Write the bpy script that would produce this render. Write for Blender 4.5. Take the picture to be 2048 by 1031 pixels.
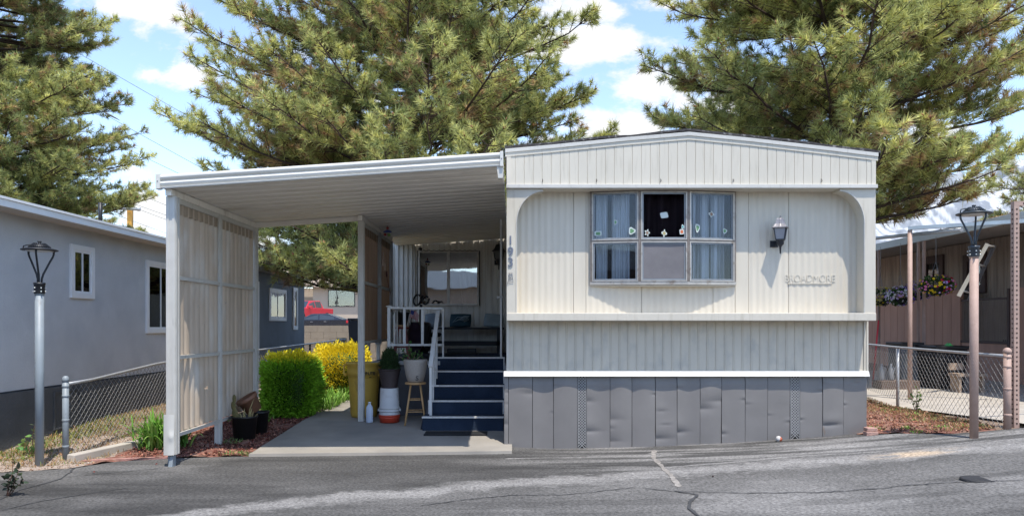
import bpy, math, random
import numpy as np
from mathutils import Vector, Matrix
R = math.radians
rnd = random.Random(7)
for o in list(bpy.data.objects): bpy.data.objects.remove(o)
SC = bpy.context.scene
COL = SC.collection

# ------------------------------------------------------------------ camera
F = 1430.0; CAMZ = 1.4
cam_d = bpy.data.cameras.new('camera'); cam = bpy.data.objects.new('camera', cam_d); COL.objects.link(cam)
cam.location = (0, 0, CAMZ); cam.rotation_euler = (R(90), 0, 0)
cam_d.sensor_width = 36; cam_d.lens = F / 2048 * 36; cam_d.shift_y = (650 - 515.5) / 2048
cam_d.clip_start = 0.1; cam_d.clip_end = 20000
SC.camera = cam
SC.render.engine = 'CYCLES'
SC.render.resolution_x = 1024; SC.render.resolution_y = 515
SC.view_settings.view_transform = 'Standard'; SC.view_settings.look = 'None'
SC.view_settings.exposure = 1.28; SC.view_settings.gamma = 1

# ------------------------------------------------------------------ sun and sky
SUN = Vector((0.14, -0.35, 1.0)).normalized()          # towards the sun
sd = bpy.data.lights.new('sun', 'SUN'); sd.energy = 2.35; sd.angle = R(0.5); sd.color = (1.0, 0.94, 0.84)
so = bpy.data.objects.new('sun', sd); COL.objects.link(so)
so.rotation_euler = SUN.to_track_quat('Z', 'Y').to_euler(); so.location = (5, -10, 20)
elev = math.asin(SUN.z); azim = math.atan2(SUN.x, SUN.y)

def build_world():
    w = bpy.data.worlds.new('World'); SC.world = w; w.use_nodes = True
    nt = w.node_tree; N = nt.nodes; L = nt.links; N.clear()
    out = N.new('ShaderNodeOutputWorld')
    sky = N.new('ShaderNodeTexSky'); sky.sky_type = 'NISHITA'; sky.sun_disc = False
    sky.sun_elevation = elev; sky.sun_rotation = azim; sky.altitude = 1300; sky.air_density = 1.0
    sky.dust_density = 0.6; sky.ozone_density = 1.6
    bg = N.new('ShaderNodeBackground'); bg.inputs[1].default_value = 0.15
    hs = N.new('ShaderNodeHueSaturation'); hs.inputs['Saturation'].default_value = 0.92
    L.new(sky.outputs[0], hs.inputs['Color']); L.new(hs.outputs[0], bg.inputs[0])
    bc = N.new('ShaderNodeBackground'); bc.inputs[0].default_value = (1, .985, .96, 1); bc.inputs[1].default_value = 0.46
    tc = N.new('ShaderNodeTexCoord'); sep = N.new('ShaderNodeSeparateXYZ'); L.new(tc.outputs['Generated'], sep.inputs[0])
    def math_(op, a, b=None, clamp=False):
        m = N.new('ShaderNodeMath'); m.operation = op; m.use_clamp = clamp
        for i, v in enumerate((a, b)):
            if v is None: continue
            if isinstance(v, (int, float)): m.inputs[i].default_value = v
            else: L.new(v, m.inputs[i])
        return m.outputs[0]
    ay = math_('MAXIMUM', math_('ABSOLUTE', sep.outputs['Y']), 0.05)
    u = math_('DIVIDE', sep.outputs['X'], ay); v = math_('DIVIDE', sep.outputs['Z'], ay)
    comb = N.new('ShaderNodeCombineXYZ'); L.new(u, comb.inputs[0]); L.new(v, comb.inputs[1]); L.new(sep.outputs['Y'], comb.inputs[2])
    no = N.new('ShaderNodeTexNoise'); no.inputs['Scale'].default_value = 11; no.inputs['Detail'].default_value = 10; no.inputs['Roughness'].default_value = 0.62
    mp = N.new('ShaderNodeMapping'); mp.inputs['Scale'].default_value = (1, 1.7, 1); mp.inputs['Location'].default_value = (3.3, 1.2, 0)
    L.new(comb.outputs[0], mp.inputs[0]); L.new(mp.outputs[0], no.inputs['Vector'])
    blobs = [(315, 18, 85, 48, 1.1), (235, 5, 60, 26, .8), (370, 155, 70, 26, .75), (300, 148, 36, 18, .7), (1200, 85, 130, 42, 1.1), (1150, 20, 170, 40, .8),
             (1090, 90, 90, 40, .9), (1300, 10, 120, 28, .7), (1330, 175, 105, 48, 1.05), (1235, 262, 110, 44, 1.25), (1130, 300, 90, 40, 1.0), (1430, 190, 90, 50, .8),
             (280, 345, 50, 26, .8), (300, 418, 85, 30, .95), (310, 470, 120, 26, .6), (540, 470, 120, 30, .6), (700, 210, 160, 50, .5), (1880, 260, 110, 30, .7), (1760, 235, 90, 30, .8),
             (1000, 250, 90, 40, .6), (50, 330, 90, 40, .7), (600, 90, 60, 40, .5)]
    acc = None
    for px, py, rx, ry, s in blobs:
        du = math_('MULTIPLY', math_('SUBTRACT', u, (px - 1024) / F), F / rx)
        dv = math_('MULTIPLY', math_('SUBTRACT', v, (650 - py) / F), F / ry)
        d = math_('ADD', math_('MULTIPLY', du, du), math_('MULTIPLY', dv, dv))
        g = math_('MULTIPLY', math_('POWER', 2.71828, math_('MULTIPLY', d, -0.8)), s)
        acc = g if acc is None else math_('MAXIMUM', acc, g)
    front = math_('GREATER_THAN', sep.outputs['Y'], 0.0)
    acc = math_('MULTIPLY', acc, front)
    n = math_('MULTIPLY', math_('SUBTRACT', no.outputs['Fac'], 0.5), 2.6)
    tot = math_('ADD', acc, n)
    mask = N.new('ShaderNodeMapRange'); mask.interpolation_type = 'SMOOTHSTEP'
    mask.inputs['From Min'].default_value = 0.34; mask.inputs['From Max'].default_value = 0.86; mask.inputs['To Max'].default_value = 0.93
    L.new(tot, mask.inputs['Value'])
    low = math_('MULTIPLY', math_('MULTIPLY', math_('SUBTRACT', 0.22, v, True), 1.1, True), front)   # thin white veil low over the horizon
    mk = math_('MAXIMUM', mask.outputs[0], low)
    up = math_('GREATER_THAN', sep.outputs['Z'], -0.02)
    mk = math_('MULTIPLY', mk, up)
    mix = N.new('ShaderNodeMixShader'); L.new(mk, mix.inputs[0]); L.new(bg.outputs[0], mix.inputs[1]); L.new(bc.outputs[0], mix.inputs[2])
    L.new(mix.outputs[0], out.inputs[0])
build_world()

# ------------------------------------------------------------------ materials
MATS = {}
def mat(name, col, rough=0.6, metal=0.0, var=0.12, vscale=4.0, bump=0.0, bscale=60.0, stretch=(1, 1, 1), col2=None, spots=None, spec=0.5, trans=0.0, detail=5, ramp=(.3, .7)):
    """procedural surface: base colour wandering between two tones, optional sparse stains (colour, scale, amount), bump"""
    if name in MATS: return MATS[name]
    m = bpy.data.materials.new(name); m.use_nodes = True; MATS[name] = m
    nt = m.node_tree; N = nt.nodes; L = nt.links; b = N['Principled BSDF']
    b.inputs['Roughness'].default_value = rough; b.inputs['Metallic'].default_value = metal
    b.inputs['Specular IOR Level'].default_value = spec
    tc = N.new('ShaderNodeTexCoord'); mp = N.new('ShaderNodeMapping'); mp.inputs['Scale'].default_value = stretch
    L.new(tc.outputs['Object'], mp.inputs[0])
    no = N.new('ShaderNodeTexNoise'); no.inputs['Scale'].default_value = vscale; no.inputs['Detail'].default_value = detail; no.inputs['Roughness'].default_value = .6
    L.new(mp.outputs[0], no.inputs['Vector'])
    a = [max(0, c * (1 - var)) for c in col] + [1]; c2 = col2 or [min(1, c * (1 + var)) for c in col]
    rp = N.new('ShaderNodeValToRGB'); rp.color_ramp.elements[0].position = ramp[0]; rp.color_ramp.elements[1].position = ramp[1]
    rp.color_ramp.elements[0].color = a; rp.color_ramp.elements[1].color = list(c2) + [1]
    L.new(no.outputs['Fac'], rp.inputs[0]); last = rp.outputs[0]
    if spots:
        sc, s_scale, lo, hi = spots[:4]; st = spots[4] if len(spots) > 4 else (1, 1, 1)
        mp2 = N.new('ShaderNodeMapping'); mp2.inputs['Scale'].default_value = st; mp2.inputs['Location'].default_value = (5, 3, 1); L.new(tc.outputs['Object'], mp2.inputs[0])
        n2 = N.new('ShaderNodeTexNoise'); n2.inputs['Scale'].default_value = s_scale; n2.inputs['Detail'].default_value = 8; L.new(mp2.outputs[0], n2.inputs['Vector'])
        mr = N.new('ShaderNodeMapRange'); mr.inputs['From Min'].default_value = lo; mr.inputs['From Max'].default_value = hi; L.new(n2.outputs['Fac'], mr.inputs['Value'])
        mx = N.new('ShaderNodeMix'); mx.data_type = 'RGBA'; L.new(mr.outputs[0], mx.inputs['Factor']); L.new(last, mx.inputs['A']); mx.inputs['B'].default_value = list(sc) + [1]
        last = mx.outputs['Result']
    L.new(last, b.inputs['Base Color'])
    if bump > 0:
        n3 = N.new('ShaderNodeTexNoise'); n3.inputs['Scale'].default_value = bscale; n3.inputs['Detail'].default_value = 6; L.new(tc.outputs['Object'], n3.inputs['Vector'])
        bp = N.new('ShaderNodeBump'); bp.inputs['Strength'].default_value = bump; bp.inputs['Distance'].default_value = 0.02
        L.new(n3.outputs['Fac'], bp.inputs['Height']); L.new(bp.outputs[0], b.inputs['Normal'])
    if trans > 0:
        tr = N.new('ShaderNodeBsdfTranslucent'); mxs = N.new('ShaderNodeMixShader'); mxs.inputs[0].default_value = trans
        L.new(last, tr.inputs[0]); L.new(b.outputs[0], mxs.inputs[1]); L.new(tr.outputs[0], mxs.inputs[2]); L.new(mxs.outputs[0], N['Material Output'].inputs[0])
    return m

def mat_attr(name, rough=0.6, trans=0.0, spec=0.3, fine=0.0, fscale=120, bump=0.0):
    """colour from the mesh's own colour attribute (needles, leaves, asphalt wear)"""
    if name in MATS: return MATS[name]
    m = bpy.data.materials.new(name); m.use_nodes = True; MATS[name] = m
    nt = m.node_tree; N = nt.nodes; L = nt.links; b = N['Principled BSDF']
    b.inputs['Roughness'].default_value = rough; b.inputs['Specular IOR Level'].default_value = spec
    at = N.new('ShaderNodeAttribute'); at.attribute_name = 'Col'; last = at.outputs['Color']
    if fine > 0:
        tc = N.new('ShaderNodeTexCoord'); no = N.new('ShaderNodeTexNoise'); no.inputs['Scale'].default_value = fscale; no.inputs['Detail'].default_value = 4; no.inputs['Roughness'].default_value = .7
        L.new(tc.outputs['Object'], no.inputs['Vector'])
        mr = N.new('ShaderNodeMapRange'); mr.inputs['From Min'].default_value = .3; mr.inputs['From Max'].default_value = .7; mr.inputs['To Min'].default_value = 1 - fine; mr.inputs['To Max'].default_value = 1 + fine
        L.new(no.outputs['Fac'], mr.inputs['Value'])
        mx = N.new('ShaderNodeVectorMath'); mx.operation = 'SCALE'; L.new(last, mx.inputs[0]); L.new(mr.outputs[0], mx.inputs['Scale']); last = mx.outputs[0]
        if bump > 0:
            bp = N.new('ShaderNodeBump'); bp.inputs['Strength'].default_value = bump; bp.inputs['Distance'].default_value = .01
            L.new(no.outputs['Fac'], bp.inputs['Height']); L.new(bp.outputs[0], b.inputs['Normal'])
    L.new(last, b.inputs['Base Color'])
    if trans > 0:
        tr = N.new('ShaderNodeBsdfTranslucent'); mxs = N.new('ShaderNodeMixShader'); mxs.inputs[0].default_value = trans
        L.new(last, tr.inputs[0]); L.new(b.outputs[0], mxs.inputs[1]); L.new(tr.outputs[0], mxs.inputs[2]); L.new(mxs.outputs[0], N['Material Output'].inputs[0])
    return m

def glass(name, refl=0.2, tint=(1, 1, 1), rough=0.02):
    if name in MATS: return MATS[name]
    m = bpy.data.materials.new(name); m.use_nodes = True; MATS[name] = m
    nt = m.node_tree; N = nt.nodes; L = nt.links; N.remove(N['Principled BSDF'])
    t = N.new('ShaderNodeBsdfTransparent'); t.inputs[0].default_value = (*tint, 1)
    g = N.new('ShaderNodeBsdfGlossy'); g.inputs['Roughness'].default_value = rough
    tc = N.new('ShaderNodeTexCoord'); no = N.new('ShaderNodeTexNoise'); no.inputs['Scale'].default_value = 1.5; L.new(tc.outputs['Object'], no.inputs['Vector'])
    bp = N.new('ShaderNodeBump'); bp.inputs['Strength'].default_value = .04; bp.inputs['Distance'].default_value = .05; L.new(no.outputs['Fac'], bp.inputs['Height']); L.new(bp.outputs[0], g.inputs['Normal'])
    lw = N.new('ShaderNodeLayerWeight'); lw.inputs[0].default_value = .2
    ad = N.new('ShaderNodeMath'); ad.operation = 'ADD'; ad.use_clamp = True; L.new(lw.outputs['Fresnel'], ad.inputs[0]); ad.inputs[1].default_value = refl
    mx = N.new('ShaderNodeMixShader'); L.new(ad.outputs[0], mx.inputs[0]); L.new(t.outputs[0], mx.inputs[1]); L.new(g.outputs[0], mx.inputs[2])
    L.new(mx.outputs[0], N['Material Output'].inputs[0])
    return m

# ------------------------------------------------------------------ mesh builder
def V(*a): return Vector(a)
ORG = {}
class MB:
    def __init__(s): s.v = []; s.f = []; s.sm = []; s.mi = []; s.cur = 0
    def add(s, vs, fs, smooth=False):
        b = len(s.v); s.v += [tuple(p) for p in vs]
        for f in fs: s.f.append(tuple(i + b for i in f)); s.sm.append(smooth); s.mi.append(s.cur)
        return s
    def box(s, x0, x1, y0, y1, z0, z1):
        vs = [(x, y, z) for z in (z0, z1) for y in (y0, y1) for x in (x0, x1)]
        return s.add(vs, [(0, 2, 3, 1), (4, 5, 7, 6), (0, 1, 5, 4), (2, 6, 7, 3), (0, 4, 6, 2), (1, 3, 7, 5)])
    def hexa(s, p):      # eight corners: bottom ring 0-3, top ring 4-7
        return s.add(p, [(3, 2, 1, 0), (4, 5, 6, 7), (0, 1, 5, 4), (1, 2, 6, 5), (2, 3, 7, 6), (3, 0, 4, 7)])
    def fbox(s, fr, u0, u1, z0, z1, d0, d1):   # box in a wall frame: u along the wall, d out of it
        o, u, n = fr
        p = [o + u * a + n * d + V(0, 0, z) for z in (z0, z1) for a, d in ((u0, d0), (u1, d0), (u1, d1), (u0, d1))]
        return s.hexa(p)
    def bar(s, a, b, w, h=None, up=(0, 0, 1)):
        a = Vector(a); b = Vector(b); h = h or w; d = (b - a).normalized(); up = Vector(up)
        if abs(d.dot(up)) > .98: up = V(0, 1, 0)
        r = d.cross(up).normalized() * w / 2; t = r.cross(d).normalized() * h / 2
        p = [a - r - t, a + r - t, b + r - t, b - r - t, a - r + t, a + r + t, b + r + t, b - r + t]
        return s.hexa(p)
    def tube(s, pts, rad, n=8, cap=True, smooth=True):
        pts = [Vector(p) for p in pts]; rs = rad if isinstance(rad, (list, tuple)) else [rad] * len(pts)
        vs = []; ref = None
        for i, p in enumerate(pts):
            d = (pts[min(i + 1, len(pts) - 1)] - pts[max(i - 1, 0)])
            d = d.normalized() if d.length > 1e-9 else V(0, 0, 1)
            if ref is None: ref = V(1, 0, 0) if abs(d.x) < .8 else V(0, 1, 0)
            a = (ref - d * ref.dot(d)).normalized(); b = d.cross(a); ref = a
            vs += [p + (a * math.cos(2 * math.pi * k / n) + b * math.sin(2 * math.pi * k / n)) * rs[i] for k in range(n)]
        fs = [(i * n + k, i * n + (k + 1) % n, (i + 1) * n + (k + 1) % n, (i + 1) * n + k) for i in range(len(pts) - 1) for k in range(n)]
        s.add(vs, fs, smooth)
        if cap:
            b = len(s.v) - len(vs); m = (len(pts) - 1) * n
            s.f += [tuple(b + k for k in range(n))[::-1], tuple(b + m + k for k in range(n))]; s.sm += [False] * 2; s.mi += [s.cur] * 2
        return s
    def lathe(s, c, prof, n=20, smooth=True, sx=1, sy=1, wob=None):
        vs = []
        for r, z in prof:
            for k in range(n):
                a = 2 * math.pi * k / n; rr = r * (wob(a, z) if wob else 1)
                vs.append((c[0] + rr * math.cos(a) * sx, c[1] + rr * math.sin(a) * sy, c[2] + z))
        fs = [(i * n + k, i * n + (k + 1) % n, (i + 1) * n + (k + 1) % n, (i + 1) * n + k) for i in range(len(prof) - 1) for k in range(n)]
        s.add(vs, fs, smooth)
        b = len(s.v) - len(vs); m = (len(prof) - 1) * n
        if prof[0][0] > 1e-4: s.f.append(tuple(b + k for k in range(n))[::-1]); s.sm.append(False); s.mi.append(s.cur)
        if prof[-1][0] > 1e-4: s.f.append(tuple(b + m + k for k in range(n))); s.sm.append(False); s.mi.append(s.cur)
        return s
    def prism(s, poly, a, b, axis='y', smooth=False):   # polygon (2-D) pushed along an axis from a to b
        def P(p, t): return {'y': (p[0], t, p[1]), 'x': (t, p[0], p[1]), 'z': (p[0], p[1], t)}[axis]
        n = len(poly); vs = [P(p, a) for p in poly] + [P(p, b) for p in poly]
        s.add(vs, [(i, (i + 1) % n, n + (i + 1) % n, n + i) for i in range(n)], smooth)
        q = len(s.v) - 2 * n
        s.f += [tuple(q + i for i in range(n))[::-1], tuple(q + n + i for i in range(n))]; s.sm += [False] * 2; s.mi += [s.cur] * 2
        return s
    def grid(s, fn, nu, nv, smooth=True, skip=None):
        vs = [fn(i / nu, j / nv) for j in range(nv + 1) for i in range(nu + 1)]
        fs = [(j * (nu + 1) + i, j * (nu + 1) + i + 1, (j + 1) * (nu + 1) + i + 1, (j + 1) * (nu + 1) + i) for j in range(nv) for i in range(nu) if not (skip and skip(i, j))]
        return s.add(vs, fs, smooth)
    def build(s, name, m, parent=None, bevel=0, fix=True):
        org = ORG.get(parent.name, V(0, 0, 0)) if parent else getattr(s, 'org', V(0, 0, 0))
        me = bpy.data.meshes.new(name); me.from_pydata([(x - org[0], y - org[1], z - org[2]) for x, y, z in s.v], [], s.f)
        me.polygons.foreach_set('use_smooth', s.sm); me.polygons.foreach_set('material_index', s.mi)
        for q in (m if isinstance(m, (list, tuple)) else [m]): me.materials.append(q)
        if fix:
            import bmesh
            bm = bmesh.new(); bm.from_mesh(me); bmesh.ops.recalc_face_normals(bm, faces=bm.faces); bm.to_mesh(me); bm.free()
        me.update()
        o = bpy.data.objects.new(name, me); COL.objects.link(o)
        if parent: o.parent = parent; ORG[o.name] = org
        else: o.location = org; ORG[o.name] = Vector(org)
        if bevel > 0:
            bv = o.modifiers.new('bevel', 'BEVEL'); bv.width = bevel; bv.segments = 2; bv.limit_method = 'ANGLE'; bv.angle_limit = R(50)
        return o

def tag(o, label=None, cat=None, group=None, kind=None):
    if label: o['label'] = label
    if cat: o['category'] = cat
    if group: o['group'] = group
    if kind: o['kind'] = kind
    return o
def thing(name, loc, label, cat, group=None):
    o = bpy.data.objects.new(name, None); COL.objects.link(o); o.location = loc; ORG[o.name] = Vector(loc); o.empty_display_size = .2
    return tag(o, label, cat, group)
def sub(name, parent):     # an Empty as a part that carries sub-parts
    o = bpy.data.objects.new(name, None); COL.objects.link(o); o.parent = parent; ORG[o.name] = ORG[parent.name]; o.empty_display_size = .1
    return o
def fast_mesh(name, verts, faces, k, cols, m, parent=None, smooth=False, origin=(0, 0, 0)):
    """big meshes from numpy: faces (n,k), optional colour per vertex"""
    org = ORG.get(parent.name, V(0, 0, 0)) if parent else Vector(origin)
    verts = np.asarray(verts, dtype=np.float32) - np.array(org, dtype=np.float32); faces = np.asarray(faces, dtype=np.int32)
    me = bpy.data.meshes.new(name); me.vertices.add(len(verts)); me.vertices.foreach_set('co', verts.ravel())
    me.loops.add(faces.size); me.loops.foreach_set('vertex_index', faces.ravel())
    me.polygons.add(len(faces)); me.polygons.foreach_set('loop_start', np.arange(0, faces.size, k, dtype=np.int32))
    me.polygons.foreach_set('loop_total', np.full(len(faces), k, dtype=np.int32))
    if smooth: me.polygons.foreach_set('use_smooth', np.ones(len(faces), dtype=bool))
    if cols is not None:
        at = me.color_attributes.new('Col', 'FLOAT_COLOR', 'POINT'); c4 = np.ones((len(verts), 4), dtype=np.float32); c4[:, :3] = cols
        at.data.foreach_set('color', c4.ravel())
    me.materials.append(m); me.update(calc_edges=True); me.validate()
    o = bpy.data.objects.new(name, me); COL.objects.link(o)
    if parent: o.parent = parent; ORG[o.name] = org
    else: o.location = org; ORG[o.name] = org
    return o
def text_mesh(s, size, depth=0.004, bold=0.0):
    cu = bpy.data.curves.new('t', 'FONT'); cu.body = s; cu.size = size; cu.extrude = depth; cu.offset = bold; cu.align_x = 'CENTER'; cu.align_y = 'CENTER'
    ob = bpy.data.objects.new('t', cu); COL.objects.link(ob); bpy.context.view_layer.update()
    me = bpy.data.meshes.new_from_object(ob.evaluated_get(bpy.context.evaluated_depsgraph_get()))
    bpy.data.objects.remove(ob)
    return me
def lettering(s, size, loc, m, name, parent, depth=.004, bold=0.0, rotz=0, tilt=0, sx=1):
    me = text_mesh(s, size, depth, bold); me.name = name
    T = Matrix.Translation(Vector(loc) - ORG[parent.name]) @ Matrix.Rotation(rotz, 4, 'Z') @ Matrix.Rotation(tilt, 4, 'Y') @ Matrix.Rotation(R(90), 4, 'X') @ Matrix.Diagonal((sx, 1, 1, 1))
    me.transform(T); me.materials.clear(); me.materials.append(m)
    o = bpy.data.objects.new(name, me); COL.objects.link(o); o.parent = parent; ORG[o.name] = ORG[parent.name]
    return o
def P(px, py, Y): return V((px - 1024) * Y / F, Y, CAMZ + (650 - py) * Y / F)

def sstep(a, b, x):
    t = np.clip((np.asarray(x, dtype=float) - a) / (b - a), 0, 1); return t * t * (3 - 2 * t)
def G(x, y):     # the lie of the land
    x = np.asarray(x, dtype=float); y = np.asarray(y, dtype=float)
    rise = np.interp(y, [-5, 7.7, 9.5, 22, 52, 66, 80, 4000], [0, 0, .115, .24, .78, 2.0, 2.2, 2.2])
    left = rise * (1 - sstep(-.1, .5, x)); far = rise * sstep(14, 24, y) * sstep(-.1, .5, x)
    xc = np.clip(x, 0, 6.5); return left + far + .0122 * np.where(xc < 5.2, xc ** 2, 5.2 ** 2 + (xc - 5.2) * 7) * (1 - .52 * np.clip((y - 7.6) / 3.0, 0, 1))
def g(x, y): return float(G(x, y))

def vnoise(x, y, seed=0):
    x = np.asarray(x, dtype=float); y = np.asarray(y, dtype=float)
    xi = np.floor(x).astype(np.int64); yi = np.floor(y).astype(np.int64); fx = x - xi; fy = y - yi; fx = fx * fx * (3 - 2 * fx); fy = fy * fy * (3 - 2 * fy)
    def h(a, b):
        n = (a * 374761393 + b * 668265263 + seed * 974634777) & 0xffffffff; n = ((n ^ (n >> 13)) * 1274126177) & 0xffffffff; n ^= n >> 16
        return (n & 0xffff) / 65535.0
    return (h(xi, yi) * (1 - fx) + h(xi + 1, yi) * fx) * (1 - fy) + (h(xi, yi + 1) * (1 - fx) + h(xi + 1, yi + 1) * fx) * fy
def fbm(x, y, o=4, seed=0):
    s = 0; a = .5
    for i in range(o): s = s + a * vnoise(x * 2 ** i, y * 2 ** i, seed + i); a *= .5
    return s / (1 - .5 ** o)

# ------------------------------------------------------------------ palette
CREAM = mat('cream_painted_metal', (.57, .525, .44), .55, var=.05, vscale=3, bump=.03, bscale=30, stretch=(1, 1, .25), spots=((.42, .38, .30), 6, .54, .84, (4, 4, .35)))
CREAM_R = mat('cream_wall_metal', (.595, .54, .445), .55, var=.05, vscale=8, bump=.02, bscale=25, stretch=(1, 1, .12), spots=((.53, .47, .38), 4, .52, .9, (1, 1, .5)))
LOWER = mat('dusty_lower_metal', (.56, .505, .41), .6, var=.06, vscale=6, stretch=(1, 1, .3), spots=((.44, .41, .35), 4, .5, .75, (2, 2, 1.2)))
WHITE = mat('white_enamel', (.61, .59, .54), .4, var=.03, vscale=3, spots=((.62, .6, .55), 8, .62, .8))
WHITE2 = mat('chalky_white_metal', (.545, .525, .48), .5, var=.06, vscale=6, spots=((.42, .40, .36), 9, .60, .8, (3, 3, .5)))
GREYP = mat('weathered_grey_paint', (.36, .37, .37), .6, var=.1, vscale=6, spots=((.25, .23, .2), 9, .58, .8))
SKIRT = mat('grey_skirting_metal', (.195, .183, .175), .45, metal=.0, var=.06, vscale=2.5, bump=.03, bscale=18, spots=((.19, .14, .10), 7, .68, .78, (2, 2, .5)))
DARK = mat('black_gap', (.012, .012, .012), .9, var=.2)
ALU = mat('oxidised_aluminium', (.46, .42, .37), .45, metal=.55, var=.15, vscale=10, spots=((.22, .15, .10), 14, .55, .75))
BLACKM = mat('black_metal', (.022, .023, .026), .45, metal=.2, var=.2, vscale=20)
BLACKP = mat('black_plastic', (.014, .014, .015), .42, var=.2)
ROOFM = mat('tar_roof', (.05, .045, .045), .9, var=.35, vscale=14, bump=.6, bscale=25, spots=((.22, .21, .2), 20, .55, .7))
PAN = mat('soffit_pan_metal', (.80, .76, .69), .5, var=.05, vscale=2, stretch=(.3, 1, 1), spots=((.56, .51, .43), 3, .55, .8, (.4, 3, 1)))
FIBRE = mat('grimy_translucent_sheet', (.52, .42, .32), .6, var=.18, vscale=3, stretch=(1, 2.5, .25), spots=((.60, .55, .48), 3, .5, .72, (1, 1, .6)), trans=.16)
FIBRE2 = mat('brown_translucent_sheet', (.27, .17, .105), .6, var=.22, vscale=4, stretch=(1, 3, .2), trans=.30)
CARPET = mat('navy_outdoor_carpet', (.016, .030, .058), .95, var=.5, vscale=160, bump=.5, bscale=400, detail=2, spots=((.03, .05, .09), 3, .5, .8))
CONC = mat('pale_concrete', (.42, .38, .33), .85, var=.1, vscale=2.5, bump=.12, bscale=90, spots=((.30, .27, .24), 1.6, .5, .75))
DIRT = mat('dry_soil', (.20, .145, .105), .95, var=.3, vscale=9, bump=.9, bscale=35, spots=((.32, .26, .2), 3, .5, .7))
BLUEG = mat('grey_pole_paint', (.235, .27, .295), .5, var=.06, vscale=9, spots=((.17, .18, .19), 14, .6, .75))
PINKP = mat('dusty_tan_pole_paint', (.41, .28, .225), .6, var=.08, vscale=12, bump=.15, bscale=60, spots=((.36, .24, .19), 14, .58, .75))
GALV = mat('galvanised_steel', (.42, .43, .44), .45, metal=.45, var=.15, vscale=30)

# ------------------------------------------------------------------ the ground
def lerp(a, b, t): return a + (b - a) * t
def build_ground():
    def axis(pts):
        out = []
        for a, b, st in pts: out += list(np.arange(a, b, st))
        return np.array(out + [pts[-1][1]])
    xs = axis([(-6000, -400, 700), (-400, -60, 34), (-60, -12, 4), (-12, -6, .5), (-6, 7, .12), (7, 14, .5), (14, 60, 4), (60, 400, 34), (400, 6000, 700)])
    ys = axis([(-400, -40, 30), (-40, 0, 5), (0, 6, .5), (6, 14, .12), (14, 24, .5), (24, 60, 3), (60, 400, 34), (400, 8000, 800)])
    X, Y = np.meshgrid(xs, ys); Z = G(X, Y) - .012 + (fbm(X * 3, Y * 3, 3, 5) - .5) * .03 * ((Y > 6.5) & (Y < 22))
    Z = np.where((Y < 7.6), Z - .05, Z)
    nx, ny = len(xs), len(ys); i, j = np.meshgrid(np.arange(nx - 1), np.arange(ny - 1)); a = (j * nx + i).ravel()
    f = np.stack([a, a + 1, a + 1 + nx, a + nx], 1)
    o = fast_mesh('ground', np.stack([X.ravel(), Y.ravel(), Z.ravel()], 1), f, 4, None, DIRT, smooth=True); tag(o, kind='structure')
build_ground()

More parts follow.
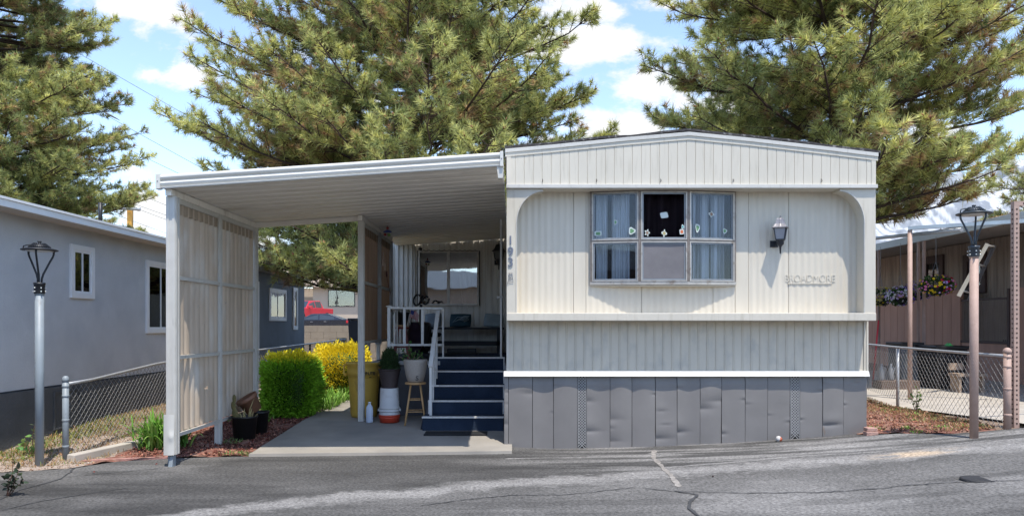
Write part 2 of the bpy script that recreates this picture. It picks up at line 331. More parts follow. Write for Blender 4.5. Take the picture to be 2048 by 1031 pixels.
EDGE = [(-60, 6.2), (-9, 6.55), (-4.86, 6.79), (-4.3, 7.0), (-4.05, 7.35), (-3.6, 7.5), (-3.3, 7.56), (-2.95, 7.62), (-.12, 7.76), (-.08, 8.3), (3.75, 8.3), (3.86, 8.0), (4.25, 7.84), (4.6, 7.5), (5.2, 7.4), (7, 7.3), (60, 7.3)]
def edge(x): return np.interp(x, [e[0] for e in EDGE], [e[1] for e in EDGE])
def build_road():
    xs = np.concatenate([np.arange(-60, -8, 4), np.arange(-8, -5.6, .3), np.arange(-5.6, 6.4, .03), np.arange(6.4, 10, .4), np.arange(10, 61, 5)])
    ts = np.concatenate([np.linspace(0, 1, 12)[:-1] * .80, np.linspace(.80, 1, 170)])
    X, T = np.meshgrid(xs, ts); E = edge(X); Yk = np.minimum(E - .12, 7.3); Y = np.where(T < .94, -9 + (Yk + 9) * T / .94, Yk + (E - Yk) * (T - .94) / .06)
    Z = G(X, Y) + .004
    n1 = fbm(X * 1.3, Y * 4, 5, 1); n2 = fbm(X * 9, Y * 30, 4, 2); n3 = fbm(X * .9 + 4, Y * 12 + X * .8, 4, 3)
    base = .088 + .06 * (n1 - .5) + .05 * (sstep(.5, .75, fbm(X * .9, Y * 1.5, 3, 88)) - .3)
    def px2w(pts):
        o = []; fine = []
        for (ax, ay), (bx_, by_) in zip(pts, pts[1:]): fine += [(lerp(ax, bx_, t), lerp(ay, by_, t)) for t in (0, .2, .4, .6, .8)] if len(pts) < 12 and abs(bx_ - ax) > 60 else [(ax, ay)]
        fine.append(pts[-1])
        for px, py in fine:
            y = 6.5
            for _ in range(20): y = (CAMZ - g((px - 1024) * y / F, y)) * F / (py - 650)
            o.append(((px - 1024) * y / F, y))
        return o
    band = px2w([(200, 1060), (520, 1014), (800, 988), (1024, 966), (1300, 950), (1500, 934), (1700, 918), (2048, 892)])
    bx = [b[0] for b in band]; by = [b[1] for b in band]
    yc = np.interp(X, bx, by, left=by[0], right=by[-1]); wob = (fbm(X * 2.2, Y * 2.2, 4, 9) - .5) * .35
    up = yc + .22 + wob * .7; lo = yc - .24 + wob * .9
    brk = (fbm(X * 14, Y * 22, 3, 55) - .5) * .22; m_band = sstep(-.06, .14, up - Y + brk) * sstep(-.08, .2, Y - lo + brk)
    m_mid = sstep(-.1, .25, yc - Y) * (.35 + .65 * sstep(-2.6, .6, X))       # worn foreground below the band
    m_mid = np.clip(m_mid, 0, 1)
    streak = sstep(.44, .62, n3) * sstep(-.3, 1.6, X) * sstep(6.3, 7.0, Y) * .8
    lr = sstep(1.6, 3.6, X) * sstep(6.2, 6.8, Y) * .55
    v = base + (.07 * (1 - .35 * n2)) * m_mid * .8
    v = np.maximum(v, base + (.14 + .09 * n2) * m_band * (.55 + .45 * fbm(X * 2, Y * 5, 3, 12)))
    v = np.maximum(v, base + .15 * np.maximum(streak, lr * sstep(.35, .6, n3)))
    # thin pale scuff line near the skirting
    for pts, w, s in (([(1010, 917), (1150, 914), (1300, 911)], .02, .2), ([(1320, 936), (1450, 925), (1600, 912), (1760, 903)], .018, .2), ([(1300, 907), (1500, 900), (1720, 892)], .03, .16),
                      ([(1024, 926), (1300, 922)], .012, .1)):
        q = px2w(pts); qx = [a for a, _ in q]; qy = [b for _, b in q]
        yy = np.interp(X, qx, qy) + (fbm(X * 3, X * 0 + 2, 3, 21) - .5) * .05
        v = np.maximum(v, base + s * np.exp(-((Y - yy) / w) ** 2) * (X > qx[0]) * (X < qx[-1]) * (.5 + n2))
    # dark smears on the left
    v = v * (1 - .25 * sstep(.55, .7, fbm(X * .8 + 9, Y * 5, 4, 31)) * (1 - m_band))
    cx, cy = px2w([(1318, 945)])[0]
    C = np.stack([v, v * .965, v * .93], -1)
    sx, sy = px2w([(1830, 907)])[0]
    sm = np.exp(-(((X - sx) / .42) ** 2 + ((Y - sy - (X - sx) * .05) / .13) ** 2) ** 2) * sstep(.28, .5, fbm(X * 5, Y * 9, 4, 41))
    sand = np.array([.42, .33, .24]); C = C * (1 - sm[..., None]) + sand * sm[..., None]
    nx, ny = len(xs), len(ts); i, j = np.meshgrid(np.arange(nx - 1), np.arange(ny - 1)); a = (j * nx + i).ravel()
    f = np.stack([a, a + 1, a + 1 + nx, a + nx], 1)
    o = fast_mesh('road', np.stack([X.ravel(), Y.ravel(), Z.ravel()], 1), f, 4, C.reshape(-1, 3), mat_attr('worn_asphalt', .85, spec=.3, fine=.6, fscale=42, bump=.8), smooth=True); tag(o, kind='structure')
    # cracks and sealed joints, thin strips lying on the asphalt
    rr = random.Random(3)
    def crack(pts, w, m, name, dz=.008):
        q = px2w(pts); P2 = []
        for (ax, ay), (bx_, by_) in zip(q, q[1:]):
            k = max(2, int(math.hypot(bx_ - ax, by_ - ay) / .06))
            for t in range(k): P2.append((ax + (bx_ - ax) * t / k + rr.uniform(-.008, .008), ay + (by_ - ay) * t / k + rr.uniform(-.012, .012)))
        P2.append(q[-1]); mb = MB(); vs = []
        for i, (x, y) in enumerate(P2):
            nx_, ny_ = P2[min(i + 1, len(P2) - 1)]; px_, py_ = P2[max(i - 1, 0)]; d = V(nx_ - px_, ny_ - py_, 0); d = d.normalized() if d.length else V(1, 0, 0)
            ww = w * rr.uniform(.5, 1.2) * (.3 if i in (0, len(P2) - 1) else 1)
            for sgn in (1, -1): X_ = x - d.y * ww * sgn / 2; Y_ = y + d.x * ww * sgn / 2; vs.append((X_, Y_, g(X_, Y_) + dz))
        mb.add(vs, [(2 * i, 2 * i + 1, 2 * i + 3, 2 * i + 2) for i in range(len(P2) - 1)]); tag(mb.build(name, m, fix=False), kind='structure')
    TAR = mat('crack_tar', (.045, .045, .047), .7, var=.3, vscale=20); DUST = mat('pale_crack_filler', (.25, .23, .21), .9, var=.4, vscale=18)
    crack([(1309, 900), (1306, 915), (1325, 935), (1345, 955), (1358, 975)], .05, DUST, 'crack')
    crack([(1348, 982), (1395, 990), (1380, 1005), (1378, 1018), (1400, 1035)], .032, TAR, 'crack', .012)
    crack([(840, 1012), (930, 1000), (1024, 991), (1130, 990), (1230, 980), (1270, 974)], .014, TAR, 'crack')
    crack([(1285, 976), (1345, 983), (1500, 987), (1650, 985), (1760, 978), (1800, 972), (1900, 966), (2048, 961)], .015, TAR, 'crack', .01)
    crack([(150, 935), (140, 945), (120, 958), (80, 970), (40, 980), (0, 1000)], .02, TAR, 'crack')
    crack([(0, 1022), (80, 1003), (160, 990), (260, 975)], .014, TAR, 'crack')
    crack([(128, 955), (220, 946), (330, 936)], .012, TAR, 'crack', .01)
build_road()

def sheet(name, poly_fn, nu, nv, dz, m, kind='structure', lump=0.0):
    mb = MB(); mb.grid(lambda u, v: (lambda q: (q[0], q[1], g(q[0], q[1]) + dz + (lump * (float(fbm(q[0] * 7, q[1] * 7, 3, 77)) - .45) if lump else 0)))(poly_fn(u, v)), nu, nv)
    return tag(mb.build(name, m, fix=False), kind=kind)
def lerp(a, b, t): return a + (b - a) * t
# driveway slab, a real 5 cm step up from the asphalt
def build_slab():
    mb = MB()
    def q(u, v): return (lerp(lerp(-2.80, -2.66, v), .0, u), lerp(lerp(7.61, 7.765, u), 14.0, v))
    def top(u, v): x, y = q(u, v); return (x, y, g(x, y) + .035)
    mb.grid(top, 12, 60)
    mb.grid(lambda u, v: (lambda p: (p[0], p[1] - .015 * (1 - v), g(p[0], p[1]) - .05 + .085 * v))(q(u, 0)), 12, 1, False)
    mb.grid(lambda u, v: (lambda p: (p[0] - .004, p[1], g(p[0], p[1]) - .05 + .085 * v))(q(0, u)), 60, 1, False)
    tag(mb.build('driveway', mat('driveway_concrete', (.29, .265, .23), .85, var=.16, vscale=1.4, bump=.1, bscale=110, spots=((.20, .19, .175), 1.1, .5, .75)), fix=False), kind='structure')
build_slab()
# neighbour's slab on the right, mulch beds, soil strip
sheet('patio_slab', lambda u, v: (lerp(lerp(5.35, 6.25, v), 12.0, u), lerp(7.0, 17.5, v)), 20, 40, .02, CONC)
MULCH = mat('red_lava_mulch', (.20, .085, .06), .95, var=.4, vscale=22, bump=.9, bscale=60, spots=((.30, .2, .15), 7, .5, .7))
sheet('mulch_bed', lambda u, v: (lerp(-4.25, -2.72, u), lerp(float(edge(lerp(-4.25, -2.8, u))) + .02, 9.9, v)), 60, 70, .006, MULCH, lump=.06)
sheet('mulch_bed', lambda u, v: (lerp(3.9, lerp(5.05, 5.9, v), u), lerp(float(edge(lerp(3.9, 5.1, u))) + .03, 12.5, v)), 50, 80, .004, MULCH, lump=.05)
GRAVEL = mat('sandy_gravel', (.36, .29, .24), .95, var=.25, vscale=30, bump=.8, bscale=70)
sheet('gravel_strip', lambda u, v: (lerp(-5.6, -4.2, u), lerp(float(edge(lerp(-5.6, -4.2, u))) - .02, 8.6, v)), 40, 50, .007, GRAVEL, lump=.03)

def chunks(name, label, cat, n, area, size, cols, seed, m):
    r = np.random.RandomState(seed); base = np.array([[1, 1, 1], [1, -1, -1], [-1, 1, -1], [-1, -1, 1]], float) * .6
    v = []; c = []; f = []
    for k in range(n):
        x, y = area(r)
        s = size * (0.5 + r.rand() ** 2 * 1.5); sc = s * (0.5 + r.rand(3)); sc[2] *= .7
        A = np.linalg.qr(r.randn(3, 3))[0]; p = (base * sc) @ A; p += [x, y, g(x, y) + s * .35 + .01]
        v.append(p); col = np.array(cols[r.randint(len(cols))]) * (0.6 + .8 * r.rand()); c.append(np.tile(col, (4, 1)))
        b = 4 * k; f += [(b, b + 1, b + 2), (b, b + 3, b + 1), (b, b + 2, b + 3), (b + 1, b + 3, b + 2)]
    o = fast_mesh(name, np.concatenate(v), f, 3, np.concatenate(c), m); return tag(o, label, cat, kind='stuff')
CH = mat_attr('chunk_colour', .95, spec=.1)
def areaL(r):
    while True:
        x = r.uniform(-4.2, -2.75); y = r.uniform(7.5, 10.0)
        if y > edge(x) + .03: return x, y
def areaR(r):
    while True:
        y = r.uniform(7.4, 12); x = r.uniform(3.95, 5.1 + (y - 7.4) * .19)
        if y > edge(x) + .04: return x, y
chunks('red_mulch', 'chunks of red mulch rock in the bed under the carport screen', 'mulch', 5200, areaL, .012, [(.26, .10, .07), (.17, .06, .045), (.34, .17, .12), (.12, .06, .05)], 1, CH)
chunks('reddish_mulch', 'reddish bark and stones in the bed by the right fence', 'mulch', 3800, areaR, .011, [(.32, .15, .10), (.22, .10, .07), (.42, .27, .19), (.15, .08, .06)], 2, CH)
def areaG(r):
    while True:
        x = r.uniform(-5.6, -4.2); y = r.uniform(6.8, 8.6)
        if y > edge(x) - .02: return x, y
chunks('gravel', 'pale pink gravel around the grey lamp post', 'gravel', 2600, areaG, .007, [(.42, .33, .27), (.34, .24, .19), (.5, .42, .36), (.45, .26, .15)], 3, CH)

# ------------------------------------------------------------------ windows
GL_DARK = glass('dark_window_glass', .12, (.75, .8, .8)); GL_BAY = glass('bay_glass', .022, (.82, .85, .9)); GL_MID = glass('screened_glass', -.04, (.7, .7, .7)); GL_PORCH = glass('porch_glass', .42, (.6, .62, .6))
FRAMEW = mat('white_window_trim', (.80, .80, .79), .5, var=.04)
ROOM = mat('dark_room', (.03, .03, .032), .9, var=.4, vscale=3)
BLIND = mat('pale_blind', (.74, .70, .67), .7, var=.06, vscale=3)
def frame_ring(mb, fr, u0, u1, z0, z1, w, d0, d1):
    mb.fbox(fr, u0, u0 + w, z0, z1, d0, d1); mb.fbox(fr, u1 - w, u1, z0, z1, d0, d1)
    mb.fbox(fr, u0 + w, u1 - w, z0, z0 + w, d0, d1); mb.fbox(fr, u0 + w, u1 - w, z1 - w, z1, d0, d1)
def window(parent, fr, u0, u1, z0, z1, trim=.06, proud=.03, sash=.025, split=None, m=FRAMEW, blind=None, gm=GL_DARK):
    a = MB(); frame_ring(a, fr, u0, u1, z0, z1, trim, -.01, proud); w = a.build('window', m, parent, bevel=.004)
    iu0, iu1, iz0, iz1 = u0 + trim, u1 - trim, z0 + trim, z1 - trim
    b = MB(); frame_ring(b, fr, iu0, iu1, iz0, iz1, sash, .001, proud * .5)
    us = [iu0 + sash]
    if split: um = lerp(iu0, iu1, split); b.fbox(fr, um - sash / 2, um + sash / 2, iz0 + sash, iz1 - sash, .001, proud * .55); us += [um - sash / 2, um + sash / 2]
    us.append(iu1 - sash); b.build('frame', m, w)
    back = MB(); back.fbox(fr, iu0, iu1, iz0, iz1, .002, .004); back.build('dark_interior', ROOM, w)
    for k in range(0, len(us), 2):
        p = MB(); p.fbox(fr, us[k], us[k + 1], iz0 + sash, iz1 - sash, .007, .009); p.build('pane', gm, w)
        if blind and k == blind - 1:
            c = MB(); c.fbox(fr, us[k] + .004, us[k + 1] - .004, iz0 + sash, iz1 - sash, .0045, .006); c.build('blind', BLIND, w)
    return w

# ------------------------------------------------------------------ the cream mobile home
YF, YB = 7.87, 8.08; X0, X1 = -.06, 4.005
def zf(py, Y=YF): return CAMZ + (650 - py) * Y / F
def xf(px, Y=YF): return (px - 1024) * Y / F
def build_home():
    home = thing('mobile_home', (2, 8.08, 0), 'cream metal sided mobile home with bowed front window, house number and dented grey skirting', 'mobile home')
    # gable outline
    GP = [(X0, zf(300)), (xf(1100), zf(292)), (xf(1250), zf(277)), (xf(1378), zf(266)), (xf(1500), zf(278)), (xf(1640), zf(294)), (X1, zf(308))]
    gx = [p[0] for p in GP]; gz = [p[1] for p in GP]
    top = lambda x: float(np.interp(x, gx, gz))
    zh0, zh1 = zf(377), zf(370)
    # gable siding: flat boards with narrow grooves
    mb = MB(); n = 41; w = (X1 - X0) / n; e = .004
    for i in range(n):
        a, b = X0 + i * w, X0 + (i + 1) * w - .007
        mb.add([(a, YF, zh1), (b, YF, zh1), (b, YF, top(b)), (a, YF, top(a))], [(0, 1, 2, 3)])
        mb.add([(b, YF, zh1), (b + .004, YF + .0055, zh1), (b + .004, YF + .0055, top(b)), (b, YF, top(b))], [(0, 1, 2, 3)])
        mb.add([(b + .004, YF + .0055, zh1), (b + .008, YF, zh1), (b + .008, YF, top(b)), (b + .004, YF + .0055, top(b))], [(0, 1, 2, 3)])
    mb.add([(X0, YF + .012, zh1), (X1, YF + .012, zh1)] + [(x, YF + .012, z) for x, z in reversed(GP)], [tuple(range(2 + len(GP)))])
    mb.build('gable_siding', CREAM, home, fix=False)
    mb = MB(); mb.box(X0 + .002, X0 + .05, YF - .006, YF - .001, zh1, top(X0) - .06); mb.build('corner_trim', CREAM, home); mb = MB(); mb.box(X1 - .05, X1 - .002, YF - .006, YF - .001, zh1, top(X1) - .06); mb.build('corner_trim', CREAM, home)
    # rake trim in two steps
    for nm, d0, d1, t0, t1 in (('rake_trim', .008, .002, -.075, -.03), ('rake_cap', .018, .0, -.03, .010)):
        mb = MB(); pts = [(X0 - .015, GP[0][1])] + GP[1:-1] + [(X1 + .02, GP[-1][1])]
        for (ax, az), (bx, bz) in zip(pts, pts[1:]):
            mb.hexa([(ax, YF - d0, az + t0), (bx, YF - d0, bz + t0), (bx, YF - d1, bz + t0), (ax, YF - d1, az + t0), (ax, YF - d0, az + t1), (bx, YF - d0, bz + t1), (bx, YF - d1, bz + t1), (ax, YF - d1, az + t1)])
        mb.build(nm, CREAM if nm == 'rake_trim' else WHITE2, home)
    # roof, running back
    mb = MB(); pts = [(X0 - .02, GP[0][1] + .012)] + [(x, z + .012) for x, z in GP[1:-1]] + [(X1 + .05, GP[-1][1] + .005)]
    def roof(u, v):
        x = lerp(pts[0][0], pts[-1][0], u); z = float(np.interp(x, [p[0] for p in pts], [p[1] for p in pts]))
        return (x, lerp(YF - .012, 21.0, v), z + .010 + .042 * float(fbm(x * 2.3 + 3, v * 9, 4, 4)) * (1 if v > 0 else .9))
    mb.grid(roof, 60, 24); mb.grid(lambda u, v: (lambda p: (p[0], p[1], p[2] - .025 * (1 - v)))(roof(u, 0)), 60, 1)
    mb.grid(lambda u, v: (X1 + .05 - .012 * v, lerp(YF - .012, 21, u), GP[-1][1] + .03 - .09 * v), 10, 1)
    mb.build('roof', ROOFM, home, fix=False)
    # header ledge and lower ledge
    mb = MB(); mb.box(X0 - .004, X1 + .006, YF - .035, YF + .001, zh0, zh1 + .004); mb.build('header_ledge', WHITE2, home, bevel=.004)
    mb = MB(); mb.box(X0 + .002, X1 - .002, YF + .002, YB, zh0, zh0 + .012); mb.build('soffit', CREAM, home)
    zl0, zl1 = zf(641), zf(625.5)
    mb = MB(); mb.box(X0, X1, YF - .012, YB + .001, zl0, zl1); mb.build('sill_ledge', CREAM, home, bevel=.006)
    # arched wing panels
    for side in (0, 1):
        mb = MB()
        if side == 0:
            xo, xi, xt = X0, xf(1032), xf(1086); sg = 1
        else:
            xo, xi, xt = X1, xf(1730), xf(1680); sg = -1
        za = zf(446); zt = zh0 - .022
        arc = [(xi, zl1)] + [(xi + (xt - xi) * (1 - math.cos(t)), za + (zt - za) * math.sin(t)) for t in np.linspace(0, math.pi / 2, 14)] + [(xt, zh0)]
        poly = [(xo, zl1)] + arc + [(xo, zh0)]
        mb.prism(poly if sg > 0 else poly[::-1], YF + .002, YB - .001)
        mb.build('arched_side_panel', CREAM, home, bevel=.003)
        lip = MB(); ap = arc[:-1]
        for (ax, az), (bx, bz) in zip(ap, ap[1:]):
            lip.hexa([(ax, YF - .004, az), (bx, YF - .004, bz), (bx, YF + .03, bz), (ax, YF + .03, az),
                      (ax + sg * .008, YF - .004, az - .004), (bx + sg * .008, YF - .004, bz - .006), (bx + sg * .008, YF + .03, bz - .006), (ax + sg * .008, YF + .03, az - .004)])
        lip.build('arch_lip', WHITE2, home)
    # recessed corrugated front wall
    mb = MB(); per = .0725; wx0, wx1 = xf(1026), xf(1736)
    seams = [xf(p, YB) for p in (1147, 1172, 1283, 1426, 1470, 1497, 1577)]
    plain = [(xf(1147, YB), xf(1172, YB)), (xf(1470, YB), xf(1497, YB))]
    xs = sorted(set(list(np.arange(wx0, wx1, per / 10)) + [s + d for s in seams for d in (-.003, 0, .003)] + [wx1]))
    def yy(x):
        if any(abs(x - s) < .0012 for s in seams): return YB + .012
        if any(a < x < b for a, b in plain): return YB - .006
        return YB - .004 + .0026 * math.cos(2 * math.pi * x / per) 
    vs = []; 
    hx0, hx1, hz0, hz1 = xf(1181, 8.07), xf(1469, 8.07), zf(563, 8.0) - .034, zf(383, 8.0) + .02
    xs = sorted(xs + [hx0, hx1])
    for x in xs: vs += [(x, yy(x), z) for z in (zl1 - .01, hz0, hz1, zh0 + .005)]
    mb.add(vs, [(4 * i + k, 4 * i + 4 + k, 4 * i + 5 + k, 4 * i + 1 + k) for i in range(len(xs) - 1) for k in range(3) if not (k == 1 and xs[i] >= hx0 - 1e-6 and xs[i + 1] <= hx1 + 1e-6)], False)
    mb.build('front_wall', CREAM_R, home, fix=False)
    # lower siding with raised ribs
    lx0, lx1 = xf(1013, YB), xf(1733, YB); zs0 = zf(746, YB)
    mb = MB(); n = 41; w = (lx1 - lx0) / n; pr = []
    for i in range(n):
        a = lx0 + i * w; pr += [(a, 0), (a + w * .72, 0), (a + w * .76, .0035), (a + w * .79, .0035), (a + w * .82, -.003), (a + w * .92, -.003), (a + w * .95, .0025)]
    pr.append((lx1, 0)); vs = []
    for x, d in pr: vs += [(x, YB + d, zs0), (x, YB + d, zl0 + .003)]
    mb.add(vs, [(2 * i, 2 * i + 2, 2 * i + 3, 2 * i + 1) for i in range(len(pr) - 1)]); mb.build('lower_siding', LOWER, home, fix=False)
    mb = MB(); mb.box(lx0, lx0 + .03, YB - .012, YB - .006, zs0, zl0 - .002); mb.build('corner_trim', CREAM, home); mb = MB(); mb.box(lx1 - .035, lx1, YB - .012, YB - .006, zs0, zl0 - .002); mb.box(lx1 - .008, lx1 + .012, YB - .02, YB + .06, zs0, zl0 - .002); mb.build('corner_trim', CREAM, home)
    # belt
    mb = MB(); za, zb = zf(752, YB - .05), zf(741, YB - .05)
    for i in range(24):
        a, b = lerp(lx0 - .03, lx1 + .012, i / 24), lerp(lx0 - .03, lx1 + .012, (i + 1) / 24); da = .004 * float(vnoise(i * .7, 0, 5)); db = .004 * float(vnoise((i + 1) * .7, 0, 5))
        mb.hexa([(a, YB - .055 - da, za), (b, YB - .055 - db, za - 0), (b, YB, za), (a, YB, za), (a, YB - .03 - da, zb - .006), (b, YB - .03 - db, zb - .006), (b, YB, zb), (a, YB, zb)])
    mb.build('belt_trim', WHITE, home)
    # dented skirting panels
    YS = YB + .005
    cuts = [1008, 1017, 1065, 1107, 1155, 1173, 1220, 1264, 1311, 1354, 1400, 1443, 1490, 1535, 1580, 1600, 1645, 1687, 1734]
    rr = random.Random(11); ztop = zf(753, YS)
    for a, b in zip(cuts, cuts[1:]):
        xa, xb = xf(a, YS) + .0028, xf(b, YS) - .0028
        if (a, b) in ((1155, 1173), (1580, 1600)):
            mb = MB(); st = .032; k = int((xb - xa) / st) + 1; zz = []
            H = ztop - g(xa, YS) + .01; z0 = g(xa, YS) - .01
            for s in (1, -1):
                for q in range(int((H + .2) / st)):
                    zst = z0 + q * st
                    x_a, z_a, x_b, z_b = (xa, zst, xb, zst + (xb - xa)) if s > 0 else (xb, zst, xa, zst + (xb - xa))
                    if z_b > ztop: 
                        t = (ztop - z_a) / (z_b - z_a)
                        if t <= 0: continue
                        x_b = x_a + (x_b - x_a) * t; z_b = ztop
                    mb.bar((x_a, YS - (.002 if s > 0 else .003), z_a), (x_b, YS - (.002 if s > 0 else .003), z_b), .0098, .003, up=(0, 1, 0))
            mb.box(xa, xa + .006, YS - .008, YS, z0, ztop); mb.box(xb - .006, xb, YS - .008, YS, z0, ztop)
            mb.build('skirting_vent', mat('perforated_metal', (.27, .265, .26), .5, var=.1), home); continue
        lean = rr.uniform(-.016, .010); dents = []
        for _ in range(rr.choice([1, 1, 2, 2, 3])):
            ex = rr.choice([0, 0, 1, 1, rr.random()]); big = rr.random() < .45; dents.append((ex, rr.uniform(.1, .9), rr.uniform(.05, .10) if big else rr.uniform(.02, .04), rr.uniform(.05, .11) if big else rr.uniform(.015, .03), rr.uniform(.010, .020) if big else rr.uniform(.006, .013)))
        bow = rr.uniform(-.010, .014); tb = rr.uniform(-.02, .03)
        off = -.006 if rr.random() < .4 else 0
        def sk(u, v, xa=xa, xb=xb, dents=dents, lean=lean, bow=bow, off=off, tb=tb):
            x = lerp(xa, xb, u); zb_ = g(x, YS) - .015; z = lerp(zb_, ztop, v)
            y = YS + off + lean * (v - .5) - bow * math.sin(math.pi * u) - tb * .5 * max(0, (.25 - abs(v - .62))) * 1.0 + .006 * (float(fbm(x * 5, z * 4, 2, 8)) - .5)
            for (du, dv, sx, sz, dep) in dents:
                dx = (u - du) * (xb - xa); dz_ = (v - dv) * .8
                y += dep * math.exp(-(dx / (sx * 1.6)) ** 2) * (math.exp(-abs(dz_) / (sz * .55)) - .45 * math.exp(-((dz_ - sz * 1.3) / (sz * 1.6)) ** 2))
            if v > .9: y += .012 * (v - .9) / .1
            return (x, y, z)
        mb = MB(); mb.grid(sk, 16, 56); mb.grid(lambda u, v: (lambda p: (p[0], p[1] + .012 * v, p[2]))(sk(0, u)), 30, 1); mb.grid(lambda u, v: (lambda p: (p[0], p[1] + .012 * v, p[2]))(sk(1, u)), 30, 1)
        mb.build('skirting_panel', SKIRT, home, fix=False)
    mb = MB(); mb.box(xf(1008, YS) + .01, xf(1733, YS), YS + .035, YS + .05, -.05, ztop); mb.build('crawlspace_backing', DARK, home)
    # side walls, back
    mb = MB(); mb.box(X0 + .01, X0 + .05, YB + .07, 20.9, .45, zf(305)); mb.build('side_wall', CREAM, home)
    mb = MB(); mb.box(X1 - .05, X1 - .01, YB + .07, 20.9, .0, zf(312)); mb.build('side_wall', CREAM, home)
    mb = MB(); mb.box(X0 + .01, X1 - .01, 20.8, 20.9, 0, zf(305)); mb.build('rear_wall', CREAM, home)
    mb = MB(); mb.box(X0 - .02, X0 + .008, YB + .07, 12.9, .05, .95); mb.build('side_skirting', SKIRT, home)
    # J hooks under the gable
    for px in (1085, 1193, 1321, 1466, 1642):
        x = xf(px); z = zf(362); mb = MB()
        mb.tube([(x, YF - .002, z + .02), (x, YF - .02, z + .015), (x + .002, YF - .024, z - .005), (x - .008, YF - .02, z - .014)], .0036, 6); mb.build('hook', BLACKM, home)
    # bowed window
    zt, zb, zm = zf(383, 8.0), zf(563, 8.0), zf(481.5, 8.0)
    C = [V(xf(1181, 8.07), 8.05, 0), V(xf(1279, 7.97), 7.965, 0), V(xf(1376, 7.97), 7.965, 0), V(xf(1469, 8.07), 8.05, 0)]
    win = sub('bowed_window', home); win['label'] = 'bowed window of six panes with sheer curtains behind'
    BRZ = mat('aged_bronze_frame', (.20, .165, .14), .5, metal=.4, var=.3, vscale=20)
    # sill and head plates
    for nm, z0, z1, ex in (('sill', zb - .034, zb - .002, .012), ('head', zt + .002, zt + .022, .006)):
        mb = MB(); q = [(C[0].x - .01, YB - .001)] + [(c.x + (-.01 if i == 0 else .01 if i == 3 else 0), c.y - ex) for i, c in enumerate(C)] + [(C[3].x + .01, YB - .001)]
        mb.prism(q, z0, z1, 'z'); mb.build(nm, ALU if nm == 'sill' else BRZ, win)
    mb = MB(); q = [(C[0].x - .002, YB - .001)] + [(c.x, c.y + .01) for c in C] + [(C[3].x + .002, YB - .001)]
    mb.prism(q, zb - .05, zb - .035, 'z'); mb.build('sill_bottom', CREAM, win)
    SHEER = mat('sheer_curtain', (.66, .63, .58), .9, var=.6, vscale=11, stretch=(1, 1, .03), trans=.3, ramp=(.43, .57))
    PURP = mat('dark_plum_curtain', (.055, .035, .045), .9, var=.5, vscale=16, stretch=(1, 1, .03)); SCREEN = mat('insect_screen', (.16, .15, .155), .8, var=.12, vscale=5)
    for k in range(3):
        A, B = C[k], C[k + 1]; u = (B - A).normalized(); nrm = V(u.y, -u.x, 0); W = (B - A).length; fr = (A, u, nrm)
        mb = MB(); mb.fbox(fr, -.006, .012, zb - .001, zt + .001, -.02, .012); mb.build('mullion', BRZ, win); mb = MB(); mb.fbox(fr, W - .012, W + .006, zb - .001, zt + .001, -.02, .012); mb.build('mullion', BRZ, win)
        for (z0, z1) in ((zm + .008, zt - .004), (zb + .002, zm - .008)):
            mb = MB(); frame_ring(mb, fr, .014, W - .014, z0, z1, .014, -.012, .016); mb.build('frame', ALU, win)
            mb = MB(); frame_ring(mb, fr, .030, W - .030, z0 + .016, z1 - .016, .014, -.014, .004); mb.build('sash', mat('blue_grey_sash', (.24, .26, .28), .5, metal=.3, var=.1), win)
            mb = MB(); mb.fbox(fr, .044, W - .044, z0 + .03, z1 - .03, -.008, -.004)
            if k == 1 and z1 < zm: 
                m2 = MB(); m2.grid(lambda a, b: tuple(A + u * lerp(.046, W - .046, a) + nrm * (-.001 + .006 * (float(fbm(a * 3, b * 2, 3, 6)) - .5)) + V(0, 0, lerp(z0 + .032, z1 - .032, b))), 20, 20); m2.build('insect_screen', SCREEN, win, fix=False)
            else: mb.build('pane', GL_MID if k == 1 else GL_BAY, win)
        mb = MB(); mb.fbox(fr, .012, W - .012, zm - .006, zm + .006, -.01, .008); mb.build('rail', BRZ, win)
        ph = k * 1.7
        if k != 1:
            # gathered sheer curtains with gaps between the folds
            mb = MB()
            def cur(a, b, A=A, u=u, nrm=nrm, W=W, ph=ph):
                x = lerp(.0, W, a); wv = .022 * math.sin(a * 40 + ph + .5 * math.sin(b * 3)) + .012 * math.sin(a * 93 + ph)
                return tuple(A + u * x - nrm * (.10 + wv) + V(0, 0, lerp(zb - .02, zt, b)))
            gaps = ([(.0, .10), (.34, .42), (.80, .96)] if k == 0 else [(.0, .16), (.50, .58), (.86, 1.0)])
            mb.grid(cur, 110, 8, skip=lambda i, j: any(g0 <= i / 110 < g1 for g0, g1 in gaps)); mb.build('curtain', SHEER, win, fix=False)
        else:
            mb = MB(); mb.grid(lambda a, b, A=A, u=u, nrm=nrm, W=W: tuple(A + u * lerp(0, W, a) - nrm * (.13 + .03 * math.sin(a * 22)) + V(0, 0, lerp(zb, zt, b))), 60, 3); mb.build('curtain', PURP, win, fix=False)
    mb = MB(); mb.box(C[0].x, C[3].x, 8.35, 8.36, zb - .1, zt + .1); mb.box(C[0].x - .01, C[0].x, YB + .02, 8.35, zb - .1, zt + .1); mb.box(C[3].x, C[3].x + .01, YB + .02, 8.35, zb - .1, zt + .1); mb.box(C[0].x, C[3].x, YB + .02, 8.35, zt + .09, zt + .1); mb.box(C[0].x, C[3].x, YB + .02, 8.35, zb - .1, zb - .09); mb.build('dark_room', ROOM, win)
    # stickers on the glass: generic cut-out shapes with pale rims
    SW = mat('sticker_rim', (.55, .60, .56), .6, var=.05); SC_ = {'g': mat('sticker_green', (.12, .26, .12), .6), 'y': mat('sticker_yellow', (.42, .34, .14), .6), 'o': mat('sticker_orange', (.6, .15, .05), .6), 't': mat('sticker_teal', (.05, .32, .32), .6), 'w': SW, 'n': mat('sticker_brown', (.22, .13, .08), .6)}
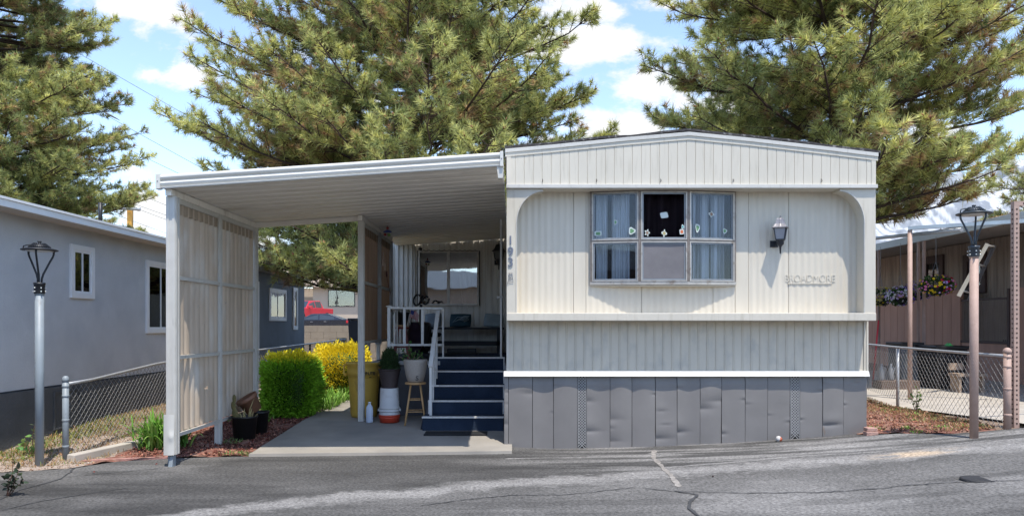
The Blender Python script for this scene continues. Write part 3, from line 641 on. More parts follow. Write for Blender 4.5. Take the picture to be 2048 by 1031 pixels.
    def sticker(px, py, w, h, c, shp, rot=0):
        k = 0 if px < 1278 else 1 if px < 1376 else 2
        A, B = C[k], C[k + 1]; u = (B - A).normalized(); nrm = V(u.y, -u.x, 0)
        x = (px - 1024) * 8.0 / F; t = (x - A.x) / u.x; o = A + u * t + nrm * .002 + V(0, 0, zf(py, 8.0)); sc = 8.0 / F
        def poly(s, d):
            pts = []
            N_ = 20
            for i in range(N_):
                a = 2 * math.pi * i / N_ + rot
                rr_ = {'star': .8 + .3 * math.cos(5 * a), 'blob': .85 + .15 * math.cos(3 * a + px), 'rect': min(1 / max(abs(math.cos(a - rot)), .01), 1 / max(abs(math.sin(a - rot)), .01)) * .8, 'fig': .72 + .25 * math.cos(4 * a + .6) + .1 * math.cos(2 * a)}[shp]
                pts.append(o + u * (rr_ * math.cos(a) * w / 2 * sc * s) + V(0, 0, rr_ * math.sin(a) * h / 2 * sc * s) + nrm * d)
            return pts
        mb = MB(); p = poly(1.1, 0); mb.add(p + [q + nrm * .0006 for q in p], [tuple(range(20, 40))] + [(i, (i + 1) % 20, 20 + (i + 1) % 20, 20 + i) for i in range(20)])
        mb.cur = 1; p = poly(.68, .0012); mb.add(p, [tuple(range(20))])
        mb.build('sticker', [SW, SC_[c]], win, fix=False)
    for a in ((1197, 466, 16, 11, 'g', 'rect'), (1231, 444, 7, 11, 'g', 'blob'), (1263, 462, 14, 15, 'g', 'blob', .6), (1327, 431, 17, 13, 'w', 'rect', .2), (1293, 466, 10, 13, 'n', 'star', .3), (1327, 467, 10, 17, 'y', 'fig'),
              (1362, 464, 10, 12, 'o', 'rect', .1), (1364, 454, 6, 9, 't', 'blob'), (1394, 456, 10, 18, 'g', 'blob', .2), (1423, 428, 11, 15, 'n', 'fig'), (1451, 461, 10, 11, 'g', 'blob', 1)): sticker(*a)
    # house number and little metal emblem
    NUM = mat('brushed_number_metal', (.20, .21, .25), .4, metal=.5, var=.2)
    for ch, py in (('1', 481), ('9', 503.5), ('3', 525)):
        lettering(ch, .135, (xf(1021), YF - .004, zf(py)), NUM, 'house_number', home, depth=.005, bold=.0015)
    mb = MB(); x, z = xf(1020.5), zf(556); s = YF / F
    o_ = lambda a, b: (x + a * s, YF - .006, z + b * s)
    for pts in ([(-3, 11), (4, 11), (4.5, 4), (5, -3), (6, -8), (1, -7), (-5, -11), (-6, -8), (-3, -4), (-3, 4), (-3, 11)], [(-2, 7), (0, 5), (3, 7)], [(-2, -2), (1, 2), (3, -3)], [(-3, 3), (3.5, 2)], [(-1, -7), (0, -2)]):
        mb.tube([o_(*p) for p in pts], .0022, 5)
    for a in (-1, 2.2): mb.lathe(o_(a, 8.5), [(.004, -.004), (.005, 0), (.004, .004)], 8)
    mb.build('wall_ornament', NUM, home)
    # raised letters on a bar
    LET = CREAM
    mb = MB(); mb.box(xf(1575, YB), xf(1663, YB), YB - .014, YB - .001, zf(567.5, YB), zf(565.5, YB)); bar = mb.build('letter_bar', LET, home)
    lettering('BROADMORE', .118, (xf(1619, YB), YB - .0065, zf(557, YB)), LET, 'lettering', bar, depth=.0035, bold=.0, sx=.80)
    # wall lantern
    def lantern(cx, wy, cz, s, parent, m_metal, m_roof, m_glass):
        """carriage lantern on a bracket, s metres per unit, wall at y=wy"""
        L0 = sub('wall_lantern', parent); cy = wy - 22 * s
        mb = MB(); mb.box(cx - 13 * s, cx - 0 * s + 3 * s, wy - 3 * s, wy, cz - 22 * s, cz - 9 * s); mb.box(cx - 3 * s, cx + 3 * s, cy, wy - 3 * s, cz - 17 * s, cz - 12 * s)
        mb.lathe((cx, cy, cz), [(.2 * s, -38 * s), (1.4 * s, -36 * s), (2.2 * s, -24 * s), (4 * s, -21 * s), (7 * s, -18 * s), (7 * s, -12 * s), (9 * s, -11 * s), (9 * s, -9.6 * s)], 10); mb.build('bracket', m_metal, L0, bevel=.002)
        mb = MB()
        for k in range(4):
            a = math.pi / 2 * k + .35; b = a + math.pi / 2
            for t in (a,): mb.bar((cx + 11.5 * s * math.cos(t), cy + 11.5 * s * math.sin(t), cz - 9 * s), (cx + 16 * s * math.cos(t), cy + 16 * s * math.sin(t), cz + 14 * s), 1.6 * s)
            mb.bar((cx + 11.5 * s * math.cos(a), cy + 11.5 * s * math.sin(a), cz - 9 * s), (cx + 11.5 * s * math.cos(b), cy + 11.5 * s * math.sin(b), cz - 9 * s), 1.6 * s)
        mb.build('cage', m_metal, L0)
        mb = MB(); vs = []
        for r, z in ((10.6, -8.6), (15, 14)):
            for k in range(4): a = math.pi / 2 * k + .35; vs.append((cx + r * s * math.cos(a), cy + r * s * math.sin(a), cz + z * s))
        mb.add(vs, [(0, 1, 5, 4), (1, 2, 6, 5), (2, 3, 7, 6), (3, 0, 4, 7), (0, 3, 2, 1)]); mb.build('glass', m_glass, L0)
        mb = MB(); prof = [(21, 13.5), (21, 15), (17, 17), (13, 22), (10.5, 28), (9, 32), (8, 33), (0.01, 34)]; n = 32
        vs = []
        for i, (r, z) in enumerate(prof):
            for k in range(n):
                a = 2 * math.pi * k / n + .35; q = (a - .35) % (math.pi / 2) - math.pi / 4; rr_ = r * math.cos(math.pi / 4) / math.cos(q) * (1 + (.045 if k % 4 == 0 else 0)) * .96
                vs.append((cx + rr_ * s * math.cos(a), cy + rr_ * s * math.sin(a), cz + z * s))
        mb.add(vs, [(i * n + k, i * n + (k + 1) % n, (i + 1) * n + (k + 1) % n, (i + 1) * n + k) for i in range(len(prof) - 1) for k in range(n)] + [tuple(range(n))[::-1]])
        mb.lathe((cx, cy, cz), [(1.6 * s, 33 * s), (2.2 * s, 35 * s), (.8 * s, 36 * s), (1.2 * s, 38 * s), (.1 * s, 39 * s)], 8); mb.build('cap', m_roof, L0, bevel=.001)
        return L0
    LG = mat('frosted_lantern_glass', (.30, .30, .32), .35, var=.1)
    lantern(xf(1560, 7.96), YB - .006, zf(470, 7.96), 7.96 / F, home, mat('dark_bronze', (.035, .038, .045), .4, metal=.3, var=.2), mat('weathered_lantern_cap', (.22, .21, .22), .45, metal=.4, var=.3, vscale=30), LG)
    lantern(xf(998, 12.8), 12.88, 1.4 + (650 - 513) * 12.8 / F, 12.8 / F * .72, home, BLACKM, BLACKM, mat('dim_lantern_glass', (.12, .12, .11), .3, var=.2))
    # ---- porch room wall behind the carport
    YP = 12.9; xl, xr = -2.17, X0 + .02; zc = 1.4 + (650 - 474) * YP / F
    PW = mat('porch_wall_panel', (.70, .66, .58), .6, var=.06, vscale=8, stretch=(1, 1, .15), spots=((.45, .4, .33), 5, .5, .8, (3, 3, .3)))
    xw0, xw1, zw0, zw1 = (836 - 1024) * YP / F, (958 - 1024) * YP / F, 1.4 + (650 - 611) * YP / F, 1.4 + (650 - 501) * YP / F
    def strip(x0, x1, z0, z1, mb, per=.10):
        n = max(1, int((x1 - x0) / per)); w = (x1 - x0) / n; pr = []
        for i in range(n): a = x0 + i * w; pr += [(a, 0), (a + w - .02, 0), (a + w - .015, .010), (a + w - .006, .010)]
        pr.append((x1, 0)); vs = []
        for x, d in pr: vs += [(x, YP + d, z0), (x, YP + d, z1)]
        mb.add(vs, [(2 * i, 2 * i + 2, 2 * i + 3, 2 * i + 1) for i in range(len(pr) - 1)])
    mb = MB(); strip(xw0 - .02, xw1 + .02, .6, zw0, mb); strip(xw0 - .02, xw1 + .02, zw1, zc + .1, mb); strip(xw1 + .02, xr, .6, zc + .1, mb); strip(xl + .42, xw0 - .02, .6, zc + .1, mb, .2)
    mb.build('porch_wall', PW, home, fix=False)
    mb = MB()     # wide white corrugated corner panel
    pr = []; w = .084
    for i in range(5): a = xl + i * w; pr += [(a, -.02), (a + w * .45, -.02), (a + w * .6, .012), (a + w * .9, .012)]
    pr.append((xl + .42, -.02)); vs = []
    for x, d in pr: vs += [(x, YP - .01 + d, .9), (x, YP - .01 + d, zc + .1)]
    mb.add(vs, [(2 * i, 2 * i + 2, 2 * i + 3, 2 * i + 1) for i in range(len(pr) - 1)]); mb.build('corrugated_corner_panel', WHITE2, home, fix=False)
    mb = MB(); mb.box(xl, xl + .04, YP + .02, 19, .2, zc + .1); mb.build('annex_side_wall', CREAM, home)
    mb = MB(); mb.box(xl, X0, YP + .05, 19, zc + .1, zc + .14); mb.build('annex_roof', ROOFM, home)
    fr = (V(xw0, YP, 0), V(1, 0, 0), V(0, -1, 0)); W = xw1 - xw0
    pw = sub('porch_window', home); mb = MB(); frame_ring(mb, fr, 0, W, zw0, zw1, .035, -.03, .03); um = W * .5; mb.fbox(fr, um - .025, um + .025, zw0 + .035, zw1 - .035, -.02, .025); mb.build('frame', ALU, pw)
    for a, b in ((.035, um - .025), (um + .025, W - .035)):
        mb = MB(); mb.fbox(fr, a, b, zw0 + .035, zw1 - .035, -.004, .0); mb.build('pane', GL_PORCH, pw)
    mb = MB(); mb.grid(lambda a, b: (lerp(xw0 + W * .72 + .06 * b * 0 - .1 * b, xw0 + W * .98, a), YP + .09 + .02 * math.sin(a * 30), lerp(zw0, zw1, b)), 40, 3); mb.build('curtain', BLIND, pw, fix=False)
    mb = MB()
    for i in range(9): z = zw1 - .05 - i * .035; mb.hexa([(xw0 + .03, YP + .05, z), (xw1 - .03, YP + .05, z), (xw1 - .03, YP + .075, z + .012), (xw0 + .03, YP + .075, z + .012), (xw0 + .03, YP + .05, z + .003), (xw1 - .03, YP + .05, z + .003), (xw1 - .03, YP + .075, z + .015), (xw0 + .03, YP + .075, z + .015)])
    mb.build('blind', BLIND, pw)
    mb = MB(); mb.box(xw0 - .05, xw1 + .05, YP + .5, YP + .52, zw0 - .1, zw1 + .1); mb.box(xw0 - .07, xw0 - .05, YP + .02, YP + .5, zw0 - .1, zw1 + .1); mb.box(xw1 + .05, xw1 + .07, YP + .02, YP + .5, zw0 - .1, zw1 + .1); mb.build('dark_room', ROOM, pw)
build_home()

# ------------------------------------------------------------------ the carport
def build_carport():
    cp = thing('carport', (-2, 7.1, 0), 'white metal carport with ribbed ceiling and grimy corrugated side screens', 'carport')
    YC = 7.0; xl, xr = -3.45, -.085
    zb = lambda x: lerp(1.4 + (650 - 378) * YC / F, 1.4 + (650 - 333) * YC / F, (x - xl) / (xr - xl))
    # rolled fascia
    mb = MB(); prof = [(0, 0), (0.03, 0), (.034, .012), (.018, .02), (.03, .032), (.036, .05), (.03, .066), (.012, .074), (.012, .08), (.03, .09), (.038, .106), (.036, .122), (.022, .134), (.004, .138), (0, .138)]
    a = [(xl + .02, YC - d, zb(xl) + h) for d, h in prof]; b = [(xr - .03, YC - d, zb(xr) + h) for d, h in prof]; n = len(prof)
    mb.add(a + b, [(i, i + 1, n + i + 1, n + i) for i in range(n - 1)], False); mb.build('fascia_gutter', WHITE, cp)
    for x0, x1 in ((xl - .02, xl + .022), (xr - .032, xr)):
        mb = MB(); mb.hexa([(x0, YC - .045, zb(x0) - .006), (x1, YC - .045, zb(x1) - .006), (x1, YC + .02, zb(x1) - .006), (x0, YC + .02, zb(x0) - .006), (x0, YC - .045, zb(x0) + .143), (x1, YC - .045, zb(x1) + .143), (x1, YC + .02, zb(x1) + .143), (x0, YC + .02, zb(x0) + .143)]); o = mb.build('gutter_end_cap', WHITE, cp, bevel=.004)
        s = MB(); s.tube([((x0 + x1) / 2, YC - .044, zb(x0) + .07), ((x0 + x1) / 2, YC - .048, zb(x0) + .07)], .005, 8); s.build('screw', BLACKM, o)
    mb = MB(); mb.hexa([(xr - .05, YC - .02, zb(xr) - .115), (xr - .005, YC - .02, zb(xr) - .115), (xr - .005, YC + .08, zb(xr) - .115), (xr - .05, YC + .08, zb(xr) - .115), (xr - .065, YC - .02, zb(xr)), (xr, YC - .02, zb(xr)), (xr, YC + .08, zb(xr)), (xr - .065, YC + .08, zb(xr))]); mb.build('gutter_outlet', WHITE2, cp)
    # roof pans with ribs running across
    def pans(xa, xb, ya, yb):
        mb = MB(); n = round((yb - ya) / .22); w = (yb - ya) / n; pr = []
        for i in range(n): a = ya + i * w; pr += [(a, 0), (a + w * .70, 0), (a + w * .74, .012), (a + w * .75, .045), (a + w * .93, .045), (a + w * .95, .012)]
        pr.append((yb, 0)); vs = []
        for y, d in pr: vs += [(xa, y, zb(xa) + d + .012), (xb, y, zb(xb) + d + .012)]
        mb.add(vs, [(2 * i, 2 * i + 1, 2 * i + 3, 2 * i + 2) for i in range(len(pr) - 1)]); 
        vs = [(x, y, z + .004) for x, y, z in vs]; mb.add(vs, [(2 * i, 2 * i + 1, 2 * i + 3, 2 * i + 2) for i in range(len(pr) - 1)]); return mb
    pans(xl + .01, xr - .0, YC + .02, 9.44).build('roof', PAN, cp, fix=False)
    pans(-2.08, xr - .0, 9.445, 12.89).build('roof', PAN, cp, fix=False)
    # rear edge channel
    mb = MB()
    for x0, x1 in ((xl, -2.0),): mb.hexa([(x0, 9.42, zb(x0) - .05), (x1, 9.42, zb(x1) - .05), (x1, 9.46, zb(x1) - .05), (x0, 9.46, zb(x0) - .05), (x0, 9.42, zb(x0) + .01), (x1, 9.42, zb(x1) + .01), (x1, 9.46, zb(x1) + .01), (x0, 9.46, zb(x0) + .01)])
    mb.build('rear_channel', PAN, cp)
    def screen(X, ys, zrail, zbot, mfib, holes, seed, beam=.06):
        zt = zb(X)
        mb = MB(); mb.box(X - .03, X + .03, ys[0] - .12, ys[-1] + .06, zt - beam, zt + .004); mb.build('beam', PAN, cp, bevel=.003)
        mb = MB(); mb.box(X - .005, X + .018, ys[0], ys[-1], zt - beam - .05, zt - beam - .001); mb.build('top_rail', WHITE2, cp)
        for a, b in zip(ys, ys[1:]):
            rr = random.Random(seed + int(a * 10)); ny, nz = 96, 130; ya, yb = a + .03, b - .03; z0, z1 = zbot + .02, zt - beam - .04
            hs = set()
            for _ in range(holes):
                i, j = rr.randrange(4, ny - 4), rr.randrange(8, nz - 4)
                for p in range(rr.choice([1, 2, 2])):
                    for q in range(rr.choice([1, 2, 2])): hs.add((i + p, j + q))
            if seed == 50 and a > 10:      # long tears
                for i0, j0, L_ in ((20, 92, 20), (36, 95, 18), (50, 90, 22), (24, 60, 14), (40, 52, 16)):
                    for q in range(L_): hs.add((i0 + (q // 9), j0 + q)); hs.add((i0 + 1 + (q // 9), j0 + q))
            mb = MB()
            mb.grid(lambda u, v: (X - .012 + .017 * math.sin(u * (yb - ya) / .125 * 2 * math.pi) + .005 * math.sin(u * (yb - ya) / .0312 * 2 * math.pi), lerp(ya, yb, u), lerp(z0, z1, v)), ny, nz, skip=lambda i, j: (i, j) in hs)
            mb.build('screen_panel', mfib, cp, fix=False)
            mb = MB(); mb.box(X - .02, X + .0, ya - .01, yb + .01, zt - beam - .15, zt - beam - .051); mb.build('panel_header', mat('stained_header', (.36, .29, .22), .7, var=.25, vscale=8, stretch=(1, 2, .5)), cp)
            for z in zrail + [zbot]:
                mb = MB(); mb.box(X + .004, X + .03, a + .03, b - .03, z - .016, z + .016); mb.box(X + .012, X + .034, a + .03, b - .03, z + .016, z + .021); mb.build('cross_rail', WHITE2, cp)
    def post(X, Y, w, d, z0, m, ribs=True, zt=None):
        zt = zt or zb(X) - .06; mb = MB(); mb.box(X - w / 2, X + w / 2, Y - d / 2, Y + d / 2, z0, zt)
        if ribs:
            mb.box(X - w / 2 + .006, X - w / 6, Y - d / 2 - .006, Y - d / 2, z0, zt); mb.box(X + w / 6, X + w / 2 - .006, Y - d / 2 - .006, Y - d / 2, z0, zt)
            mb.box(X + w / 2, X + w / 2 + .006, Y - d / 2 + .008, Y - d / 6, z0, zt); mb.box(X + w / 2, X + w / 2 + .006, Y + d / 6, Y + d / 2 - .008, z0, zt)
        return mb.build('post', m, cp, bevel=.003)
    screen(-3.38, [7.15, 8.24, 9.35], [1.875, 1.075], .30, FIBRE, 9, 40)
    p = post(-3.378, 7.12, .095, .09, .12, WHITE2)
    mb = MB(); mb.box(-3.41, -3.38, 7.085, 7.125, -.02, .13); mb.hexa([(-3.395, 7.05, -.01), (-3.352, 7.05, -.01), (-3.352, 7.13, -.01), (-3.395, 7.13, -.01), (-3.38, 7.08, .13), (-3.352, 7.08, .13), (-3.352, 7.13, .13), (-3.38, 7.13, .13)]); mb.build('post_foot', BLUEG, p)
    # dented metal sleeve at the foot of the front post
    mb = MB(); mb.grid(lambda u, v: (lerp(-3.438, -3.334, u), 7.055 - .01 * math.sin(u * 3.1) - .012 * math.exp(-((v - .45) / .1) ** 2) * math.exp(-((u - .75) / .25) ** 2), lerp(.12, .52, v)), 10, 20); mb.build('dented_sleeve', WHITE, p, fix=False)
    post(-3.385, 8.24, .065, .07, .0, WHITE2); post(-3.375, 9.38, .07, .07, .05, WHITE2)
    screen(-1.985, [9.45, 10.6, 11.65], [1.965], 1.17, FIBRE2, 5, 50)
    post(-1.985, 9.41, .075, .07, .1, WHITE2); post(-1.985, 10.6, .08, .06, 1.12, GREYP); post(-1.985, 11.67, .07, .06, 1.12, GREYP)
    post(-1.985, 10.62, .05, .05, .15, WHITE2, False, 1.15)
build_carport()

# ------------------------------------------------------------------ porch: deck, rail, steps
DZ = .905; Y1 = 8.8
def build_porch():
    d = thing('porch_deck', (-1, 10.5, 0), 'raised porch deck with grey skirting and white metal guard rail', 'deck')
    mb = MB(); mb.box(-1.93, -.09, 9.86, 12.88, DZ - .06, DZ); mb.build('deck_floor', CARPET, d)
    DG = mat('deck_skirt_grey', (.10, .105, .12), .6, var=.1, vscale=6)
    mb = MB(); mb.box(-1.70, -1.1, 9.90, 9.93, .1, DZ - .06); mb.box(-1.93, -1.9, 9.93, 12.8, .15, DZ - .06); mb.build('deck_skirt', DG, d)
    mb = MB(); mb.box(-1.935, -.99, 9.84, 9.86, DZ - .05, DZ + .004); mb.build('edge_trim', GREYP, d)
    WR = mat('white_rail_enamel', (.66, .655, .63), .45, var=.06, vscale=8, spots=((.4, .36, .3), 12, .6, .75))
    zt, zl = 1.4 + (650 - 615) * 9.84 / F, 1.4 + (650 - 689) * 9.84 / F
    xa, xb = (778 - 1024) * 9.84 / F, (884 - 1024) * 9.84 / F
    mb = MB(); mb.bar((xa, 9.84, zt), (xb + .01, 9.84, zt - .01), .035, .03); mb.build('top_rail', WR, d, bevel=.003)
    mb = MB(); mb.bar((xa, 9.84, zl), (xb, 9.84, zl), .025, .028); mb.build('bottom_rail', WR, d)
    for px in (809, 845):
        x = (px - 1024) * 9.84 / F; mb = MB(); mb.box(x - .018, x + .018, 9.828, 9.852, zl + .014, zt - .015); mb.build('baluster', WR, d)
    mb = MB(); mb.box(xa - .02, xa + .02, 9.82, 9.86, DZ - .2, zt + .01); mb.lathe((xa, 9.84, zt + .01), [(.03, 0), (.042, .006), (.035, .018), (.012, .026), (.001, .028)], 14, sx=1.1); mb.build('newel_post', WR, d)
    mb = MB(); mb.bar((xa + .05, 9.86, zt - .01), (xa + .05, 12.0, zt - .01), .03, .03)
    for k in range(9): mb.box(xa + .04, xa + .06, 10.0 + k * .22, 10.02 + k * .22, zl, zt - .02)
    mb.bar((xa + .05, 9.86, zl), (xa + .05, 12.0, zl), .025, .025); mb.build('side_rail', WR, d)
    x = -.955; mb = MB(); mb.box(x - .012, x + .012, 9.90, 9.925, DZ, zt - .02); mb.build('rail_post', WR, d)
    # steps
    s = thing('porch_steps', (-.6, 9.3, 0), 'navy carpeted porch steps with white nosings and sloping white handrail', 'steps')
    zs = [float(g(-1, Y1)) + .035 + .171 * k for k in range(1, 6)]; xL = -1.09; xR = -.105
    NOS = mat('worn_white_nosing', (.66, .65, .62), .4, metal=.0, var=.15, vscale=20)
    for k in range(5):
        y0 = Y1 + .262 * k; z1 = zs[k]; z0 = zs[k - 1] if k else float(g(-1, Y1)) + .02
        xl = xL - (.01 if k == 0 else 0) + (.0 if k < 1 else .035)
        mb = MB()
        if k < 4: mb.box(xl, xR, y0, Y1 + .262 * (k + 1), z0, z1)
        else: mb.box(xl, xR, y0, 9.855, z0, z1 - .004)
        st = mb.build('step', CARPET, s)
        mb = MB(); mb.box(xl - .008, xR + .004, y0 - .016, y0 + .026, z1 - .016, z1 + .004)
        if k: mb.box(xl - .006, xl + .008, y0 - .006, y0 - .001, z0 + .004, z1 - .012); mb.box(xR - .012, xR + .002, y0 - .006, y0 - .001, z0 + .004, z1 - .012)
        nz = mb.build('nosing', NOS, st)
        mb = MB()
        for t in (.12, .5, .88): x = lerp(xl, xR, t); mb.lathe((x, y0 - .015, z1 - .004), [(.001, -.004), (.004, 0), (.001, .004)], 6)
        mb.build('screw', mat('brass_screw', (.35, .22, .08), .4, metal=.6), st)
    mb = MB(); mb.box(xL - .004, xL + .03, Y1 + .02, 9.85, .12, zs[0] - .02)
    mb.prism([(Y1 + .27, zs[0] - .02), (9.85, zs[0] - .02), (9.85, DZ - .06), (9.6, zs[3] - .03)], xL + .0, xL + .03, 'x'); mb.build('stringer', DG, s)
    # dark side flap of the carpet
    mb = MB(); mb.add([(xL - .01, Y1, .13), (xL - .05, Y1 + .1, .11), (xL - .012, Y1 + .25, .11), (xL - .012, Y1 + .05, zs[0] - .02)], [(0, 1, 3), (1, 2, 3), (0, 3, 2), (0, 2, 1)]); mb.build('carpet_flap', CARPET, s, fix=False)
    pT = V((877 - 1024) * 9.84 / F - .0, 9.8, 1.4 + (650 - 622) * 9.84 / F); pB = V((861 - 1024) * 8.92 / F, 8.92, 1.4 + (650 - 733) * 8.92 / F)
    mb = MB(); mb.bar(pT, pB, .055, .03); mb.build('handrail', WR, s, bevel=.004)
    mb = MB(); mb.box(pB.x - .016, pB.x + .016, 8.93, 8.955, zs[0], pB.z); mb.build('handrail_post', WR, s)
    for k in range(1, 4):
        t = k / 4.2; q = pB.lerp(pT, t); mb = MB(); mb.box(q.x + .0, q.x + .018, q.y - .008, q.y + .008, zs[min(k, 3)] - .1, q.z - .012); mb.build('baluster', WR, s)
    # door mat, open screen door
    mb = MB(); mb.box(-1.05, -.30, 8.50, 8.77, .09, .098 + .008); tag(mb.build('door_mat', mat('black_rubber', (.015, .015, .016), .8, var=.3)), 'black rubber mat lying at the foot of the carpeted steps', 'door mat')
    dr = thing('screen_door', (-.13, 10.0, DZ), 'open white screen door seen edge on beside the carpeted steps', 'door')
    mb = MB(); mb.box(-.165, -.14, 9.90, 9.94, DZ, 2.86); mb.box(-.165, -.14, 10.7, 10.74, DZ, 2.86); mb.box(-.165, -.14, 9.94, 10.7, DZ, DZ + .25); mb.box(-.165, -.14, 9.94, 10.7, 2.8, 2.86); mb.build('door_frame', WR, dr)
    mb = MB(); mb.box(-.155, -.15, 9.94, 10.7, DZ + .25, 2.8); mb.build('screen', mat('dark_mesh', (.05, .05, .05), .9), dr)
    mb = MB(); mb.box(-.20, -.125, 9.90, 9.93, 1.78, 1.80); mb.box(-.21, -.195, 9.89, 9.93, 1.765, 1.81); mb.build('handle', WR, dr)
build_porch()

def shade(name, m): return MATS[m]
# ------------------------------------------------------------------ foliage helpers
LEAF = mat_attr('leaf_colour', .55, trans=.25, spec=.3)
NEEDLE = mat_attr('needle_colour', .55, trans=.30, spec=.35)
def leaves_mesh(name, pts, nrm, size, cols, m, parent=None, origin=(0, 0, 0), seed=0, aspect=.5):
    """one bent diamond leaf per point"""
    r = np.random.RandomState(seed); n = len(pts); pts = np.asarray(pts, float); d = np.asarray(nrm, float) + r.randn(n, 3) * .55; d /= np.linalg.norm(d, axis=1)[:, None] + 1e-9
    t = np.cross(d, r.randn(n, 3)); t /= np.linalg.norm(t, axis=1)[:, None] + 1e-9; b = np.cross(d, t)
    L = (size * (.6 + .8 * r.rand(n)))[:, None]; W = L * aspect * .5
    # leaf points outward and lies roughly facing b
    v0 = pts; v1 = pts + d * L * .5 + t * W + b * L * .08; v2 = pts + d * L; v3 = pts + d * L * .5 - t * W + b * L * .08
    v = np.stack([v0, v1, v2, v3], 1).reshape(-1, 3); a = np.arange(n) * 4
    f = np.concatenate([np.stack([a, a + 1, a + 2], 1), np.stack([a, a + 2, a + 3], 1)])
    return fast_mesh(name, v, f, 3, np.repeat(np.asarray(cols), 4, axis=0), m, parent, origin=origin)

def pine(base, H, prof, n_per, zs, lean, label, seed, tuft=.13, needles=24, trunk_r=.17, brown=.1, group='pine trees', dens=1.0, bright=1.0, droop=.0, step=.5):
    r = np.random.RandomState(seed); bx, by, bz = base
    t = thing('pine_tree', base, label, 'tree', group)
    mb = MB(); pts = []; rad = []
    for k in range(16): s = k / 15; pts.append((bx + lean[0] * s * s + .05 * math.sin(k), by + lean[1] * s + .04 * math.cos(k * 1.7), bz - .1 + H * s)); rad.append(trunk_r * (1 - s) ** .8 + .015)
    mb.tube(pts, rad, 10); mb.build('trunk', mat('pine_bark', (.10, .062, .045), .95, var=.45, vscale=9, bump=1.0, bscale=22, stretch=(1, 1, .3), spots=((.22, .15, .11), 10, .5, .65)), t)
    def trunk_at(z): s = (z - bz) / H; return np.array([bx + lean[0] * s * s, by + lean[1] * s, z])
    br_v = []; br_f = []; nb = 0
    def tube3(P_, R_):
        nonlocal nb
        e_ = P_[-1]
        if (e_[1] < 13.6 and -2.6 < e_[0] < .3 and e_[2] < 3.5) or (-.2 < e_[0] < 4.2 and e_[2] < 3.6) or (e_[0] > 8.1 and e_[2] < 3.5 and e_[1] < 25): return
        m_ = len(P_); dirs = np.diff(P_, axis=0); dirs = np.vstack([dirs, dirs[-1]]); dirs /= np.linalg.norm(dirs, axis=1)[:, None] + 1e-9
        ref = np.array([0, 0, 1.0]) if abs(dirs[0, 2]) < .9 else np.array([1.0, 0, 0])
        a = np.cross(dirs, ref); a /= np.linalg.norm(a, axis=1)[:, None] + 1e-9; b = np.cross(dirs, a)
        for k in range(3):
            an = 2 * math.pi * k / 3; br_v.append(P_ + (a * math.cos(an) + b * math.sin(an)) * np.asarray(R_)[:, None])
        for i in range(m_ - 1):
            for k in range(3):
                k2 = (k + 1) % 3; br_f.append((nb + k * m_ + i, nb + k2 * m_ + i, nb + k2 * m_ + i + 1, nb + k * m_ + i + 1))
        nb += 3 * m_
    tips = []; tdir = []; tin = []
    z = zs[0]
    while z < min(zs[1], H + bz - .3):
        for q in range(n_per):
            az = r.rand() * 2 * math.pi; zz = z + r.uniform(-.13, .13)
            Rm = float(np.interp(zz - bz, [p[0] for p in prof], [p[1] for p in prof])) * (1 + .12 * math.sin(3 * az + seed) + r.uniform(-.22, .12))
            if callable(droop): dr = droop(zz)
            else: dr = droop
            if Rm < .3: continue
            o = trunk_at(zz - .12 * Rm); d = np.array([math.cos(az), math.sin(az), 0.]); side = np.array([-math.sin(az), math.cos(az), 0.])
            n = 9; s = np.linspace(0, 1, n)[:, None]; wob = np.cumsum(r.randn(n, 3) * .035, axis=0) * Rm * .3
            B = o + d * Rm * s + np.array([0, 0, 1.]) * (Rm * (.10 * s + .13 * s ** 3) - dr * Rm * s ** 1.5) + wob * s
            tube3(B, .045 * (1 - .9 * s[:, 0]) * min(1, Rm / 3) + .006)
            m_ = int(8 + Rm * 7.5 * dens)
            for k in range(m_):
                sk_ = 1 - (r.rand() ** 1.15) * .82; i = sk_ * (n - 1); i0 = int(min(i, n - 2)); p = B[i0] * (1 - (i - i0)) + B[i0 + 1] * (i - i0)
                sg = 1 if k % 2 else -1; L = (.28 + .34 * (1 - sk_) * Rm) * r.uniform(.6, 1.2); L = min(L, 1.25)
                td = d * r.uniform(.35, .9) + side * sg * r.uniform(.3, 1.0) + np.array([0, 0, r.uniform(-.15, .6)]); td /= np.linalg.norm(td)
                T = p + td * L * np.linspace(0, 1, 4)[:, None] + np.array([0, 0, 1.]) * (.14 * L * np.linspace(0, 1, 4)[:, None] ** 2)
                tube3(T, [.010, .008, .006, .004])
                nt_ = max(3, int(L / .095))
                for e in range(nt_):
                    f_ = 1 - e / nt_ * .85; q0 = T[0] * (1 - f_) + T[3] * f_; q0 = q0 + np.array([0, 0, .1 * L * f_ * f_])
                    dd = td + r.randn(3) * .42 + np.array([0, 0, .38]); dd /= np.linalg.norm(dd)
                    if e: 
                        ln = r.uniform(.05, .16); q1 = q0 + dd * ln; tube3(np.stack([q0, q1]), [.005, .004]); q0 = q1
                    tips.append(q0); tdir.append(dd); tin.append(np.linalg.norm((q0 - trunk_at(q0[2]))[:2]) / max(Rm, .5))
            tips.append(B[-1]); tdir.append(d + [0, 0, .4]); tin.append(1.)
        z += step
    fast_mesh('branches', np.concatenate(br_v), br_f, 4, None, mat('twig_bark', (.055, .036, .028), .95, var=.4, vscale=8), t)
    tips = np.array(tips); keep = ~((tips[:, 1] < 13.6) & (tips[:, 0] > -2.6) & (tips[:, 0] < .3) & (tips[:, 2] < 3.5)) & ~((tips[:, 0] > -.2) & (tips[:, 0] < 4.2) & (tips[:, 2] < 3.6)) & ~((tips[:, 1] < 9.7) & (tips[:, 0] < 0) & (tips[:, 2] < 3.3)) & ~((tips[:, 0] > 8.1) & (tips[:, 2] < 3.5) & (tips[:, 1] < 25))
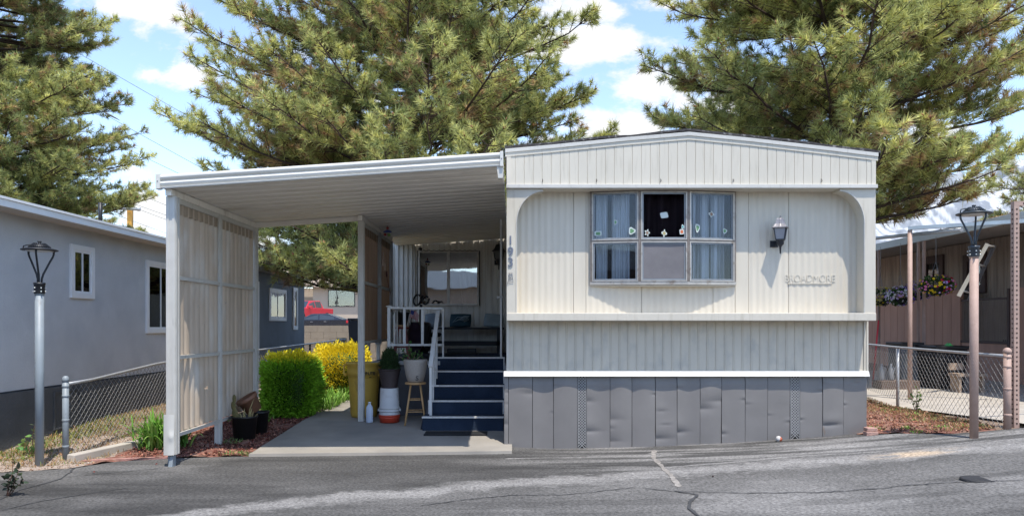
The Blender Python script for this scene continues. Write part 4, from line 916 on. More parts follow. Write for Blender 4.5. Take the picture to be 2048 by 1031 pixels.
    tdir = np.array(tdir)[keep]; tin = np.array(tin)[keep]; tips = tips[keep]; tdir = np.array(tdir); tdir /= np.linalg.norm(tdir, axis=1)[:, None]; tin = np.array(tin)
    nt = len(tips); N_ = needles; K = nt * N_
    # only the last stretch of each shoot carries needles, angled forward
    ax = np.repeat(tdir, N_, 0); p0 = np.repeat(tips, N_, 0); tsz = np.repeat(.75 + .5 * r.rand(nt), N_)
    along = r.rand(K) ** .6; rv = r.randn(K, 3); rv -= ax * np.sum(rv * ax, 1)[:, None]; rv /= np.linalg.norm(rv, axis=1)[:, None] + 1e-9
    spread = .45 + .95 * (1 - along) + r.rand(K) * .3
    dv = ax * np.cos(spread)[:, None] + rv * np.sin(spread)[:, None]
    st = p0 - ax * ((1 - along) * tuft * .8 * tsz)[:, None]; L = (tuft * (.7 + .5 * r.rand(K)) * tsz)[:, None]
    sd_ = np.cross(dv, r.randn(K, 3)); sd_ /= np.linalg.norm(sd_, axis=1)[:, None] + 1e-9; wdt = .0048 + .0028 * (by / 20)
    v = np.stack([st - sd_ * wdt, st + sd_ * wdt, st + dv * L], 1).reshape(-1, 3); f = np.arange(K * 3).reshape(-1, 3)
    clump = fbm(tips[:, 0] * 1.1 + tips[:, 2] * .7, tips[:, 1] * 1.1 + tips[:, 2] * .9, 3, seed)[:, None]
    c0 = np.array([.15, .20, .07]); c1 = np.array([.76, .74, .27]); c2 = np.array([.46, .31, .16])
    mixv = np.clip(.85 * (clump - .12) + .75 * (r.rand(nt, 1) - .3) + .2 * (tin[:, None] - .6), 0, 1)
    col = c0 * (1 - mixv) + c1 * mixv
    br = (r.rand(nt) < brown * (.4 + 1.6 * (fbm(tips[:, 0] * .6 + 5, tips[:, 2] * .8, 2, seed + 3) > .52)) * np.where(tin < .8, 1.5, .5)); col[br] = c2 * (.6 + .7 * r.rand(br.sum(), 1))
    col = np.repeat(col, N_, 0) * (.8 + .4 * r.rand(K, 1)) * bright
    fast_mesh('crown', v, f, 3, np.repeat(col, 3, 0), NEEDLE, t)
    # buds and cones at shoot ends
    pick = r.rand(nt) < .22; q = tips[pick]; dq = tdir[pick]; n_ = len(q); a = np.cross(dq, [0.3, .2, 1.]); a /= np.linalg.norm(a, axis=1)[:, None]; b = np.cross(dq, a); s_ = (.014 + .016 * r.rand(n_))[:, None]
    v = np.stack([q + dq * s_ * 2.2, q + a * s_, q - a * s_ * .5 + b * s_ * .86, q - a * s_ * .5 - b * s_ * .86, q - dq * s_], 1).reshape(-1, 3); i = np.arange(n_) * 5
    f = np.concatenate([np.stack([i, i + x, i + y], 1) for x, y in ((1, 2), (2, 3), (3, 1))] + [np.stack([i + 4, i + y, i + x], 1) for x, y in ((1, 2), (2, 3), (3, 1))])
    fast_mesh('cones', v, f, 3, None, mat('cone_brown', (.24, .10, .05), .8, var=.3), t)
    return t

pine((-2.26, 16, .2), 12.6, [(0, 0), (1.2, 2.6), (1.8, 3.3), (2.6, 3.8), (3.4, 4.0), (4.6, 4.5), (6.2, 4.3), (7.5, 3.7), (8.6, 3.3), (10, 2.9), (11.6, 1.3), (12.5, .3)], 9, (2.45, 10.6), (-.1, .0),
     'tall spreading pine rising behind the carport, its lower boughs hanging past the roof', 5, tuft=.15, needles=26, brown=.10, dens=.86, droop=lambda z: .03 if z < 4 else 0)
pine((6.4, 14.2, .13), 12.5, [(0, 0), (2.6, 1.4), (3.2, 2.2), (4.0, 3.1), (4.7, 3.9), (5.6, 4.1), (6.6, 3.9), (7.6, 3.5), (8.6, 3.0), (10, 2.6), (11.6, 1.2), (12.4, .3)], 8, (3.8, 9.8), (.1, 0),
     'big pine with browning inner boughs standing behind the cream mobile home', 8, tuft=.165, needles=28, brown=.20, dens=.88, bright=1.05)
pine((-13.8, 19, .2), 15, [(0, 0), (1.8, 2.8), (3, 3.3), (5, 3.35), (7, 2.9), (9, 2.4), (11, 1.8), (13, 1.3), (14.8, .3)], 8, (2.6, 12.2), (0, 0),
     'dense pine on the left towering over the pale stucco house', 12, tuft=.155, needles=22, brown=.09, dens=1.0, step=.45)
pine((15.9, 22, .2), 6.5, [(0, 0), (1, 1.6), (3, 1.8), (5, 1.2), (6.4, .2)], 6, (1.6, 6.4), (0, 0), 'small distant pine at the right edge in front of the snowy slope', 14, tuft=.15, needles=12, brown=.05, dens=.8, bright=.8)

# ------------------------------------------------------------------ shrubs and plants
def shrub(center, half, n, label, seed, green, tipc, top_only, size=.034, e=4.5, name='clipped_shrub', sprigs=8):
    r = np.random.RandomState(seed); c = np.array(center); h = np.array(half); org = (center[0], center[1], center[2] - half[2])
    t = thing(name, org, label, 'shrub')
    p = r.randn(n, 3); p /= (np.abs(p) ** e).sum(1)[:, None] ** (1 / e); nrm = np.sign(p) * np.abs(p) ** (e - 1) / h; nrm /= np.linalg.norm(nrm, axis=1)[:, None]
    lump = 1 + .19 * (fbm(p[:, 0] * 3 + p[:, 2] * 2 + 9, p[:, 1] * 3 + p[:, 2] * 2, 3, seed) - .5) * 2
    depth = 1 + .05 * r.randn(n) - .32 * r.rand(n) ** 2; q = c + p * h * (lump * depth)[:, None]
    # taper in at the bottom
    k = np.clip((q[:, 2] - (c[2] - h[2])) / (h[2] * .5), 0, 1); q[:, :2] = c[:2] + (q[:, :2] - c[:2]) * (.88 + .12 * k)[:, None]
    zt = (q[:, 2] - c[2]) / h[2]; y = sstep(.78, .98, zt + .16 * (r.rand(n) - .5)) if top_only else sstep(.25, .6, fbm(q[:, 0] * 5, q[:, 2] * 6, 3, seed) + .35 * (zt > .0) + .25 * (r.rand(n) - .5))
    col = np.array(green) * (.6 + .9 * r.rand(n, 1)) * (1 - y[:, None]) + np.array(tipc) * (.7 + .6 * r.rand(n, 1)) * y[:, None]
    S = []; 
    for s in range(sprigs):
        x0 = c[0] + h[0] * r.uniform(-.8, .85); y0 = c[1] + h[1] * r.uniform(-.8, .5); L = r.uniform(.04, .15)
        for k_ in range(int(14 + L * 120)): S.append((x0 + r.randn() * .014, y0 + r.randn() * .014, c[2] + h[2] * .93 + L * r.rand()))
    S = np.array(S) if S else np.zeros((0, 3)); q = np.vstack([q, S]); nrm = np.vstack([nrm, np.tile([0, 0, 1.], (len(S), 1))]); col = np.vstack([col, np.array(tipc) * (.8 + .5 * r.rand(len(S), 1))])
    leaves_mesh('foliage', q, nrm + [0, -.1, .35], size, col, LEAF, t, seed=seed)
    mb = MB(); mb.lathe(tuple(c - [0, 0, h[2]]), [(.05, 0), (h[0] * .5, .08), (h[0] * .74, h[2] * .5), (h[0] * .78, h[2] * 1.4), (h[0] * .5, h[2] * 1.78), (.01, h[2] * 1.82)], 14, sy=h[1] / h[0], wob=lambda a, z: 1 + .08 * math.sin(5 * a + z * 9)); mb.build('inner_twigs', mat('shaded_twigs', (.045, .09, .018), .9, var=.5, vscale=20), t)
    mb = MB()
    for k_ in range(7): a = k_ * .9; mb.tube([(c[0] + .05 * math.cos(a), c[1] + .05 * math.sin(a), org[2] - .03), (c[0] + h[0] * .5 * math.cos(a), c[1] + h[1] * .5 * math.sin(a), org[2] + .25)], .012, 5)
    mb.build('stems', MATS['twig_bark'], t); return t
gz = g(-3.1, 9.95)
shrub((-3.10, 10.05, gz + .43), (.35, .35, .405), 21000, 'clipped boxy green shrub with yellow growing tips beside the driveway', 1, (.24, .46, .035), (.88, .76, .04), True, size=.045)
gz = g(-2.8, 12.2)
shrub((-2.95, 12.35, gz + .46), (.41, .40, .43), 14000, 'bright yellow leaved shrub behind the clipped green one', 2, (.30, .40, .03), (.88, .74, .05), False, sprigs=14, size=.045)

def blades(name, label, cat, root_pts, L, w, cols, seed, parent=None, out=1.0, segs=6, kind=None):
    r = np.random.RandomState(seed); v = []; f = []; c = []; b = 0
    for (x, y, z) in root_pts:
        a = r.rand() * 2 * math.pi; l = L * r.uniform(.55, 1.15); sp = r.uniform(.15, .75) * out; ww = w * r.uniform(.7, 1.2); d = np.array([math.cos(a), math.sin(a)]); s_ = np.array([-d[1], d[0]])
        col = np.array(cols[r.randint(len(cols))]) * r.uniform(.7, 1.25)
        for k in range(segs + 1):
            t = k / segs; rad = sp * l * t; h = l * (t * 1.25 - t * t * (.35 + .75 * sp)); wt = ww * (1 - t ** 2.2) * (.6 + .6 * min(1, t * 3)) + .0008
            for sg in (-1, 1): v.append((x + d[0] * rad + s_[0] * wt * sg / 2, y + d[1] * rad + s_[1] * wt * sg / 2, z + max(h, .004))); c.append(col * (.75 + .35 * t))
        for k in range(segs): f.append((b + 2 * k, b + 2 * k + 1, b + 2 * k + 3, b + 2 * k + 2))
        b += 2 * (segs + 1)
    o = fast_mesh(name, v, f, 4, c, LEAF, parent, smooth=True)
    if label: tag(o, label, cat, kind=kind)
    return o
GR = [(.14, .32, .04), (.22, .44, .07), (.30, .50, .11), (.10, .22, .03)]
r_ = np.random.RandomState(4)
def clump(cx, cy, rx, ry, n): return [(cx + rx * r_.randn() * .45, cy + ry * r_.randn() * .45, g(cx, cy)) for _ in range(n)]
blades('daylily_clump', 'clump of arching bright green strap leaves against the front carport post', 'plant', clump(-3.95, 8.05, .26, .2, 330), .50, .024, GR, 1)
blades('daylily_bed', 'row of soft green strap leaves below the yellow shrub at the driveway edge', 'plant', [(r_.uniform(-2.98, -2.66), r_.uniform(10.45, 12.6), g(-2.8, 11) + .02) for _ in range(700)], .34, .014, [(.16, .34, .04), (.26, .42, .08), (.12, .26, .03)], 2)
blades('low_weeds', 'low bright weeds between the pots and the clipped green shrub', 'weeds', [(r_.uniform(-3.8, -3.2), r_.uniform(9.4, 10.6), g(-3.5, 10)) for _ in range(260)], .13, .012, GR, 5, kind='stuff')
DRYC = [(.42, .24, .10), (.36, .26, .12), (.30, .17, .07), (.16, .22, .05), (.5, .34, .18)]
pts = []
for _ in range(5200):
    y = r_.uniform(6.9, 11.5); x = -5.5 + r_.rand() ** 1.4 * 1.25
    if y < edge(x) + .1: continue
    pts.append((x, y, g(x, y) + .005))
blades('dry_grass', 'dry tan grass and weeds along the foot of the pale stucco wall', 'grass', pts, .085, .006, DRYC, 6, kind='stuff', segs=2, out=1.5)
pts = [(x, y, g(x, y)) for x, y in ((r_.uniform(-5.55, -5.0) , r_.uniform(7.2, 10)) for _ in range(900))]
blades('green_weeds', 'patchy green weeds growing at the base of the pale stucco wall', 'weeds', pts, .10, .010, [(.20, .26, .06), (.28, .30, .08), (.12, .18, .04)], 7, kind='stuff', segs=3, out=1.4)
pts = []
for _ in range(2600):
    y = r_.uniform(7.5, 12.5); x = 5.05 + (y - 7.4) * .19 - abs(r_.randn()) * .28
    if x < 4.0 or y < edge(x) + .05: continue
    pts.append((x, y, g(x, y) + .005))
blades('dry_leaf_litter', 'dry brown grass and leaf litter along the foot of the right fence', 'grass', pts, .08, .010, [(.34, .18, .09), (.28, .14, .07), (.45, .28, .14), (.16, .19, .06)], 8, kind='stuff', segs=2, out=1.8)
blades('mulch_weeds', 'small grey green weeds at the front of the mulch bed', 'weeds', [(r_.uniform(-3.15, -2.72) , r_.uniform(7.66, 7.86), g(-3, 7.7)) for _ in range(260)] + [(r_.uniform(-3.3, -3.1), r_.uniform(8.1, 9.2), g(-3, 8.6)) for _ in range(260)], .06, .010, [(.16, .24, .07), (.22, .28, .10)], 9, kind='stuff', segs=3, out=1.6)
pts = [(cx + r_.randn() * .05, cy + r_.randn() * .05, g(cx, cy)) for cx, cy in ((4.5, 8.1), (4.75, 7.9), (4.2, 8.3), (4.9, 8.6), (5.2, 9.1), (5.3, 10.0), (4.4, 7.75), (5.0, 7.7), (3.98, 9.5)) for _ in range(26)]
blades('mulch_sprouts', 'tufts of green weeds sprouting from the right mulch bed', 'weeds', pts, .07, .009, GR, 10, kind='stuff', segs=3, out=1.4)

def leafy_stem(name, base, stems, label, seed, col, leaf=.05, woody=(.12, .06, .04), cat='plant'):
    r = random.Random(seed); t = thing(name, base, label, cat); mb = MB(); pts = []; nr = []; cs = []
    for (dx, dy, h) in stems:
        line = [(base[0] + dx * s + r.uniform(-.01, .01), base[1] + dy * s, base[2] + h * s) for s in np.linspace(0, 1, 7)]; mb.tube(line, [.006 - .0007 * k for k in range(7)], 5)
        for s in np.linspace(.25, 1, 12):
            a = r.uniform(0, 6.28); pts.append((base[0] + dx * s, base[1] + dy * s, base[2] + h * s)); nr.append((math.cos(a) * 1.2, math.sin(a) * 1.2, .4)); cs.append([c * r.uniform(.7, 1.3) for c in col])
    mb.build('stem', mat('stem_' + name, woody, .8, var=.3), t); leaves_mesh('leaves', pts, nr, leaf, cs, LEAF, t, seed=seed, aspect=.6); return t
b_ = P(14, 993, 5.85); leafy_stem('roadside_weed', (b_.x, 5.85, 0.0), [(.05, .02, .30), (.10, 0, .22), (.0, .03, .18), (.12, .02, .13)], 'scraggly dark leaved weed growing out of the asphalt at the left edge', 3, (.045, .06, .035), .055)
leafy_stem('tall_weed', (-5.1, 7.6, 0), [(.02, 0, .34), (-.08, 0, .22), (.09, .02, .2), (-.15, .02, .14)], 'feathery green weed in front of the dark base of the stucco wall', 4, (.20, .30, .10), .06)
leafy_stem('fence_sapling', (5.42, 9.6, g(5.4, 9.6)), [(.02, 0, .34), (-.04, .03, .26), (.06, 0, .22)], 'young leafy sapling at the foot of the right chain link fence', 5, (.12, .2, .05), .06)

# ------------------------------------------------------------------ lamp posts
def lamp(x, y, pole_m, head_m, label, zb, tiltx=0):
    t = thing('lamp_post', (x, y, zb), label, 'lamp post', 'post top lamps')
    mb = MB(); mb.tube([(x, y, g(x, y) - .05), (x, y, zb + 1.73)], .0395, 20); mb.lathe((x, y, zb + 1.70), [(.0425, 0), (.044, .02), (.040, .03)], 20); mb.build('pole', pole_m, t)
    mb = MB(); mb.lathe((x, y, zb), [(.046, 1.713), (.048, 1.72), (.048, 1.80), (.052, 1.803), (.052, 1.822), (.03, 1.826)], 20); col = mb.build('collar', head_m, t)
    mb = MB()
    for a in np.arange(6) * math.pi / 3 + .3:
        for z in (1.735, 1.77): mb = MB(); mb.tube([(x + .046 * math.cos(a), y + .046 * math.sin(a), zb + z), (x + .06 * math.cos(a), y + .06 * math.sin(a), zb + z)], .006, 6); mb.build('bolt', mat('shiny_bolt', (.7, .7, .68), .3, metal=.6), col)
    for k in range(3):
        a = -math.pi / 2 + .35 + k * 2 * math.pi / 3
        c, s = math.cos(a), math.sin(a); mb = MB()
        mb.tube([(x + r * c, y + r * s, zb + z) for r, z in ((.018, 1.80), (.02, 1.86), (.034, 1.91), (.062, 1.97), (.092, 2.035), (.117, 2.085), (.125, 2.11), (.126, 2.15))], .0095, 8); mb.build('arm', head_m, t)
    mb = MB(); mb.lathe((x, y, zb), [(.09, 2.138), (.15, 2.138), (.161, 2.142), (.162, 2.150), (.13, 2.160), (.092, 2.164)], 40); hd = mb.build('lamp_head', head_m, t)
    mb = MB(); mb.lathe((x, y, zb), [(.085, 2.133), (.12, 2.1325), (.12, 2.137), (.085, 2.137)], 30); mb.build('diffuser', mat('led_lens', (.6, .6, .58), .3, var=.02), hd)
    mb = MB(); mb.lathe((x, y, zb), [(.092, 2.162), (.07, 2.19), (.045, 2.205), (.01, 2.21)], 24); mb.lathe((x, y, zb), [(.012, 2.208), (.012, 2.222), (.019, 2.224), (.019, 2.234), (.01, 2.236)], 12)
    for k in range(26):
        a = k * 2 * math.pi / 26; c, s = math.cos(a), math.sin(a)
        mb.bar((x + .096 * c, y + .096 * s, zb + 2.170), (x + .05 * c, y + .05 * s, zb + 2.210), .006, .012)
    mb.tube([(x - .15, y - .02, zb + 2.155), (x - .145, y - .02, zb + 2.185), (x - .11, y - .02, zb + 2.195), (x - .075, y - .02, zb + 2.195)], .006, 6)
    mb.build('heat_sink', head_m, hd)
    return t
b_ = P(79, 932, 7.1); lamp(b_.x, 7.1, BLUEG, BLACKM, 'grey painted lamp post with black open cage head beside the stucco house', 0.0)
b_ = P(1948, 863, 7.2); lamp(b_.x, 7.2, PINKP, mat('dark_grey_lamp_metal', (.05, .06, .07), .4, metal=.3, var=.2), 'tan painted lamp post with dark cage head beside the brown patio', .375)

# ------------------------------------------------------------------ chain link fences
def chain_fence(pts, h, label, posts, rail_m=GALV, post_specs=(), wire=.0022, sx=.046, sz=.040, mesh_m=mat('dull_wire', (.30, .30, .30), .5, metal=.4, var=.15), zoff=.03, ztop=None):
    """pts: polyline of (x,y); posts as distances"""
    t = thing('chain_link_fence', (pts[0][0], pts[0][1], g(*pts[0])), label, 'fence')
    seg = [0]; 
    for a, b in zip(pts, pts[1:]): seg.append(seg[-1] + math.dist(a, b))
    def at(s):
        x = np.interp(s, seg, [p[0] for p in pts]); y = np.interp(s, seg, [p[1] for p in pts]); return float(x), float(y)
    def base(s):
        if ztop: return ztop - h
        x, y = at(s); return g(x, y)
    Lt = seg[-1]; mb = MB(); n = int(Lt / .5) + 1
    mb.tube([(*at(Lt * i / n), base(Lt * i / n) + h) for i in range(n + 1)], .016, 8); mb.build('top_rail', rail_m, t)
    mb = MB(); rows = int((h - .02) / sz); ns = int(Lt / sx); V_, Fc = [], []; nv = 0
    # zigzag wires running vertically, each linked with its neighbour
    S = np.arange(ns + 1)
    for i in range(ns):
        s0 = i * sx
        for j in range(rows):
            a = s0 + (sx if (i + j) % 2 else 0); b = s0 + (0 if (i + j) % 2 else sx)
            xa, ya = at(a); xb, yb = at(b); za = base(a) + zoff + j * sz; zb = base(b) + zoff + (j + 1) * sz
            if zb > base(b) + h + .02: continue
            d = V(xb - xa, yb - ya, zb - za); L = d.length; d /= L; u = V((pts[1][0] - pts[0][0]), (pts[1][1] - pts[0][1]), 0).normalized(); nn = V(-u.y, u.x, 0)
            pr = d.cross(nn).normalized() * wire; q = nn * wire
            for p in (V(xa, ya, za), V(xb, yb, zb)): V_ += [tuple(p + pr), tuple(p - pr * .5 + q), tuple(p - pr * .5 - q)]
            Fc += [(nv + k, nv + (k + 1) % 3, nv + 3 + (k + 1) % 3, nv + 3 + k) for k in range(3)]; nv += 6
    fast_mesh('wire_mesh', V_, Fc, 4, None, mesh_m, t)
    for s, r, m, cap in post_specs:
        x, y = at(s); b = g(x, y); mb = MB(); hh = (ztop - b if ztop else h) + (.05 if cap else -.02); mb.tube([(x, y, b - .05), (x, y, b + hh)], r, 16)
        if cap: mb.lathe((x, y, b + hh), [(r * 1.12, -.02), (r * 1.15, 0), (r, .02), (r * .6, .035), (.001, .04)], 16)
        if cap:
            for zz in (.15, .42, h - .12, h - .02): mb.lathe((x, y, b + zz), [(r * 1.02, -.012), (r * 1.12, -.008), (r * 1.12, .008), (r * 1.02, .012)], 16)
        mb.build('post', m, t)
    return t
chain_fence([(-4.62, 7.4), (-4.66, 9.5), (-4.72, 13), (-4.66, 20)], .79, 'grey chain link fence along the left side of the lot below the stucco house', None, post_specs=[(0, .031, BLUEG, True), (3.2, .02, GALV, False), (6.4, .02, GALV, False), (9.2, .02, BLACKM, False), (11.4, .02, BLACKM, False)])
chain_fence([(5.14, 7.42), (5.62, 10.4), (6.02, 12.1), (6.3, 13.6)], .77, 'galvanised chain link fence with tan end post before the brown patio', None, wire=.0024, sx=.056, sz=.046, ztop=1.08, zoff=.0, post_specs=[(0, .036, PINKP, True), (3.05, .022, GALV, False), (5.6, .022, GALV, False)])

# concrete curb, brick, ball, bits on the road
mb = MB(); mb.org = V(-4.4, 7.5, 0); mb.hexa([(-4.56, 7.30, -.02), (-4.46, 7.27, -.02), (-4.02, 8.55, .0), (-4.10, 8.58, .0), (-4.55, 7.31, .085), (-4.455, 7.28, .08), (-4.02, 8.55, .12), (-4.10, 8.58, .12)]); tag(mb.build('concrete_curb', CONC, bevel=.01), 'short rough concrete curb running back from the grey fence post', 'curb')
mb = MB(); mb.org = V(-3.8, 7.5, 0); mb.hexa([(-4.40, 7.29, -.01), (-3.62, 7.50, -.01), (-3.60, 7.56, -.01), (-4.40, 7.37, -.01), (-4.40, 7.29, .02), (-3.62, 7.50, .022), (-3.60, 7.56, .022), (-4.40, 7.37, .02)]); tag(mb.build('edging_brick', mat('pink_edging', (.36, .19, .16), .9, var=.2, vscale=10, bump=.4)), 'low pinkish edging strip between the mulch bed and the asphalt', 'edging')
mb = MB(); x, y = 3.98, 7.93; z = g(x, y); mb.box(x - .065, x + .065, y - .04, y + .05, z - .01, z + .045); mb.box(x - .055, x + .06, y - .03, y + .06, z + .047, z + .085); tag(mb.build('brick', mat('pale_brick', (.42, .25, .2), .9, var=.2, vscale=20, bump=.5), bevel=.006), 'pair of pale pink bricks stacked at the right skirting corner', 'brick')
x, y = xf(1557, 8.0), 8.0; mb = MB(); mb.lathe((x, y, g(x, y) + .03), [(.001, -.034), (.02, -.028), (.034, 0), (.02, .028), (.001, .034)], 14)
mb.cur = 1; mb.lathe((x + .012, y - .004, g(x, y) + .028), [(.001, -.03), (.02, -.024), (.030, 0), (.02, .02), (.001, .03)], 14); tag(mb.build('ball', [mat('dirty_white', (.55, .53, .5), .6), mat('orange_rubber', (.45, .1, .04), .6)]), 'small white and orange ball resting against the skirting', 'ball')
b_ = P(1958, 952, 6.0)
yy_ = (CAMZ - g(4.0, 6)) * F / 302; xx_ = (1958 - 1024) * yy_ / F
mb = MB(); mb.lathe((xx_, yy_, g(xx_, yy_)), [(.14, -.02), (.14, .012), (.13, .014), (.12, .009), (.001, .009)], 26, sy=.8); tag(mb.build('utility_cover', mat('iron_cover', (.02, .02, .022), .7, var=.3)), 'round black utility cover set in the asphalt at right', 'utility cover')

def litter():
    r = random.Random(6)
    for px, py, c, lb in ((1009, 0, 0, ''),): pass
    for px, py, c, lb in ((187, 946, 'red_leaf', 'red leaf on the dark asphalt nearest the lamp post'), (312, 930, 'red_leaf', 'red leaf on the asphalt beside the front carport post'), (1426, 954, 'dark_pebble', 'lone dark pebble on the pale asphalt in front of the skirting')):
        y = 1.4 * F / (py - 650); 
        for _ in range(10): y = (CAMZ - g((px - 1024) * y / F, y)) * F / (py - 650)
        x = (px - 1024) * y / F; z = g(x, y) + .012; mb = MB()
        if c == 'red_leaf': mb.add([(x - .014, y, z), (x, y - .01, z + .006), (x + .016, y, z + .002), (x, y + .012, z + .010)], [(0, 1, 2, 3)]); mb.add([(x - .01, y + .01, z + .004), (x + .004, y, z + .014), (x + .012, y + .015, z + .006)], [(0, 1, 2)])
        else: mb.lathe((x, y, z), [(.001, -.008), (.01, 0), (.006, .006), (.001, .008)], 7)
        tag(mb.build(c, mat(c + '_c', (.30, .06, .04) if c == 'red_leaf' else (.05, .03, .03), .8), fix=False), lb, 'leaf' if c == 'red_leaf' else 'pebble')
litter()

# ------------------------------------------------------------------ pots, bins and things on the drive
TERRA = mat('brown_plastic_pot', (.20, .095, .055), .6, var=.15, vscale=12)
SOIL = mat('potting_soil', (.06, .04, .03), .95, var=.5, vscale=40)
def pot(name, x, y, z, r0, r1, h, m, label, cat='plant pot', rim=.012, n=28, soil=True, parentless=True, sy=1):
    t = thing(name, (x, y, z), label, cat)
    mb = MB(); mb.lathe((x, y, z), [(r0, 0), (r1 - .004, h - rim * 2), (r1, h - rim * 2), (r1 + .006, h - rim), (r1 + .006, h), (r1 - .006, h), (r1 - .012, h - .03), (r0, .02)], n, sy=sy); mb.build('pot_wall', m, t)
    if soil: mb = MB(); mb.lathe((x, y, z), [(r1 - .013, h - .04), (r1 * .5, h - .025), (.001, h - .02)], n, sy=sy); mb.build('soil', SOIL, t)
    return t
x, y = (489 - 1024) * 8.45 / F, 8.45; z = g(x, y); t = pot('nursery_pot', x, y, z, .118, .150, .285, BLACKP, 'black nursery pot with a dying cactus and dry stalks in the mulch bed')
b = MB()
def stalk(dx, dy, h, r, bend=.0): b.tube([(x + dx, y + dy, z + .25), (x + dx + bend * .3, y + dy, z + .25 + h * .5), (x + dx + bend, y + dy, z + .25 + h)], [r, r * .9, r * .4], 7)
for k in range(9): q = random.Random(k); stalk(q.uniform(-.04, .11), q.uniform(-.09, .05), q.uniform(.05, .14), q.uniform(.006, .013), q.uniform(-.03, .05))
stalk(.06, -.05, .24, .006, .07); b.build('dry_stalks', mat('dry_cactus', (.34, .27, .12), .8, var=.3, vscale=20), t)
b = MB(); rr = random.Random(2)
for (cx, cz, w, h) in ((-.10, .31, .035, .06), (-.115, .40, .03, .055), (-.105, .48, .024, .05), (-.08, .26, .05, .05)):
    b.grid(lambda u, v: (x + cx + w * math.cos(2 * math.pi * u) * math.sin(math.pi * v), y - .04 + .3 * w * math.sin(2 * math.pi * u) * math.sin(math.pi * v), z + .01 + cz + h * math.cos(math.pi * v)), 14, 10)
b.build('cactus_pad', mat('cactus_green', (.10, .12, .035), .7, var=.3, vscale=20, col2=(.22, .16, .06)), t)
x2, y2 = (519 - 1024) * 8.8 / F, 8.8; pot('nursery_pot', x2, y2, g(x2, y2), .085, .115, .275, BLACKP, 'slimmer empty black nursery pot behind the cactus pot', soil=False)
# brown pot tipped over onto the black ones
t = thing('terracotta_pot', (x2 - .08, 8.66, g(x2, y2) + .27), 'brown plastic pot tipped sideways on top of the black nursery pots', 'plant pot')
mb = MB(); mb.lathe((0, 0, 0), [(.09, -.10), (.118, .06), (.130, .06), (.134, .07), (.134, .105), (.122, .105), (.10, -.06), (.001, -.07)], 26)
A = Matrix.Translation((x2 - .075, 8.70, g(x2, y2) + .37)) @ Matrix.Rotation(R(-28), 4, 'Y') @ Matrix.Rotation(R(14), 4, 'X'); mb.v = [tuple(A @ Vector(p)) for p in mb.v]; mb.build('pot_wall', TERRA, t)

# yellow bin
x, y = -2.03, 9.80; z = g(x, y) + .035
t = thing('trash_can', (x, y, z), 'tall yellow plastic refuse can standing behind the inner carport post', 'trash can'); YEL = mat('dirty_yellow_plastic', (.66, .42, .07), .5, var=.08, vscale=5, spots=((.24, .16, .06), 6, .56, .75, (1, 1, .5)))
mb = MB(); mb.lathe((x, y, z), [(.165, 0), (.178, .04), (.208, .52), (.212, .56), (.226, .57), (.228, .62), (.222, .64), (.224, .70), (.242, .72), (.243, .745), (.222, .745), (.205, .5), (.16, .02)], 36); mb.build('can_wall', YEL, t)
for s in (-1, 1):
    mb = MB(); mb.tube([(x + s * .222, y - .06, z + .57), (x + s * .26, y - .055, z + .60), (x + s * .262, y - .045, z + .68), (x + s * .235, y - .04, z + .72)], .014, 7); mb.tube([(x + s * .222, y - .13, z + .56), (x + s * .25, y - .12, z + .60), (x + s * .25, y - .10, z + .72)], .010, 7); mb.build('handle', YEL, t)
INK = mat('black_ink', (.02, .02, .02), .6, var=.1)
lettering('BRUTE', .055, (x + .115, y - .214, z + .60), INK, 'lettering', t, depth=.002, bold=.002, rotz=R(26)); lettering('44', .03, (x + .125, y - .199, z + .55), INK, 'lettering', t, depth=.002, rotz=R(26))
# stacked buckets with the dark pot
def bucket(x, y, z, r0, r1, h, m, label, ribs, inv=False):
    t = thing('bucket', (x, y, z), label, 'bucket'); mb = MB(); pr = [(r0, 0), (r0 + (r1 - r0) * .2, h * .2)]
    if inv: pr = [(r1, 0), (r1, h * .04), (r1 - .004, h * .06), (r1 - .004, h * .12), (r1 + .006, h * .13), (r1 + .006, h * .16), (r1 - .004, h * .17), (r1 - .004, h * .23), (r1 + .005, h * .24), (r1 + .005, h * .27), (r1 - .006, h * .28), (r0 + .003, h * .95), (r0, h), (.001, h)]
    else: pr = [(r0, 0), (r0 + .004, h * .5), (r1, h * .55), (r1 + .005, h * .6), (r1 + .005, h * .66), (r1, h * .68), (r1, h * .80), (r1 + .006, h * .83), (r1 + .006, h), (r1 - .004, h), (.001, h - .005)]
    mb.lathe((x, y, z), pr, 32); mb.build('bucket_wall', m, t)
    if inv:
        mb = MB(); 
        for s in (-1, 1): mb.box(x + s * (r1 + .006) - .008, x + s * (r1 + .006) + .008, y - .02, y + .02, z + h * .13, z + h * .22)
        mb.build('handle_lug', m, t)
    return t
x, y = (779 - 1024) * 9.35 / F, 9.35; z = g(x, y) + .035; hb = .098
bucket(x, y, z, .125, .133, hb, mat('red_bucket', (.50, .055, .025), .5, var=.1), 'low red bucket at the bottom of the stack beside the steps', 2)
bucket(x, y, z + hb, .117, .134, .345, mat('scuffed_white_bucket', (.56, .56, .56), .5, var=.05, vscale=5, spots=((.36, .34, .32), 6, .55, .75)), 'upside down scuffed white bucket between the red bucket and the dark pot', 3, True)
zp = z + hb + .345
t = thing('planter', (x, y, zp), 'dark brown ribbed pot with a bushy green herb on the stacked buckets', 'plant pot')
mb = MB(); pr = []
for k in range(20): q = k / 19; pr.append((.098 + .042 * q + (.0025 if k % 2 else 0), .235 * q))
mb.lathe((x, y, zp), pr + [(.146, .232), (.147, .25), (.132, .25), (.12, .2)], 32); mb.lathe((x, y, zp), [(.128, .225), (.001, .235)], 20); mb.build('pot_wall', mat('dark_brown_wicker_plastic', (.045, .032, .032), .6, var=.2), t)
